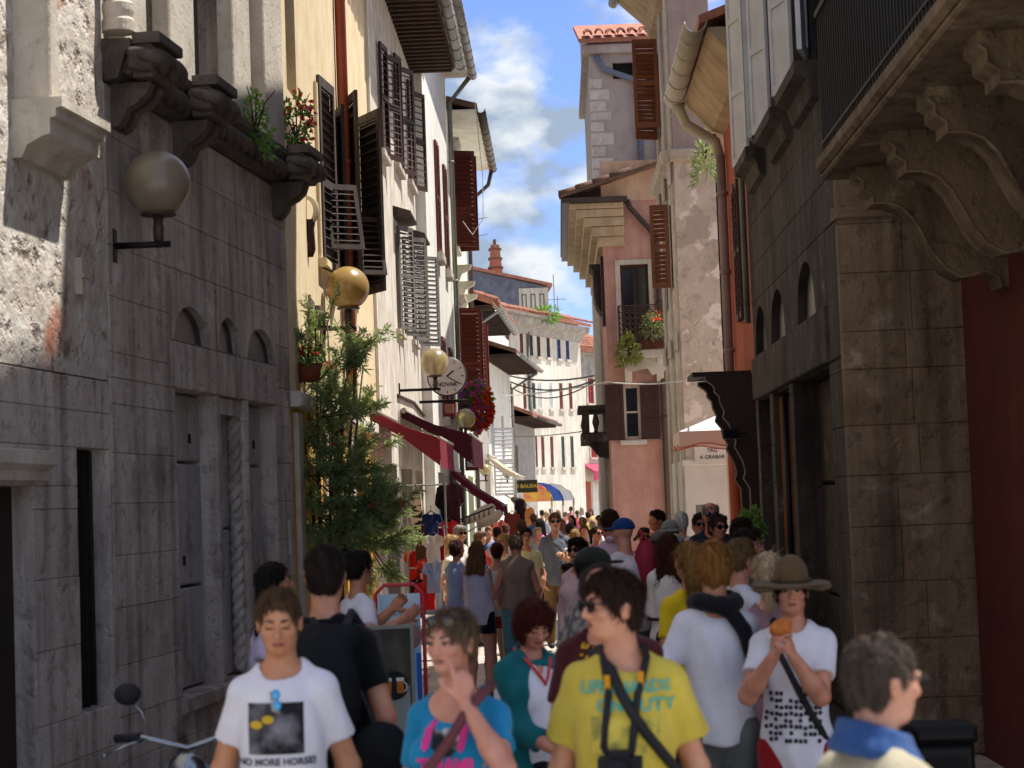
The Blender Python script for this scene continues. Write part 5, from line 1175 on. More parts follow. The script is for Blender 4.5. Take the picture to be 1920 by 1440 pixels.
g = gear(P, 'sunglasses', 'mirrored blue sunglasses hung on the white v-neck collar', 'sunglasses')
for k, (x, y) in enumerate(((517, 1303), (520, 1323))):
    q = L2(P, x, y, P['root'].location.y - .165); gchild(g, P, 'lens', MB().sphere(q, .017, 12, (.85, .3, 1.1)).mesh('lens', True), m_lensb)
q = L2(P, 512, 1332, P['root'].location.y - .165); gchild(g, P, 'frame', MB().tube([L2(P, 508, 1296, P['root'].location.y - .16), q, L2(P, 524, 1336, P['root'].location.y - .165)], .005, 6).mesh('frame', True), m_gutw)

P = person(608, 1036, 7.6, 176, 'man with short dark hair seen from behind in a black t-shirt and backpack', dict(col='#0e0f12', loose=.02, hem=.84), dict(kind='shorts', col='#6d6358'),
           ('crop', '#2c221d'), '#b07c62', vox=.009, lh='down', rh='down', girth=1.08, walk=.1)
g = gear(P, 'backpack', 'black backpack worn by the man in black', 'backpack')
Q = SDF(); Q.ell((0, .20, 1.22), (.155, .095, .23), k=.05); Q.ell((0, .25, 1.12), (.12, .075, .13), k=.04); Q.cap((-.1, .15, 1.42), (.1, .15, 1.42), .05, k=.05)
gchild(g, P, 'bag', Q.mesh('bag', .01, .002, 20), mat('black_nylon', '#0b0c0e', '#121417', rough=.8, bump=.2, spec=.2))
b_ = MB()
for sd in (1, -1): b_.tube([(sd * .09, .12, 1.45), (sd * .10, .03, 1.50), (sd * .115, -.08, 1.44), (sd * .12, -.14, 1.30), (sd * .15, -.06, 1.1), (sd * .14, .1, 1.05)], .018, 6)
gchild(g, P, 'strap', b_.mesh('strap', True), m_strap); gchild(g, P, 'zip_pull', MB().box(-.06, -.045, .318, .326, 1.10, 1.125).mesh('zip'), m_forg)
g = gear(P, 'shoulder_bag', 'black camera bag hanging at the hip of the man in black', 'bag')
Q = SDF(); cb = L2(P, 715, 1405, 7.35); Q.ell(cb, (.10, .075, .10), k=.02); gchild(g, P, 'bag', Q.mesh('bag', .01, .001, 20), mat('black_nylon', '#121417'))
gchild(g, P, 'strap', MB().tube([cb, L2(P, 690, 1330, 7.45), L2(P, 640, 1230, 7.4), L2(P, 585, 1160, 7.5)], .012, 6).mesh('strap', True), m_strap)

person(512, 1062, 10.4, 95, 'dark-haired woman with sunglasses pushed up beside the palace wall', dict(col='#b5aed0', sleeve='short'), dict(col='#2c2c34'), ('long', '#15110f'), '#9a6a50', 'f', vox=.011, face=1, glasses='onhead')
SG = atY(770, 1170, 12.35)
P = person(672, 1041, 12.2, 118, 'man in white t-shirt leaning his arm on the ice cream sign', dict(col='#d8d6e2', loose=.02), dict(col='#454a58'), ('short', '#1c1614'), '#a87358', vox=.010, lh=LT(672, 1041, 12.2, 118, 735, 1142, 12.05), rh=LT(672, 1041, 12.2, 118, 757, 1160, 11.95), hyaw=15)
print_line(P, 'top', [(-.08, 1.2), (-.03, 1.0), (-.06, .95)], .03, mat('blue_script_print', '#4a4aa0', bump=0), 'blue_print')

# blue t-shirt woman, hand at her cheek
hx, hy, hz = LT(850, 1155, 6.15, -14, 872, 1318, 5.98)
P = person(850, 1155, 6.15, -14, 'frowning woman in a blue headphones t-shirt with her hand at her cheek', dict(col='#1e86b4', col2='#1a78a4', loose=.010, neck='scoop', hem=.88), dict(col='#2c3444'),
           ('bun', '#6e5a46'), '#b78470', 'f', vox=.0065, face=1, hyaw=-14, pitch=4, lh=(hx, hy, hz), rh='down', glasses='onhead',
           extras=dict(palm={1: ((-.10, .05, 1), (-.55, .5, .1))}, curl={1: (.1, .85, .95, 1.0)}))
m_pkp = mat('pink_print', '#d83c8c', bump=0); m_gp = mat('grey_animal_print', '#1e1e20', '#c8c8c8', scale=9, lo=.45, hi=.55, bump=0)
arc = [(791, 1392), (800, 1366), (815, 1346), (833, 1338), (852, 1344), (866, 1362), (872, 1388)]
print_poly(P, 'top', [pr(P, x, y) for x, y in ((806, 1368), (820, 1352), (845, 1352), (860, 1368), (862, 1400), (845, 1418), (825, 1420), (808, 1402))], m_gp, 'animal_print')
for x in (796, 868): print_poly(P, 'top', [pr(P, x + dx, 1388 + dy) for dx, dy in ((-9, -20), (8, -22), (8, 12), (0, 22), (-8, 14))], m_pkp, 'pink_print', .008)
print_line(P, 'top', [pr(P, *q) for q in arc], .008, m_pkp, 'pink_print', .008)
print_text(P, 'top', 'THAM!', .062, *pr(P, 838, 1436), m_pkp, bold=.003)
g = gear(P, 'shoulder_bag', 'maroon bag strap across the blue t-shirt', 'bag')
pts = [L2(P, x, y, Y) for x, y, Y in ((922, 1285, 6.1), (900, 1305, 5.98), (868, 1345, 5.96), (838, 1395, 5.95), (805, 1440, 5.97), (770, 1500, 6.05))]
gchild(g, P, 'strap', MB().tube(pts, .017, 8).mesh('strap', True), mat('maroon_leather', '#6d3c40', '#5a3036', bump=.1)); gchild(g, P, 'bag', SDF().ell(L2(P, 745, 1560, 6.15), (.13, .06, .1), k=.02).mesh('bag', .012), mat('maroon_leather', '#6d3c40'))

P = person(993, 1129, 8.4, 26, 'woman with curly auburn hair in a teal jacket looking down', dict(col='#12646c', col2='#0f565e', sleeve='long', neck='open', loose=.03, hem=.72, under='#dcd9e2', cuff=.45, collar=True, name='jacket'), dict(col='#1c1c20'),
           ('bob', '#47180f'), '#b27a64', 'f', girth=1.25, pitch=26, hyaw=-4, face=2, vox=.008, lh=(.05, -.34, 1.06), rh=(-.02, -.33, 1.04))
info = P; b_ = MB(); b_.tube([tuple(P['U'](q)) for q in ((-.075, .03, 1.50), (-.06, -.08, 1.45), (-.02, -.135, 1.38), (.0, -.145, 1.34), (.02, -.135, 1.38), (.06, -.08, 1.45), (.075, .03, 1.50))], .008, 6)
P['child']('collar_trim', b_.mesh('trim', True), mat('red_trim', '#c8443c', bump=0))

P = person(1132, 1061, 7.3, -14, 'balding man in a maroon t-shirt behind the yellow t-shirt', dict(col='#4a1c1e', col2='#3e1618', loose=.025, hem=.86), dict(col='#3a3a40'), ('balding', '#3a2c26'), '#b5806a', girth=1.15, pitch=30, vox=.009, face=1, lh='front', rh=LT(1132, 1061, 7.3, -14, 1085, 1335, 7.05))
print_text(P, 'top', 'gym', .085, *pr(P, 1112, 1212), mat('gold_print', '#c99a20', bump=0), bold=.002, shear=.3)

# yellow t-shirt
P = person(1160, 1087, 6.2, -8, 'young man in a yellow t-shirt with sunglasses and camera straps looking sideways', dict(col='#d2bc4e', col2='#c2ab42', loose=.032, hem=.80), dict(col='#4a4a4c'),
           ('short', '#33231a'), '#bd8a6e', hyaw=-56, face=1, vox=.0068, lh='down', rh='down', glasses='dark')
m_tp = mat('teal_print', '#4fa89a', '#7fb08a', scale=12, bump=0)
print_text(P, 'top', 'LIFEGUARDS', .050, *pr(P, 1168, 1290), m_tp, bold=.002); print_text(P, 'top', 'ON DUTY', .052, *pr(P, 1190, 1323), m_tp, bold=.002)
print_rect(P, 'top', pr(P, 1110, 1420)[0], pr(P, 1240, 1420)[0], pr(P, 1110, 1420)[1], pr(P, 1110, 1345)[1], mat('faded_surf_print', '#d2bc4e', '#8f8a44', scale=16, lo=.5, hi=.62, bump=0), name='faded_print', off=.003)
g = gear(P, 'camera', 'black camera on a neck strap against the yellow t-shirt', 'camera')
print_l = lambda pts, r, m, nm: gchild(g, P, nm, MB().tube(pts, r, 6).mesh(nm, True), m)
yb = P['root'].location.y
def onshirt(px, py, off=.010): x, z = pr(P, px, py); return proj_on(P, 'top', [(x, z)], off)[0]
print_l([(-.07, .03, 1.51)] + [onshirt(*q) for q in ((1128, 1250), (1135, 1275), (1140, 1300), (1138, 1340), (1134, 1400))] + [L2(P, 1150, 1432, yb - .2)], .012, m_strap, 'strap')
print_l([(.07, .03, 1.51)] + [onshirt(*q) for q in ((1208, 1235), (1203, 1265), (1197, 1300), (1192, 1350), (1188, 1400))] + [L2(P, 1178, 1432, yb - .2)], .012, m_strap, 'strap')
for q, r_ in (((1138, 1285), 0), ((1201, 1278), 0)):
    c_ = onshirt(*q, .018); gchild(g, P, 'strap_badge', MB().box(c_[0] - .009, c_[0] + .009, c_[1] - .006, c_[1], c_[2] - .03, c_[2] + .03).mesh('badge'), mat('amber_badge', '#c98a14', bump=0))
cb = L2(P, 1163, 1445, yb - .22); gchild(g, P, 'camera_body', MB().box(cb[0] - .065, cb[0] + .065, cb[1] - .03, cb[1] + .04, cb[2] - .05, cb[2] + .04).box(cb[0] - .03, cb[0] + .03, cb[1] - .02, cb[1] + .03, cb[2] + .04, cb[2] + .06).mesh('camera_body'), m_strap)
gchild(g, P, 'lens', MB().tube([(cb[0], cb[1] - .02, cb[2]), (cb[0], cb[1] - .11, cb[2])], .036, 16).mesh('lens', True), m_strap)
g = gear(P, 'sling_bag', 'black sling strap crossing the yellow t-shirt diagonally', 'bag')
gchild(g, P, 'strap', MB().tube([(-.10, .05, 1.49)] + [onshirt(*q, .012) for q in ((1143, 1258), (1165, 1300), (1190, 1340), (1215, 1375), (1240, 1408))] + [L2(P, 1275, 1450, yb - .08), L2(P, 1300, 1480, yb + .02)], .017, 8).mesh('strap', True), m_strap)
gchild(g, P, 'pouch', SDF().ell(L2(P, 1310, 1520, yb + .05), (.07, .10, .09), k=.02).mesh('pouch', .012), m_strap)

P = person(1112, 1036, 9.9, 128, 'man in a dark cap and grey plaid shirt turned to the right', dict(col='#8b8480', col2='#5d5a62', loose=.025, sleeve='short', mat=mat('plaid_cloth', '#8d857e', '#565460', scale=16, lo=.45, hi=.55, bump=.1)), dict(col='#50504c'), ('short', '#1d1815'), '#a87862', hat=('cap', '#22241f'), vox=.010)

# blond man from behind, black scarf
P = person(1337, 1030, 8.7, 168, 'blond man seen from behind with a black scarf round his neck', dict(col='#d9d8e0', col2='#cbcad4', loose=.012, hem=.90), dict(col='#6b6e6c', col2='#4f5352'), ('short', '#8f6130'), '#b07a60', vox=.0085, lh=(.22, -.18, 1.1), rh='front', face=0)
g = gear(P, 'scarf', 'black scarf wrapped round the neck of the blond man', 'scarf')
Q = SDF()
for i in range(14):
    a0, a1 = [2 * math.pi * (i + j) / 14 for j in (0, 1)]; Q.cap((.085 * math.cos(a0), .01 + .085 * math.sin(a0), 1.49 + .012 * math.sin(2 * a0)), (.085 * math.cos(a1), .01 + .085 * math.sin(a1), 1.49 + .012 * math.sin(2 * a1)), .036, k=.02)
Q.cap((-.06, .09, 1.48), (-.13, .10, 1.38), .03, .03, k=.02); Q.cap((-.13, .10, 1.38), (-.175, .09, 1.18), .028, .022, k=.02)
gchild(g, P, 'scarf', Q.mesh('scarf', .009, .003, 30), clothmat('#14141a'))
# hat man eating
H0 = (1482, 1072, 8.5, -6)
P = person(*H0, 'young man in a brown brimmed hat eating a pastry with both hands', dict(col='#dedbe2', col2='#d0cdd6', loose=.022, hem=.84), dict(col='#8c1420', kind='shorts'), ('short', '#2c1e18'), '#b47e66', hat=('brim', '#5a4630'), face=1, vox=.007, pitch=3,
           rh=LT(*H0, 1450, 1232, 8.22), lh=LT(*H0, 1487, 1232, 8.22), extras=dict(palm={-1: ((.22, -.1, 1), (.8, .35, .0)), 1: ((-.30, -.1, 1), (-.8, .35, 0))}, curl={1: .55, -1: .55}))
R = random.Random(5); ps = []
for j in range(11):
    for i in range(12):
        if R.random() < .3: continue
        x0, y0 = 1437 + i * 9.2 + R.uniform(-1.2, 1.2), 1264 + j * 12.4 + R.uniform(-2, 2)
        if 1440 < x0 < 1500 and y0 < 1300: continue
        ps.append([pr(P, x0 + dx * 3.6, y0 + dy * 4.1) for dx, dy in ((-1, -.5), (-.5, -1), (.6, -1), (1, -.4), (1, .6), (.4, 1), (-.6, 1), (-1, .5))])
cells(P, 'top', ps, mat('black_key_print', '#1b1b1e', '#3a3a40', scale=30, bump=0))['kind'] = 'stuff'
g = gear(P, 'pastry', 'orange pastry in a paper napkin held to the mouth', 'pastry'); q = L2(P, 1463, 1178, 8.2)
gchild(g, P, 'pastry', SDF().ell(q, (.045, .03, .035), k=.02).ell((q[0] + .02, q[1], q[2] + .02), (.03, .025, .022), k=.02).mesh('pastry', .006, .003, 60), mat('pastry_crust', '#c8793a', '#a85a24', bump=.3, scale=20))
gchild(g, P, 'napkin', SDF().ell((q[0] - .02, q[1] + .015, q[2] - .03), (.04, .012, .035), k=.02).mesh('napkin', .006, .003, 50), m_whitew)
g = gear(P, 'shoulder_bag', 'black bag strap across the key-printed white t-shirt', 'bag')
def onshirt2(px, py, off=.012): x, z = pr(P, px, py); return proj_on(P, 'top', [(x, z)], off)[0]
gchild(g, P, 'strap', MB().tube([(-.09, .06, 1.49), (-.085, -.02, 1.505)] + [onshirt2(*q_) for q_ in ((1455, 1215), (1475, 1250), (1500, 1300), (1520, 1335), (1538, 1365))] + [L2(P, 1556, 1400, 8.45)], .016, 8).mesh('strap', True), m_strap)
gchild(g, P, 'bag', SDF().ell(L2(P, 1562, 1440, 8.55), (.06, .12, .1), k=.02).mesh('bag', .012), m_strap)
# beige jacket man, nearest
P = person(1640, 1213, 4.55, 112, 'grey-haired man in glasses and a beige jacket at the lower right', dict(col='#a89f86', col2='#98907a', sleeve='long', loose=.045, hem=.8, name='jacket', wr=.003), dict(col='#3f3c38'), ('crop', '#4f443b'), '#b98a74', face=1, vox=.0065, hyaw=2, pitch=6, glasses='clear', lh='down', rh='down', girth=1.1)
Q = SDF()
for i in range(18):
    a0, a1 = [2 * math.pi * (i + j) / 18 for j in (0, 1)]; 
    for hz_, rr_, tk in ((1.462, .097, .016), (1.482, .088, .014), (1.502, .080, .012), (1.518, .078, .010)):
        f_ = lambda a: (rr_ * math.cos(a), .012 + rr_ * math.sin(a), hz_ + .026 * math.sin(a)); Q.cap(f_(a0), f_(a1), tk, k=.012)
P['child']('collar', Q.mesh('collar', .008, .001, 30), clothmat('#2c4a7c'))
# --- second row
person(1440, 1045, 9.6, 172, 'woman with a pale blond ponytail behind the brimmed hat', dict(col='#8a6a74', sleeve='long'), dict(col='#3c3640'), ('ponytail', '#b39c7c'), '#b8866e', 'f', vox=.010, lh='fwd')
person(1387, 1021, 11.0, 122, 'short-haired man in glasses and white t-shirt facing right', dict(col='#d2d2de'), dict(col='#4a4e58'), ('short', '#6b5334'), '#b3806a', vox=.010, glasses='clear', lh='front', rh='front')
person(1290, 1023, 10.6, 200, 'woman in a yellow top with very long light brown hair', dict(col='#d8b81e', sleeve='short'), dict(col='#3a3a44'), ('longtail', '#7d5a30'), '#a87058', 'f', vox=.010)
P = person(1252, 1004, 14.6, 176, 'woman with loose auburn hair in a white blouse and black skirt', dict(col='#ded6d0', sleeve='half', hem=.92, neck='none'), dict(col='#141216', kind='skirt', hem=.35), ('long', '#3f1f14'), '#ad7a64', 'f', vox=.011, lh='front', rh='back')
P['child']('belt', MB().tube([(.17 * math.cos(a), .13 * math.sin(a), 1.10) for a in [2 * math.pi * i / 24 for i in range(25)]], .012, 6, False).mesh('belt', True), m_strap)
P = person(1168, 978, 15.8, 215, 'bald man in a blue cap and white t-shirt with a red rucksack', dict(col='#e0d8dc', loose=.035), dict(col='#5a5f6a'), ('none', '#777777'), '#c08a76', hat=('cap', '#1d3f78'), vox=.011, girth=1.1, face=0)
g = gear(P, 'backpack', 'red rucksack slung on the shoulder of the man in the blue cap', 'backpack')
Q = SDF(); c0 = L2(P, 1213, 1062, 15.75); Q.ell(c0, (.10, .10, .20), k=.03); Q.cap((c0[0], c0[1], c0[2] + .1), L2(P, 1205, 1010, 15.75), .07, .02, k=.03)
gchild(g, P, 'bag', Q.mesh('bag', .011, .002, 20), mat('crimson_nylon', '#a01c38', '#88142e', rough=.6, bump=.15)); gchild(g, P, 'strap', MB().tube([L2(P, 1206, 1010, 15.7), L2(P, 1202, 985 + 12, 15.75), L2(P, 1190, 1012, 16.0)], .014, 6).mesh('strap', True), mat('crimson_nylon', '#a01c38'))
person(1143, 962, 18.2, 200, 'tall man with brown hair in a pale pink shirt seen from behind', dict(col='#d8b8c4', collar=True), dict(col='#4c4a54'), ('short', '#3a2418'), '#b07a64', vox=.012)
P = person(1083, 1014, 16.2, -28, 'older dark-haired woman in tinted glasses and a pale pink blouse', dict(col='#dcb8bc', sleeve='long'), dict(col='#5a5660'), ('bob', '#241612'), '#bf8c72', 'f', vox=.010, face=1, glasses='dark')
person(1066, 1064, 17.0, -70, 'small boy with brown hair in a green shirt beside the pink blouse', dict(col='#2f8a3c'), dict(col='#2c5aa0', kind='shorts'), ('short', '#4a2c1c'), '#b5806a', vox=.012)
P = person(1040, 966, 26.0, 4, 'man in sunglasses and a grey-blue shirt holding an ice cream', dict(col='#6d747e', col2='#5d646e', sleeve='long', cuff=.5, loose=.028, hem=.84, neck='v', collar=True), dict(col='#8a6c48'), ('short', '#5a3c26'), '#b88a70', vox=.011, face=1, glasses='dark', lh=(.08, -.27, 1.2), rh='down', walk=.15)
g = gear(P, 'ice_cream', 'ice cream cone held by the man in the grey-blue shirt', 'ice cream'); gchild(g, P, 'cone', MB().lathe([(.004, -.07), (.026, .03)], .10, -.35, 10, 1.23).mesh('cone', True), mat('wafer', '#c8965a', bump=.1)); gchild(g, P, 'scoop', MB().sphere((.10, -.35, 1.28), .032, 12).mesh('scoop', True), m_whitew)
person(966, 1005, 20.4, 178, 'stooping man in a taupe knitted vest and blue jeans from behind', dict(col='#8a7468', col2='#7b665b', sleeve='none', hem=.93, loose=.03, neck='none'), dict(col='#5b8696', col2='#4a7282'), ('short', '#5d4a40'), '#a5705c', vox=.011, girth=1.12, pitch=12, lean=6, lh='down', rh='fwd')
person(856, 1017, 20.6, 140, 'girl with a dark bun in a pale denim sleeveless shirt', dict(col='#8c98c0', sleeve='none', neck='none'), dict(col='#4f6078', kind='shorts', hem=.7), ('bun', '#3a2018'), '#b07a66', 'f', vox=.011, lh='front', rh='front')
person(893, 1017, 20.0, 168, 'girl with long brown hair in a loose white vest top and black shorts', dict(col='#c4bcd4', sleeve='tank', loose=.03, hem=.82), dict(col='#14141e', kind='shorts', hem=.72), ('long', '#6a4630'), '#b58070', 'f', vox=.010, lh='front', rh='front', pitch=16)
person(931, 1022, 20.8, 186, 'girl with a reddish bun in a white t-shirt and red shorts', dict(col='#c2c4cc', sleeve='short', neck='scoop'), dict(col='#b03028', kind='shorts', hem=.74), ('bun', '#4a2018'), '#b07c68', 'f', vox=.011, lh='front', rh='fwd')
person(986, 994, 24.6, 6, 'young man in glasses and pale yellow t-shirt beside the taupe vest', dict(col='#d8d09a'), dict(col='#54565c'), ('short', '#241a14'), '#b58468', vox=.011, face=1, glasses='clear')
person(862, 989, 25.4, 30, 'grey-haired woman in a white top bathed in sunlight by the stall', dict(col='#e6dcd0', sleeve='short'), dict(col='#c0604a', kind='skirt'), ('bob', '#a8a098'), '#c08c70', 'f', vox=.012, glasses='dark')
person(846, 1008, 24.0, 80, 'sunlit blond child in white at the stall edge', dict(col='#e8e0d4'), dict(col='#d0705a', kind='shorts'), ('short', '#c8a878'), '#c89878', vox=.012)
person(944, 1004, 23.6, -60, 'sunlit fair-haired woman in sunglasses behind the girl with the bun', dict(col='#e0d2bc', sleeve='tank'), dict(col='#7a6a5a'), ('ponytail', '#c09a60'), '#c89074', 'f', vox=.012, glasses='dark')
person(900, 1000, 27.5, 60, 'woman in a red scarf browsing the stall in the sun', dict(col='#b83c34', sleeve='short'), dict(col='#6a5a50'), ('bob', '#6a5040'), '#b98a70', 'f', vox=.014)
# --- right-hand group
person(1232, 961, 22.0, -62, 'man with dark cropped hair in a red collar looking left', dict(col='#a81c28', collar=True, sleeve='long'), dict(col='#3a3a42'), ('short', '#2c1e16'), '#b07050', vox=.011)
person(1276, 965, 20.8, 165, 'white-haired man in a white shirt seen from behind', dict(col='#e4e4ea', sleeve='long', loose=.04), dict(col='#6a6a6e'), ('short', '#d8d0c8'), '#c89880', vox=.011, girth=1.15)
person(1256, 982, 18.6, 170, 'person in a grey felt bucket hat', dict(col='#7d7a74'), dict(col='#4c4a4a'), ('short', '#8a8078'), '#b08870', vox=.011, hat=('bucket', '#8f8b80'))
person(1236, 1003, 17.6, 140, 'person in a dusty mauve-grey cap among the hats', dict(col='#6b6468'), dict(col='#3c3c40'), ('short', '#4a3a30'), '#a87a64', vox=.012, hat=('cap', '#6b625e'))
person(1264, 1008, 16.2, 150, 'person in a light grey checked cap beside the auburn hair', dict(col='#75777d'), dict(col='#48484c'), ('short', '#5c4a40'), '#ad806a', vox=.011, hat=('cap', '#9a9892'))
P = person(1207, 994, 23.0, 10, 'man shading his eyes with his hand by the salmon house', dict(col='#8c3038'), dict(col='#4a4a50'), ('short', '#3a2820'), '#a86a50', vox=.012, lh=(.17, -.14, 1.62), glasses='dark')
person(1332, 947, 19.0, 0, 'tall balding man in sunglasses and a navy jacket', dict(col='#1c2234', sleeve='long', loose=.04, under='#7c1c28', neck='open', name='jacket'), dict(col='#30323a'), ('balding', '#8a827c'), '#b56e58', vox=.010, face=1, glasses='dark', girth=1.12)
person(1311, 968, 20.6, 8, 'man in sunglasses half hidden behind the navy jacket', dict(col='#52202a'), dict(col='#30323a'), ('short', '#241c18'), '#b0745c', vox=.012, glasses='dark')
P = person(1344, 971, 17.6, 14, 'short-haired woman in sunglasses and red cardigan eating ice cream', dict(col='#b8182c', sleeve='long', neck='open', under='#d8b8bc', name='cardigan'), dict(col='#4c4850'), ('short', '#4c3c34'), '#b87860', 'f', vox=.009, face=1, glasses='dark', rh=(-.03, -.25, 1.36), lh='front', hyaw=10)
g = gear(P, 'ice_cream', 'ice cream cone held by the woman in the red cardigan', 'ice cream'); gchild(g, P, 'cone', MB().lathe([(.004, -.07), (.026, .03)], .0, -.34, 10, 1.42).mesh('cone', True), mat('wafer', '#c8965a')); gchild(g, P, 'scoop', MB().sphere((.0, -.34, 1.47), .033, 12).mesh('scoop', True), m_whitew)
person(1389, 978, 15.4, 4, 'dark curly-haired woman beside the palace corner', dict(col='#5c4c4c'), dict(col='#38383c'), ('bob', '#241612'), '#b07c68', 'f', vox=.011, face=1)
person(1400, 1000, 13.0, 60, 'man with dark hair and glasses just ahead of the blond ponytail', dict(col='#4c5058'), dict(col='#38383c'), ('short', '#1c1512'), '#b07c64', vox=.011, glasses='clear')
# --- far crowd filling the lane
CC = ['#e8e4e8', '#d87aa8', '#4a5a8c', '#a8c860', '#e8e6e2', '#c87a88', '#9aa0ae', '#d8bc70', '#6a94d0', '#d05c6a', '#ece2d4', '#a888ae']; HC_ = ['#2c1e18', '#4a3426', '#8a6a44', '#1c1614', '#a08a70', '#5c3a2a']
cw = ['white', 'pink', 'navy', 'lime green', 'pale', 'rose', 'slate', 'mustard', 'blue', 'red', 'cream', 'plum']
far = [(978, 978, 32), (1000, 966, 44), (1012, 974, 36), (1024, 960, 55), (1060, 962, 58), (1072, 968, 46), (1082, 958, 62), (1092, 972, 40), (1102, 962, 55), (1112, 976, 34), (1052, 975, 38), (1068, 985, 30), (1095, 988, 29), (1078, 996, 27.4), (1122, 968, 44), (1007, 992, 30), (948, 985, 34), (932, 992, 31), (1033, 955, 72), (1046, 957, 66), (1108, 955, 74), (1090, 952, 80), (1070, 951, 84), (1016, 958, 62), (960, 975, 42), (916, 990, 34), (1118, 990, 26)]
R = random.Random(31)
FARL = ['far walker in @, nearest behind the yellow t-shirt boy', 'far walker in @ over the left shoulder of the grey-shirt man', 'far walker in @ just left of the grey-shirt man', 'tiny walker in @ behind the grey-shirt head',
 'tiny walker in @ right of the grey-shirt head', 'far walker in @ above the dark-haired pink blouse woman', 'tiny walker in @ in mid lane', 'far walker in @ left of the pink shirt man', 'tiny walker in @ before the crimson canopy', 'walker in @ close to the pink shirt man',
 'far walker in @ beside the grey-shirt shoulder', 'walker in @ close behind the pink blouse woman', 'walker in @ between the pink blouse and pink shirt', 'nearest walker in @ behind the pink blouse', 'far walker in @ left of the salmon house corner', 'walker in @ near the vest man',
 'far walker in @ under the folded parasol', 'walker in @ behind the two girls with buns', 'smallest walker in @ far down the lane on its left', 'tiny walker in @ straight behind the grey-shirt man', 'smallest walker in @ by the far shop doors', 'smallest walker in @ at the lane end on its right',
 'smallest walker in @ at the lane end in the middle', 'tiny walker in @ under the blue awning', 'far walker in @ under the cream shop sign', 'walker in @ among the stalls on the left', 'walker in @ right behind the pink shirt man']
hw = ['dark', 'brown', 'light brown', 'black', 'grey-blond', 'chestnut']
for i, (x, y, d_) in enumerate(far):
    ci = (i * 5 + 3) % len(CC); hi_ = (i * 7 + 1) % len(HC_); f_ = R.random() < .45; away = R.random() < .5
    person(x, y, d_, (R.uniform(150, 210) if away else R.uniform(-40, 40)), FARL[i].replace('@', cw[ci]),
           dict(col=CC[ci], sleeve=R.choice(['short', 'short', 'long'])), dict(col=R.choice(['#3c4458', '#4a4a4c', '#6a5c4c', '#8a8478']), kind=R.choice(['trousers', 'shorts'])), (R.choice(['bob', 'long', 'ponytail']) if f_ else 'short', HC_[hi_]), R.choice(['#b98468', '#a87258', '#c49478']), 'f' if f_ else 'm', vox=.018 if d_ < 45 else .026, group='people in the far crowd', glasses='dark' if (not away and R.random() < .4) else None, walk=R.uniform(-.15, .15))
# ---------------------------------------------------------------- globe street lamps on wall brackets
def glassmat(nm, c, tr=.55): return mat(nm, c, mul(S(c), .8), rough=.28, bump=0, trans=tr, spec=.5)
def lamp(px, py, rpx, d, wallx, label, m, arm_y=None):
    c = atY(px, py, d); r = rpx * d / FPX; o = thing('globe_lamp', label, 'lamp', (c.x, c.y, c.z), 0, 'globe lamps along the left wall')
    MB().sphere((0, 0, 0), r, 28).build('globe', m, o, True)
    MB().lathe([(r * .52, -r * .98), (r * .55, -r * .93), (r * .3, -r * .80)], 0, 0, 20).build('collar', m_gutb, o, True)
    MB().lathe([(r * .15, -r * 1.75), (r * .17, -r * 1.3), (r * .14, -r * 1.25), (r * .17, -r * .98)], 0, 0, 12).build('stem', m_gutb, o, True)
    za = -r * 1.85; wx = wallx - c.x
    MB().tube([(wx, 0, za), (r * .35, 0, za)], r * .1, 8).build('arm', m_black, o, True); MB().tube([(0, 0, za - r * .1), (0, 0, -r * 1.7)], r * .09, 8).build('upright', m_black, o)
    MB().box(wx, wx + .02, -.05, .05, za - .12, za + .12).build('wall_plate', m_black, o)
    MB().lathe([(r * .1, -r * .9), (r * .12, -r * .1), (r * .06, r * .15)], 0, 0, 10).build('bulb', m_gutw, o, True)
lamp(295, 344, 63, 13.8, -3.15, 'dusky globe lamp on the shaded palace wall', glassmat('smoky_globe', '#9a8c78', .3))
lamp(652, 540, 41, 21.8, -2.6, 'large amber globe lamp above the oleander', glassmat('amber_globe', '#c4a05c', .45))
lamp(815, 680, 27, 32.0, -2.6, 'amber globe lamp in front of the round clock', glassmat('amber_globe2', '#d0bc88', .6))
lamp(872, 785, 19, 41.0, -2.4, 'clear yellowish globe lamp beside the hanging flowers', glassmat('yellow_globe', '#d8c890', .6))
lamp(910, 881, 11, 58.0, -2.6, 'small distant globe lamp above the folded parasol', glassmat('yellow_globe', '#d8c890'))
lamp(951, 886, 10, 66.0, -2.2, 'smallest globe lamp beside the cream shop sign', glassmat('yellow_globe', '#d8c890'))
# ---------------------------------------------------------------- oleander in front of the yellow house
ol = thing('oleander_tree', 'big leafy oleander in front of the yellow house', 'tree', (-2.36, 19.9, 0)); R = np.random.default_rng(12)
b_ = MB(); tips = []
stems = []
for i in range(9):
    a = R.uniform(0, 6.28); e = np.array([math.cos(a) * R.uniform(.1, .4), math.sin(a) * R.uniform(.1, .35), R.uniform(2.6, 4.1)])
    p0 = np.array([R.uniform(-.12, .12), R.uniform(-.1, .1), 0.0]); m1 = p0 + (e - p0) * np.array([.4, .4, .5]); b_.tube([tuple(q) for q in (p0, m1, e)], [.034, .022, .008], 6); stems.append((p0, m1, e))
CL = []
for i in range(48):
    z = R.uniform(1.45, 3.9); rad = (.70 if z < 2.7 else .70 - .28 * (z - 2.7)) * (1 if z > 1.7 else .8); a = R.uniform(0, 6.28); rr = rad * math.sqrt(R.uniform(.15, 1)); CL.append((np.array([math.cos(a) * rr + .04, math.sin(a) * rr * .75, z]), R.uniform(.13, .26)))
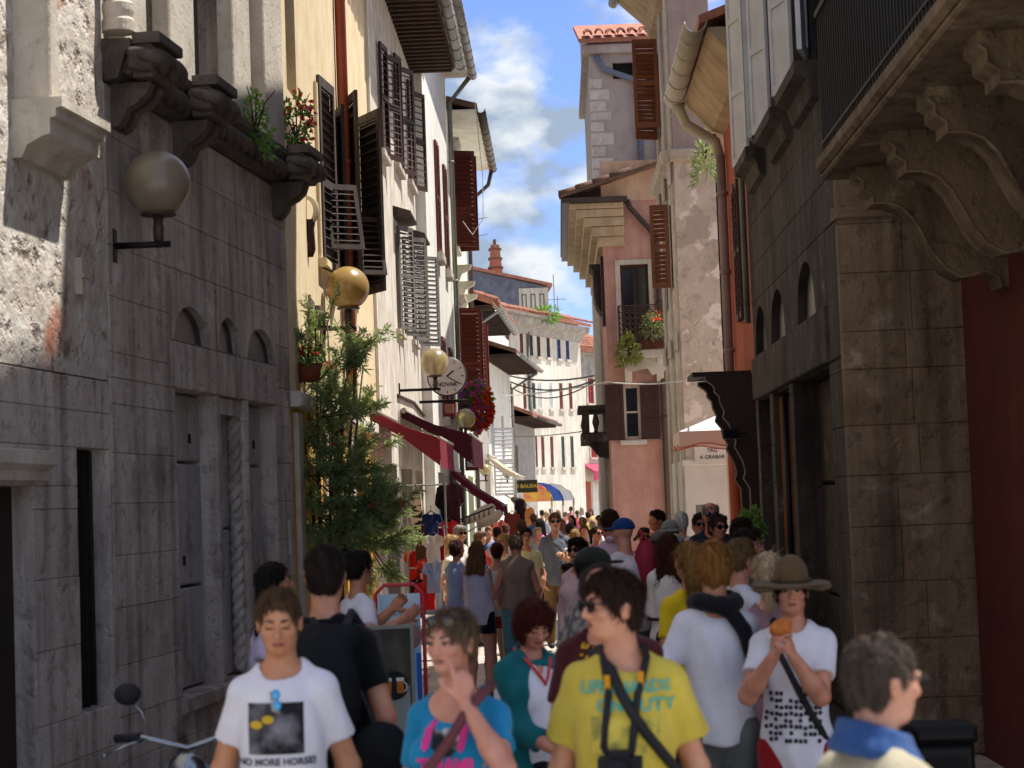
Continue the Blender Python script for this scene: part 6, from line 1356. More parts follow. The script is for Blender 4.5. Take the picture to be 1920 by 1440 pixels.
for i in range(400):
    cc, cr = CL[i % 48]; q = cc + R.normal(size=3) * cr * np.array([.55, .55, .6]); z = q[2]
    p0, m1, e = stems[(i % 48) % 9]; t = min(1, max(0, (cc[2] - .45 - m1[2]) / (e[2] - m1[2]))); f0 = m1 + (e - m1) * t; dr = (q - cc) / cr + (cc - f0) * .8 + R.normal(size=3) * .2 + np.array([0, 0, .15]); dr /= np.linalg.norm(dr); ln = R.uniform(.16, .30)
    b_.tube([tuple(f0), tuple((f0 + cc) / 2 + [0, 0, .04]), tuple(q)], [.010, .007, .004], 5); tips.append((q - dr * ln * .5, dr, ln))
b_.build('trunk', m_stem, ol, True)
pts = []
for q, dr, ln in tips:
    for k in range(70):
        t = R.uniform(.05, 1.1); p = q + dr * ln * t + R.normal(size=3) * .015; dd = dr * R.uniform(.3, 1.1) + R.normal(size=3) * .7 + np.array([0, 0, .1]); pts.append((p, dd))
leaves('crown', m_leaf, ol, pts, .088, .0165, 5)
ft = [tips[i] for i in R.choice(len(tips), 9, False)]
leaves('blossom', m_forg, ol, [(q + dr * ln + R.normal(size=3) * .02, R.normal(size=3)) for q, dr, ln in ft for k in range(7)], .05, .045, 6)
# flower pots and window plants
def plant(name, label, px, py, d, rx, rz, n, mleaf, blooms=(), L=.09, W=.035, droop=0.0, seed=3, group=None, pot=None, ry=None):
    c = atY(px, py, d); o = thing(name, label, 'plant', (c.x, c.y, c.z), 0, group); R = np.random.default_rng(seed); ry = ry or rx
    b_ = MB(); pts = []
    for i in range(9):
        e = R.normal(size=3) * np.array([rx, ry, rz]) * .6; b_.tube([(0, 0, -rz * .7), tuple(e * .5), tuple(e)], [.01, .007, .004], 5)
    b_.build('stem', m_stem, o)
    for i in range(n):
        v = R.normal(size=3); v /= np.linalg.norm(v); v *= R.uniform(.3, 1) ** .5; p = v * np.array([rx, ry, rz]); p[2] -= droop * abs(v[0]); pts.append((p, v + R.normal(size=3) * .5 + np.array([0, 0, .2])))
    leaves('foliage', mleaf, o, pts, L, W, seed)
    for (bm, cnt, side) in blooms:
        bp = []
        for i in range(cnt):
            v = R.normal(size=3) + np.array(side) * 1.2; v /= np.linalg.norm(v); p = v * np.array([rx, ry, rz]) * R.uniform(.85, 1.15)
            bp += [(p, v + R.normal(size=3) * .9) for k in range(7)]
        leaves('blossom', bm, o, bp, L * .55, L * .55, seed + 1)
    if pot: MB().lathe([(pot * .75, -rz - pot), (pot, -rz * .6), (pot * .9, -rz * .55)], 0, 0, 14).build('pot', m_terra, o, True)
    return o
plant('trailing_plant', 'green trailing plant on the palace cornice', 478, 215, 17.0, .16, .26, 420, m_leaf2, (), .06, .03, .3, 4)
plant('geranium', 'red geraniums at the far end of the palace cornice', 556, 228, 18.6, .16, .28, 260, m_leaf2, ((m_fred, 44, (.4, -.4, .3)), (m_fpink, 6, (.3, -.4, -.6))), .06, .05, 0, 6)
plant('hanging_flower_basket', 'hanging basket of purple and red petunias below the red shutters', 893, 762, 44.0, .36, .56, 900, m_leaf2, ((m_fpur, 90, (-.3, -.8, .4)), (m_forg, 220, (.8, -.7, -.5)), (m_fpink, 10, (.2, -.5, 1))), .12, .09, 0, 8)
plant('potted_geranium', 'terracotta trough of geraniums among the oleander leaves', 578, 672, 19.6, .16, .10, 120, m_leaf2, ((m_fred, 6, (.4, -.4, .6)),), .07, .05, 0, 9, None, .14)
plant('roof_plant', 'grassy plant spilling from the gutter corner of the orange house', 1322, 278, 27.0, .17, .22, 380, m_leaf, (), .16, .02, .5, 10)
plant('roof_plant', 'bushy reddish plant under the eave of the peeling house', 1292, 165, 28.6, .2, .2, 300, m_leaf, ((m_terra, 30, (0, -.6, -1)),), .13, .02, .4, 11)
plant('balcony_plant', 'orange and green potted plant on the near stone balcony', 1722, 45, 11.2, .13, .17, 200, m_leaf2, ((mat('orange_petal', '#b8702a', bump=0), 18, (-.3, -.6, .6)),), .08, .06, 0, 12)
plant('balcony_plant', 'yellowing trailing plant at the corner of the iron balcony', 1178, 650, 37.3, .22, .3, 420, mat('yellow_leaf', '#8a8434', '#5c6a2c', bump=0), (), .12, .04, .2, 13)
plant('balcony_plant', 'green pot plant behind the iron balcony railing', 1225, 610, 37.5, .2, .25, 260, m_leaf, ((m_forg, 4, (0, -1, .4)),), .12, .04, 0, 14)
plant('climbing_plant', 'tuft of weeds growing on the far cream cornice', 1022, 590, 88, .7, .35, 260, m_leaf2, (), .3, .08, 0, 15)
plant('green_plant', 'green leafy plant beside the palace corner behind the dark-haired woman', 1408, 985, 19.5, .1, .16, 120, m_leaf2, (), .1, .06, 0, 16)
# ---------------------------------------------------------------- round clock
c = atY(838, 706, 34.0); ck = thing('wall_clock', 'round white clock reading NOVAK beside the amber lamp', 'clock', (c.x, c.y, c.z), 0); r = 37 * 34 / FPX
t = MB().lathe([(r, -.06), (r * 1.02, 0), (r, .06)], 0, 0, 40); MB().add([(x, z, y) for x, y, z in t.v], t.f).build('case', m_gutb, ck, True)
t = MB().lathe([(r * .95, .0), (r * .95, .006)], 0, 0, 40); MB().add([(x, -.062 - z, y) for x, y, z in t.v], t.f).build('dial', m_whitew, ck)
mk = mat('clock_black', '#17171a', bump=0)
for k in range(12):
    a = 2 * math.pi * k / 12; cx, cz = math.sin(a) * r * .8, math.cos(a) * r * .8; MB().obox((cx, -.072, cz), (math.sin(a) * r * .08, 0, math.cos(a) * r * .08), (math.cos(a) * r * .018, 0, -math.sin(a) * r * .018), (0, .002, 0)).build('hour_mark', mk, ck)
for a, l_, w_ in ((math.radians(52), .45, .035), (math.radians(122), .75, .025)): MB().obox((math.sin(a) * r * l_ / 2, -.076, math.cos(a) * r * l_ / 2), (math.sin(a) * r * l_ / 2, 0, math.cos(a) * r * l_ / 2), (math.cos(a) * r * w_, 0, -math.sin(a) * r * w_), (0, .002, 0)).build('hand', mk, ck)
tx = text('NOVAK', r * .3, mk, ck, 'lettering', .002, bold=.002); tx.location = (0, -.072, -r * .42); tx.rotation_euler = (math.pi / 2, 0, 0)
MB().tube([(-.5, 0, -r * 1.25), (.35, 0, -r * 1.25)], .025, 8).tube([(.0, 0, -r * 1.3), (0, 0, -r)], .025, 8).build('bracket', m_black, ck)
c = atY(843, 765, 34.2); sg = thing('shop_sign', 'small dark red box sign under the clock', 'sign', (c.x, c.y, c.z)); MB().cbox(-.12, .12, -.06, .06, -.15, .15, .02).build('box', mat('dusky_red_sign', '#7d3a42', '#6a2f38', bump=.05), sg); MB().cbox(-.08, .08, -.075, -.06, -.10, .06, .01).build('panel', m_pink, sg)
c = atY(884, 865, 42); sg = thing('shop_sign', 'square dark red price sign with white panel on the left wall', 'sign', (c.x, c.y, c.z)); MB().cbox(-.14, .14, -.05, .05, -.2, .2, .02).build('box', mat('dusky_red_sign', '#7d3a42'), sg); MB().box(-.09, .09, -.056, -.05, -.12, .1).build('panel', m_whitew, sg)
# ---------------------------------------------------------------- awnings
def awning(label, fr, u0, u1, z0, v1, z1, val, m, mv=None, arms=True, mu=None, name='awning'):
    o = fthing(name, label, 'awning', fr); n = 8
    b_ = MB(); vs_ = []
    for i in range(n + 1):
        u = u0 + (u1 - u0) * i / n
        for j in range(5): t = j / 4; vs_.append((u, v1 * t, z0 + (z1 - z0) * t - .05 * math.sin(math.pi * t)))
    f = [(i * 5 + j, (i + 1) * 5 + j, (i + 1) * 5 + j + 1, i * 5 + j + 1) for i in range(n) for j in range(4)]
    k = len(vs_); vs_ += [(x, y, z - .012) for x, y, z in vs_]; f += [tuple(k + q for q in reversed(p)) for p in f]
    MB().add(vs_, f).build('canvas', m, o, True, fix=False)
    if val:
        b_ = MB(); q = []; q2 = []; N_ = 28
        for i in range(N_ + 1): u = u0 + (u1 - u0) * i / N_; q.append((u, v1 - .01 - .012 * math.sin(i * 1.3), z1)); q2.append((u, v1 - .02 - .02 * math.sin(i * 1.3), z1 - val - .03 * abs(math.sin(i * .9))))
        b_.add(q + q2, [(i, i + 1, N_ + 2 + i, N_ + 1 + i) for i in range(N_)]); b_.build('valance', mv or m, o, fix=False)
    for uu in (u0, u1): MB().add([(uu, -.02, z0), (uu, v1 * .5, (z0 + z1) / 2 - .05), (uu, v1, z1), (uu, v1 - .01, z1 - max(val, .15)), (uu, v1 * .5, (z0 + z1) / 2 - .22), (uu, -.02, z0 - .14)], [(0, 1, 2, 3, 4, 5)]).build('side_panel', m, o, fix=False)
    MB().tube([(u0 - .02, v1, z1), (u1 + .02, v1, z1)], .025, 8).build('front_bar', m_gutw, o); MB().tube([(u0 - .02, -.06, z0 - .02), (u1 + .02, -.06, z0 - .02)], .05, 10).build('roller', m_gutw, o)
    if arms:
        for u in (u0 + .1, u1 - .1): MB().tube([(u, -.05, z0 - .25), (u, v1 * .5, (z0 + z1) / 2 - .22), (u, v1, z1 - .02)], .016, 6).build('arm', m_gutw, o)
    return o
def canvas(nm, c):
    m = mat(nm, c, mul(S(c), .85), rough=.85, bump=.1, scale=2, bscale=14); t = m.node_tree; b = t.nodes['Principled BSDF']; tr = t.nodes.new('ShaderNodeBsdfTranslucent'); tr.inputs[0].default_value = S(c); mxs = t.nodes.new('ShaderNodeMixShader'); mxs.inputs[0].default_value = .45
    o_ = [n for n in t.nodes if n.type == 'OUTPUT_MATERIAL'][0]; t.links.new(b.outputs[0], mxs.inputs[1]); t.links.new(tr.outputs[0], mxs.inputs[2]); t.links.new(mxs.outputs[0], o_.inputs[0]); return m
m_red = canvas('red_canvas', '#963848'); m_mar = canvas('maroon_canvas', '#521a28'); m_crm = canvas('cream_canvas', '#d8ccb8')
awning('bright red awning of the first shop behind the oleander', FS, 8.2, 11.6, 3.4, -.95, 2.98, .4, m_red)
awning('dark maroon awning over the clothes stall', FS, 13.4, 18.4, 3.65, -1.15, 3.2, .5, m_mar)
u0, z0 = F5.uz(842, 878); awning('long thin red awning sloping steeply over the stalls', F5, u0, u0 + 3.0, z0, -1.15, z0 - .85, .22, m_red)
ab = awning('beige awning with gold lettering on its dark front panel', Fr(-2.3, 62, 88), 0, 3.5, 3.6, -1.0, 2.9, .0, m_crm)
p_ = MB().box(-.05, .0, -1.6, -.95, 2.35, 2.75).build('sign_panel', mat('olive_black_panel', '#2c2a1c', bump=0), ab)
tx = text('O BAUSAR', .17, mat('gold_letters', '#b89a3c', bump=0), ab, 'lettering', .003, bold=.004); tx.location = (-.06, -1.27, 2.55); tx.rotation_euler = (math.pi / 2, 0, math.radians(-90)); 
for nm, px, d_, cols in (('red and yellow rounded shop canopy down the lane', 1010, 70, ('#c8545a', '#d8b838')), ('blue rounded shop canopy down the lane', 1033, 76, ('#4a6ab8', '#3c5aa8')), ('white rounded shop canopy at the lane bend', 1055, 82, ('#dcdcda', '#cfcfd0'))):
    c = atY(px, 930, d_); o = thing('shop_canopy', nm, 'awning', (c.x, c.y, 0)); z0 = c.z
    prof = [(-.55 + .0, z0 + .55)] + [(-.55 + 1.05 * math.sin(a), z0 + .55 - .75 * (1 - math.cos(a))) for a in [math.pi / 2 * i / 6 for i in range(1, 7)]]
    poly = prof + [(x * .96 - .02, z - .02) for x, z in reversed(prof)]
    MB().ext(poly, 'v', 0, 2.6).build('hood', mat('canopy_' + cols[0], cols[0], cols[1], bump=.05), o, True)
    MB().ext([(prof[0][0], prof[0][1])] + prof[1:] + [(prof[0][0], prof[-1][1])], 'v', .0, .01).build('hood_end', mat('canopy_' + cols[0], cols[0]), o)
    MB().box(prof[-1][0] - .02, prof[-1][0], 0, 2.6, prof[-1][1] - .2, prof[-1][1]).build('valance', mat('canopy2_' + cols[1], cols[1], bump=0), o)
    for v in (0.05, 2.55): MB().tube([(prof[-1][0] - .05, v, 0), (prof[-1][0] - .05, v, prof[-1][1])], .03, 6).build('post', m_gutw, o)
# ---------------------------------------------------------------- stall goods
def tshirt(px, py, d, w_, h_, m, label, rot=0.0, name='hanging_tshirt', pat=None):
    c = atY(px, py, d); o = thing(name, label, 'clothing', (c.x, c.y, c.z), rot, 'clothes hanging at the stall'); R = random.Random(int(px * 7 + py))
    out_ = [(-.18, 0), (-.5, -.08), (-.62, -.34), (-.42, -.42), (-.34, -.3), (-.36, -1), (.36, -1), (.34, -.3), (.42, -.42), (.62, -.34), (.5, -.08), (.18, 0), (.08, -.06), (-.08, -.06)]
    if pat == 'scarf': out_ = [(-.3, 0), (.3, 0), (.36, -.5), (.22, -1), (-.26, -.96), (-.34, -.5)]
    n = len(out_); cen = (0, -.5); fr = []; 
    def pt(x, z, s_): return (x * w_, s_ * (.03 + .02 * math.sin(x * 9 + z * 4)) + .02 * math.sin(x * 14 + py), z * h_)
    vs_ = [pt(x, z, -1) for x, z in out_] + [pt(x, z, 1) for x, z in out_] + [pt(cen[0], cen[1], -1.8), pt(cen[0], cen[1], 1.8)]
    f = [(2 * n, i, (i + 1) % n) for i in range(n)] + [(2 * n + 1, n + (i + 1) % n, n + i) for i in range(n)] + [(i, n + i, n + (i + 1) % n, (i + 1) % n) for i in range(n)]
    MB().add(vs_, f).build('cloth', m, o, False); MB().tube([(-.3 * w_, 0, -.06 * h_), (0, 0, .03), (.3 * w_, 0, -.06 * h_)], .008, 6).tube([(0, 0, .03), (0, 0, .1)], .005, 5).build('hanger', m_wood, o)
    return o
zb = mat('zebra_cloth', '#c8b8a0', '#1c1815', scale=7, lo=.49, hi=.51, bump=0, stretch=(1, 1, 2.5))
DT = 24.5
for (x, y, w_, h_, c1, lab, pt_) in ((779, 922, .22, .5, zb, 'zebra-striped scarf hanging at the stall', 'scarf'), (788, 985, .2, .62, '#4a3426', 'dark brown wrap hanging under the zebra scarf', 'scarf'), (808, 962, .24, .34, '#1c2c5c', 'navy printed t-shirt on the stall rail', None), (812, 1002, .24, .36, '#cfc8c4', 'white t-shirt with grey lettering on the stall', None),
        (776, 1030, .22, .4, '#b8241c', 'bright red t-shirt at the lower left of the stall', None), (806, 1046, .28, .36, '#b03428', 'red t-shirt under the white one at the stall', None), (812, 1052, .24, .4, '#8a9cc8', 'pale blue t-shirt on the lower rail', None), (800, 1090, .27, .36, '#a8181c', 'crimson t-shirt with a yellow patch on the stall', None), (782, 1085, .2, .5, '#17181c', 'black t-shirt at the left of the lower rail', None), (825, 985, .16, .45, '#8c1c3c', 'burgundy scarf at the stall edge', 'scarf'), (838, 905, .3, .9, '#17151c', 'black jacket hung at the shop doorway', None), (850, 905, .24, .8, '#3c1c28', 'dark plum dress hung at the shop doorway', None), (842, 975, .26, .5, '#b01c28', 'red dress hung low in the shop doorway', None), (833, 1000, .2, .4, '#c8b428', 'yellow top hung low in the doorway', None)):
    tshirt(x, y, DT + (3.0 if x > 830 else 0) + (x % 7) * .05, w_, h_, c1 if not isinstance(c1, str) else clothmat(c1), lab, math.radians(-10 + (x * 13 % 20)), pat=pt_)
c = atY(800, 985, DT + .1); rk = thing('clothes_rack', 'metal rail carrying the hanging t-shirts', 'rack', (c.x, c.y, 0))
for x in (-.26, .24): MB().tube([(x, .12, 0), (x, .12, 2.35)], .015, 6).build('post', m_gut, rk)
for z in (2.3, 1.75, 1.25): MB().tube([(-.28, .12, z), (.26, .12, z)], .012, 6).build('rail', m_gut, rk)
for k, (px, py, d_, col_, lab) in enumerate(((960, 985, 40, '#8a3c30', 'dark red leather bags on the far stall'), (990, 975, 52, '#a86a3c', 'tan bags hung at the distant stall'), (935, 1000, 36, '#b0524a', 'red scarves hung at the middle stall'), (975, 960, 46, '#4a3c3a', 'dark clothes hung in the distant doorway'))):
    tshirt(px, py - 25, d_, .3, .7, clothmat(col_), lab, .3 * k)
# folded cream parasol and rails
for k, (a, c_, d_, lab) in enumerate((((875, 978), (925, 950), 31, 'rolled cream awning cloth on a pole by the stall'), ((898, 985), (938, 962), 31.5, 'second rolled cream cloth just below it'), ((960, 935), (985, 948), 46, 'white folded parasol farther down the lane'))):
    p0, p1 = atY(*a, d_), atY(*c_, d_ + .3); o = thing('rolled_cloth', lab, 'parasol', p0[:]); q = p1 - p0
    MB().tube([(0, 0, 0), tuple(q * .3), tuple(q * .75), tuple(q)], [.05, .09, .1, .06], 10).build('cloth', m_crm, o, True); MB().tube([tuple(q * -.5), (0, 0, 0)], .012, 6).build('pole', m_gutw, o)
o = thing('hanger_rail', 'dark rail of wire hangers projecting over the stall', 'rack', atY(835, 985, 30)[:]); q = atY(925, 950, 30.5) - atY(835, 985, 30)
MB().tube([(0, 0, 0), tuple(q)], .014, 6).build('rail', m_black, o)
for k in range(7): pz = q * (.3 + .1 * k); MB().tube([tuple(pz), tuple(pz + Vector((.0, .18, -.10))), tuple(pz + Vector((0, -.18, -.10))), tuple(pz)], .006, 5).build('hanger', m_black, o)
# ---------------------------------------------------------------- ice cream sign and menu board
c0, c1 = atY(703, 1098, 12.8), atY(792, 1098, 12.8); W_ = c1.x - c0.x; zt = c0.z
sb = thing('ice_cream_sign', 'red-framed ice cream sign with blue sky and arched lettering', 'sign', ((c0.x + c1.x) / 2, 12.8, 0), math.radians(6)); hw_ = W_ / 2
fr_ = [(-hw_, 0, .05), (-hw_, 0, zt - .06), (-hw_ + .06, 0, zt), (hw_ - .06, 0, zt), (hw_, 0, zt - .06), (hw_, 0, .05)]
MB().tube(fr_, .014, 8).build('frame', mat('red_enamel', '#c83c46', rough=.4, bump=0), sb, True)
MB().box(-hw_ + .02, hw_ - .02, -.012, .012, .25, zt - .06).build('poster', mat('sky_poster', '#6fb4dc', '#dfeaf2', scale=1.5, lo=.4, hi=.6, bump=0, rough=.4), sb)
for x, z, r_, cl_ in ((-.05, zt - .33, .085, '#b08878'), (.045, zt - .34, .095, '#a87e70'), (0.0, zt - .45, .09, '#8a5c50')): MB().sphere((x, -.014, z), r_, 18, (1, .06, 1)).build('scoop_print', mat('scoop_' + cl_, cl_, mul(S(cl_), .75), scale=14, bump=.2), sb, True)
MB().box(hw_ - .055, hw_ - .025, -.016, -.0125, .3, zt - .45).build('blue_band', mat('blue_band', '#3c64c0', bump=0), sb)
word = 'Gelateria Artigianale'; 
for i, chh in enumerate(word):
    if chh == ' ': continue
    a = math.radians(62 - 124 * i / (len(word) - 1)); rr = hw_ * .98; tx = text(chh, .042, mat('grey_letters', '#6a7484', bump=0), sb, 'letter', .001); tx.location = (-math.sin(a) * rr * .95, -.0145, zt - .36 + math.cos(a) * rr * 1.15); tx.rotation_euler = (math.pi / 2, -a * .9, 0)
c0, c1 = atY(696, 1180, 11.4), atY(768, 1175, 11.4); hw2 = (c1.x - c0.x) / 2; zt2 = c0.z
mb_ = thing('menu_board', 'dark menu board with two beer mugs printed in a circle', 'sign', ((c0.x + c1.x) / 2, 11.4, 0), math.radians(8))
MB().box(-hw2, hw2, -.015, .015, .2, zt2).build('board', mat('menu_print', '#20241f', '#5a5048', scale=4, lo=.45, hi=.7, bump=0, rough=.35), mb_)
b_ = MB(); b_.box(-hw2 - .02, -hw2, -.025, .025, 0, zt2 + .02).box(hw2, hw2 + .02, -.025, .025, 0, zt2 + .02).box(-hw2, hw2, -.025, .025, zt2, zt2 + .02); b_.build('frame', m_gut, mb_)
MB().box(-hw2 + .02, hw2 - .01, -.017, -.0155, .3, zt2 - .33).build('lower_print', mat('menu_lower', '#8f9894', '#7d8684', bump=0), mb_)
zc_ = atY(737, 1285, 11.4).z; xm = .01
t = MB().lathe([(.085, 0), (.085, .002)], 0, 0, 28); MB().add([(x + xm, -.0175 - z, y + zc_) for x, y, z in t.v], t.f).build('roundel', mat('roundel_black', '#14181c', bump=0), mb_)
for sd in (1, -1):
    MB().box(xm + sd * .036 - .02, xm + sd * .036 + .02, -.0225, -.02, zc_ - .045, zc_ + .025).build('beer_mug', mat('beer_amber', '#b8702c', '#9a5a20', bump=0), mb_); MB().box(xm + sd * .036 - .022, xm + sd * .036 + .022, -.0235, -.02, zc_ + .025, zc_ + .045).build('beer_foam', m_whitew, mb_)
    MB().tube([(xm + sd * .058, -.021, zc_ + .02), (xm + sd * .074, -.021, zc_ + .005), (xm + sd * .074, -.021, zc_ - .025), (xm + sd * .058, -.021, zc_ - .035)], .004, 5).build('mug_handle', m_whitew, mb_)
MB().sphere((-.02, -.016, .62), .07, 14, (1, .08, 1)).build('red_print', mat('sauce_print', '#5c1c18', '#3c1410', bump=0), mb_)
# ---------------------------------------------------------------- moped by the palace
c = atY(350, 1345, 8.7); mo = thing('moped', 'pale blue moped with round mirrors parked by the palace', 'moped', (c.x, 8.7, 0), math.radians(8))
m_chr = mat('chrome', '#8f9498', rough=.25, metal=1.0, bump=0); m_mob = mat('pale_blue_paint', '#6f8f9c', '#62828e', rough=.3, bump=0, spec=.5)
hz = 1.02
MB().tube([(-.30, .06, hz + .02), (-.2, .0, hz + .03), (-.06, -.02, hz - .01), (0, 0, hz - .03), (.06, -.02, hz - .01), (.2, 0, hz + .03), (.30, .06, hz + .02)], .013, 8).build('handlebar', m_chr, mo, True)
for sd in (1, -1):
    MB().tube([(sd * .2, .0, hz + .03), (sd * .32, .07, hz + .02)], .02, 10).build('grip', m_strap, mo, True)
    MB().tube([(sd * .19, -.03, hz + .02), (sd * .27, -.06, hz - .0), (sd * .36, -.05, hz - .04)], .007, 6).sphere((sd * .36, -.05, hz - .04), .011, 8).build('brake_lever', m_chr, mo, True)
    st_ = MB().tube([(sd * .16, .0, hz + .03), (sd * .2, .02, hz + .14), (sd * .24, .02, hz + .18)], .006, 6).build('mirror', m_chr, mo, True)
    t = MB().lathe([(.02, .03), (.05, .022), (.06, .008), (.058, 0)], 0, 0, 18); MB().add([(sd * .26 + x, .03 - z, hz + .22 + y * .85) for x, y, z in t.v], t.f).build('mirror_shell', m_strap, st_, True)
    t = MB().lathe([(.055, 0), (.055, .003)], 0, 0, 18); MB().add([(sd * .26 + x, .034 + z, hz + .22 + y * .85) for x, y, z in t.v], t.f).build('mirror_glass', m_chr, st_, True)
t = MB().lathe([(.012, -.09), (.07, -.06), (.085, 0), (.08, .02)], 0, 0, 20); MB().add([(x, z - .08, hz - .12 + y) for x, y, z in t.v], t.f).build('headlamp', m_chr, mo, True)
Q = SDF(); Q.ell((0, -.03, .72), (.16, .06, .24), k=.04); Q.ell((0, .05, .35), (.15, .22, .05), k=.05); Q.ell((0, .55, .5), (.17, .32, .18), k=.06); mo_b = put('fairing', Q.mesh('fairing', .015), m_mob, mo)
Q = SDF(); Q.ell((0, .55, .72), (.13, .33, .06), k=.03); put('seat', Q.mesh('seat', .014), m_strap, mo)
for y in (-.18, .85):
    w_ = MB().tube([(0, y + .2 * math.cos(a), .22 + .2 * math.sin(a)) for a in [2 * math.pi * i / 24 for i in range(25)]], .045, 8, False).build('tyre', m_strap, mo, True); MB().tube([(-.03, y, .22), (.03, y, .22)], .13, 18).build('rim', m_chr, w_)
MB().tube([(0, .0, hz - .05), (0, -.18, .22)], .03, 8).build('fork', m_chr, mo)
# black bin at right
c = atY(1762, 1356, 9.0); o = thing('litter_bin', 'black metal litter bin against the stone pier at lower right', 'bin', (c.x, 9.0, 0)); zt = c.z
MB().cbox(-.13, .13, -.13, .13, .02, zt - .08, .02).build('body', m_black, o); MB().cbox(-.145, .145, -.145, .145, zt - .078, zt, .03).build('lid', m_black, o); MB().box(-.09, .09, -.134, -.13, zt - .24, zt - .14).build('slot', m_void, o)
# ---------------------------------------------------------------- parasol, street name sign, cables, aerials
c = atY(1345, 775, 27.6); pz = c.z; o = thing('white_parasol', 'white square parasol with red piping before the peeling wall', 'parasol', (c.x + .12, 27.6, 0)); hw_ = .72; ze = atY(1266, 810, 27).z
top_ = (0, 0, pz + .02); ring = [(-hw_, -hw_, ze), (hw_, -hw_, ze), (hw_, hw_, ze), (-hw_, hw_, ze)]
MB().add([top_] + ring + [(x, y, z - .012) for x, y, z in [top_] + ring], [(0, 1, 2), (0, 2, 3), (0, 3, 4), (0, 4, 1), (5, 7, 6), (5, 8, 7), (5, 9, 8), (5, 6, 9)]).build('canopy', m_whitew, o)
for k in range(4):
    a, b2 = Vector(ring[k]), Vector(ring[(k + 1) % 4]); n_ = 10; tp_ = [a.lerp(b2, i / n_) for i in range(n_ + 1)]; bt = [p - Vector((0, 0, .20 + .03 * math.cos(2 * math.pi * i / 5))) for i, p in enumerate(tp_)]
    MB().add([tuple(p) for p in tp_ + bt], [(i, i + 1, n_ + 2 + i, n_ + 1 + i) for i in range(n_)]).build('valance', mat('parasol_valance', '#d0bcb0', bump=0), o, fix=False); MB().tube([tuple(p) for p in bt], .008, 5).build('piping', m_orange, o)
MB().tube([(0, 0, 0), (0, 0, pz)], .025, 10).build('pole', m_whitew, o)
for x, y, z in ring: MB().tube([(0, 0, pz - .05), (x * .96, y * .96, z - .02)], .01, 5).build('rib', m_whitew, o)
c0, c1 = atY(1303, 836, 29.9), atY(1356, 866, 29.9); o = thing('street_name_sign', 'white street name plate reading TRG A GRABAR', 'sign', ((c0.x + c1.x) / 2 + .05, 29.93, (c0.z + c1.z) / 2)); hw_ = (c1.x - c0.x) / 2 + .06; hz_ = (c0.z - c1.z) / 2
MB().cbox(-hw_, hw_, -.01, .02, -hz_, hz_, .006).build('plate', m_whitew, o)
for tx_, z in (('TRG', hz_ * .38), ('A GRABAR', -hz_ * .38)): q = text(tx_, hz_ * .62, mk, o, 'lettering', .001, bold=.001); q.location = (0 if tx_ == 'TRG' else .0, -.012, z); q.rotation_euler = (math.pi / 2, 0, 0)
def cable(label, pts, r, m, sag=.1):
    P_ = [Vector(p) for p in pts]; o = thing('overhead_cable', label, 'cable', P_[0][:]); q = []
    for a, b2 in zip(P_[:-1], P_[1:]): q += [a.lerp(b2, i / 10) - Vector((0, 0, sag * 4 * (i / 10) * (1 - i / 10))) for i in range(10)]
    q.append(P_[-1]); MB().tube([tuple(p - P_[0]) for p in q], r, 6).build('wire', m, o)
cable('white cable slung across the street to the dark portal', [atY(940, 742, 52), atY(1140, 716, 38), atY(1295, 713, 29), atX(1372, 700, 2.25)], .014, m_whitew, .05)
for k, (ya, yb) in enumerate(((700, 700), (706, 704), (712, 700))): cable(['upper', 'middle', 'lower'][k] + ' black cable of the bundle before the cream building', [atY(938, ya, 76), atY(1134, yb, 60)], .03 if k < 2 else .022, m_black, .25 + .25 * k)
cable('thin dark wire crossing to the stone balcony', [atY(958, 818, 76), atY(1100, 808, 41)], .012, m_black, .05)
cable('loose white wire hanging from the eave against the sky', [atY(890, 190, 46), atY(905, 330, 47), atY(906, 410, 47), atY(886, 440, 47), atY(868, 415, 46)], .010, m_whitew, -.0)
def aerial(label, px, py0, py1, d, n, w_):
    a, b2 = atY(px, py0, d), atY(px, py1, d); o = thing('tv_aerial', label, 'aerial', b2[:]); h_ = a.z - b2.z; MB().tube([(0, 0, 0), (0, 0, h_)], .025, 6).build('mast', m_gut, o)
    for k in range(n):
        z = h_ * (.95 - .35 * k); bm = MB().tube([(-w_ * .2, 0, z), (w_, 0, z + .12)], .018, 5).build('boom', m_gut, o)
        for i in range(5): x = -w_ * .2 + w_ * 1.2 * i / 4; MB().tube([(x, -.3, z + .12 * i / 4 - .02), (x, .3, z + .12 * i / 4 + .05)], .012, 4).build('element', m_gut, bm)
aerial('television aerial above the grey roof left of the chimney', 882, 410, 500, 80, 2, .75); aerial('tall thin aerial standing on the far red roof', 1040, 515, 585, 105, 0, .6)
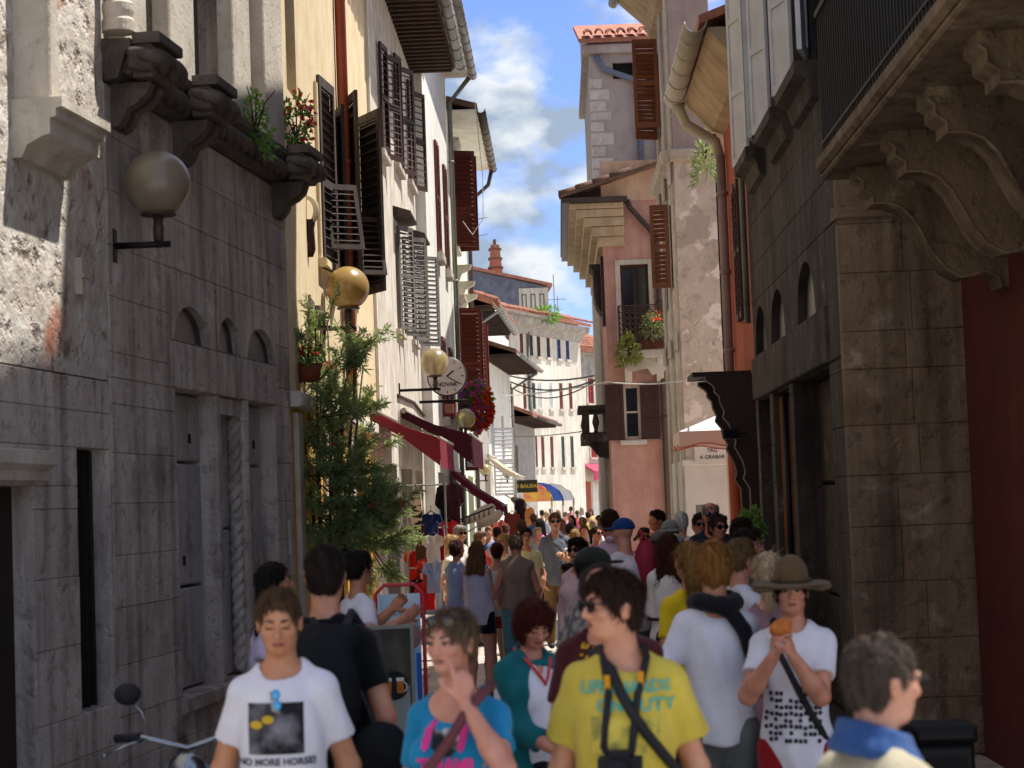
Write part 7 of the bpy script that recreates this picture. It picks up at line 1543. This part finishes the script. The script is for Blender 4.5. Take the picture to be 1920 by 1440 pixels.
o = thing('tv_aerial', 'crosswise aerial rod on the far red roof', 'aerial', atY(1028, 562, 105)[:]); MB().tube([(0, 0, 0), (1.0, 0, 0)], .02, 5).build('rod', m_gut, o); MB().tube([(.5, 0, -.5), (.5, 0, .2)], .02, 5).build('mast', m_gut, o)
# ornament and jars on the yellow house front
c = atY(583, 395, 20.6); o = thing('horn_ornament', 'dark carved board with a curved horn hung on the yellow house', 'ornament', (c.x, c.y, c.z), 0)
MB().cbox(-.13, -.05, -.03, .03, -.75, .25, .01).build('board', m_wdk, o); MB().tube([(-.05 + .11 * math.cos(a), -.02, .0 + .15 * math.sin(a)) for a in [math.radians(-100 + 20 * i) for i in range(13)]], [.012, .02, .026, .03, .032, .034, .034, .034, .032, .03, .026, .02, .012], 10).build('horn', m_crm, o, True); MB().lathe([(.03, -.5), (.06, -.42), (.05, -.2), (.07, -.1)], -.02, 0, 10).build('carving', m_wdk, o, True)
for k, (px, py, s_) in enumerate(((556, 560, .1), (575, 572, .09), (596, 590, .08))):
    c = atY(px, py, 20.4 + .1 * k); o = thing('clay_jar', ['leftmost grey clay jar behind the oleander', 'middle grey clay jar behind the oleander', 'rightmost small clay jar behind the oleander'][k], 'jar', (c.x, c.y, c.z), 0, 'clay jars on the yellow house'); MB().lathe([(s_ * .5, -s_ * 1.6), (s_, -s_ * .6), (s_ * .95, s_ * .3), (s_ * .5, s_ * .9), (s_ * .6, s_ * 1.2)], 0, 0, 14).build('body', m_dark, o, True); MB().box(-.14, .14, -.1, .12, -s_ * 1.6 - .03, -s_ * 1.602).build('shelf', m_wood, o)
c = atX(1400, 812, 2.2); o = thing('camera_unit', 'black camera unit bracketed beside the carved portal', 'light fitting', (c.x, c.y, c.z)); MB().box(-.28, -.08, -.05, .05, -.06, .06).build('housing', m_black, o); MB().tube([(0, 0, 0), (-.1, 0, 0)], .02, 6).build('bracket', m_black, o); MB().box(-.26, -.1, -.056, -.052, -.05, .04).build('glass', m_pane, o)  # small black camera device on the wall, no lamp
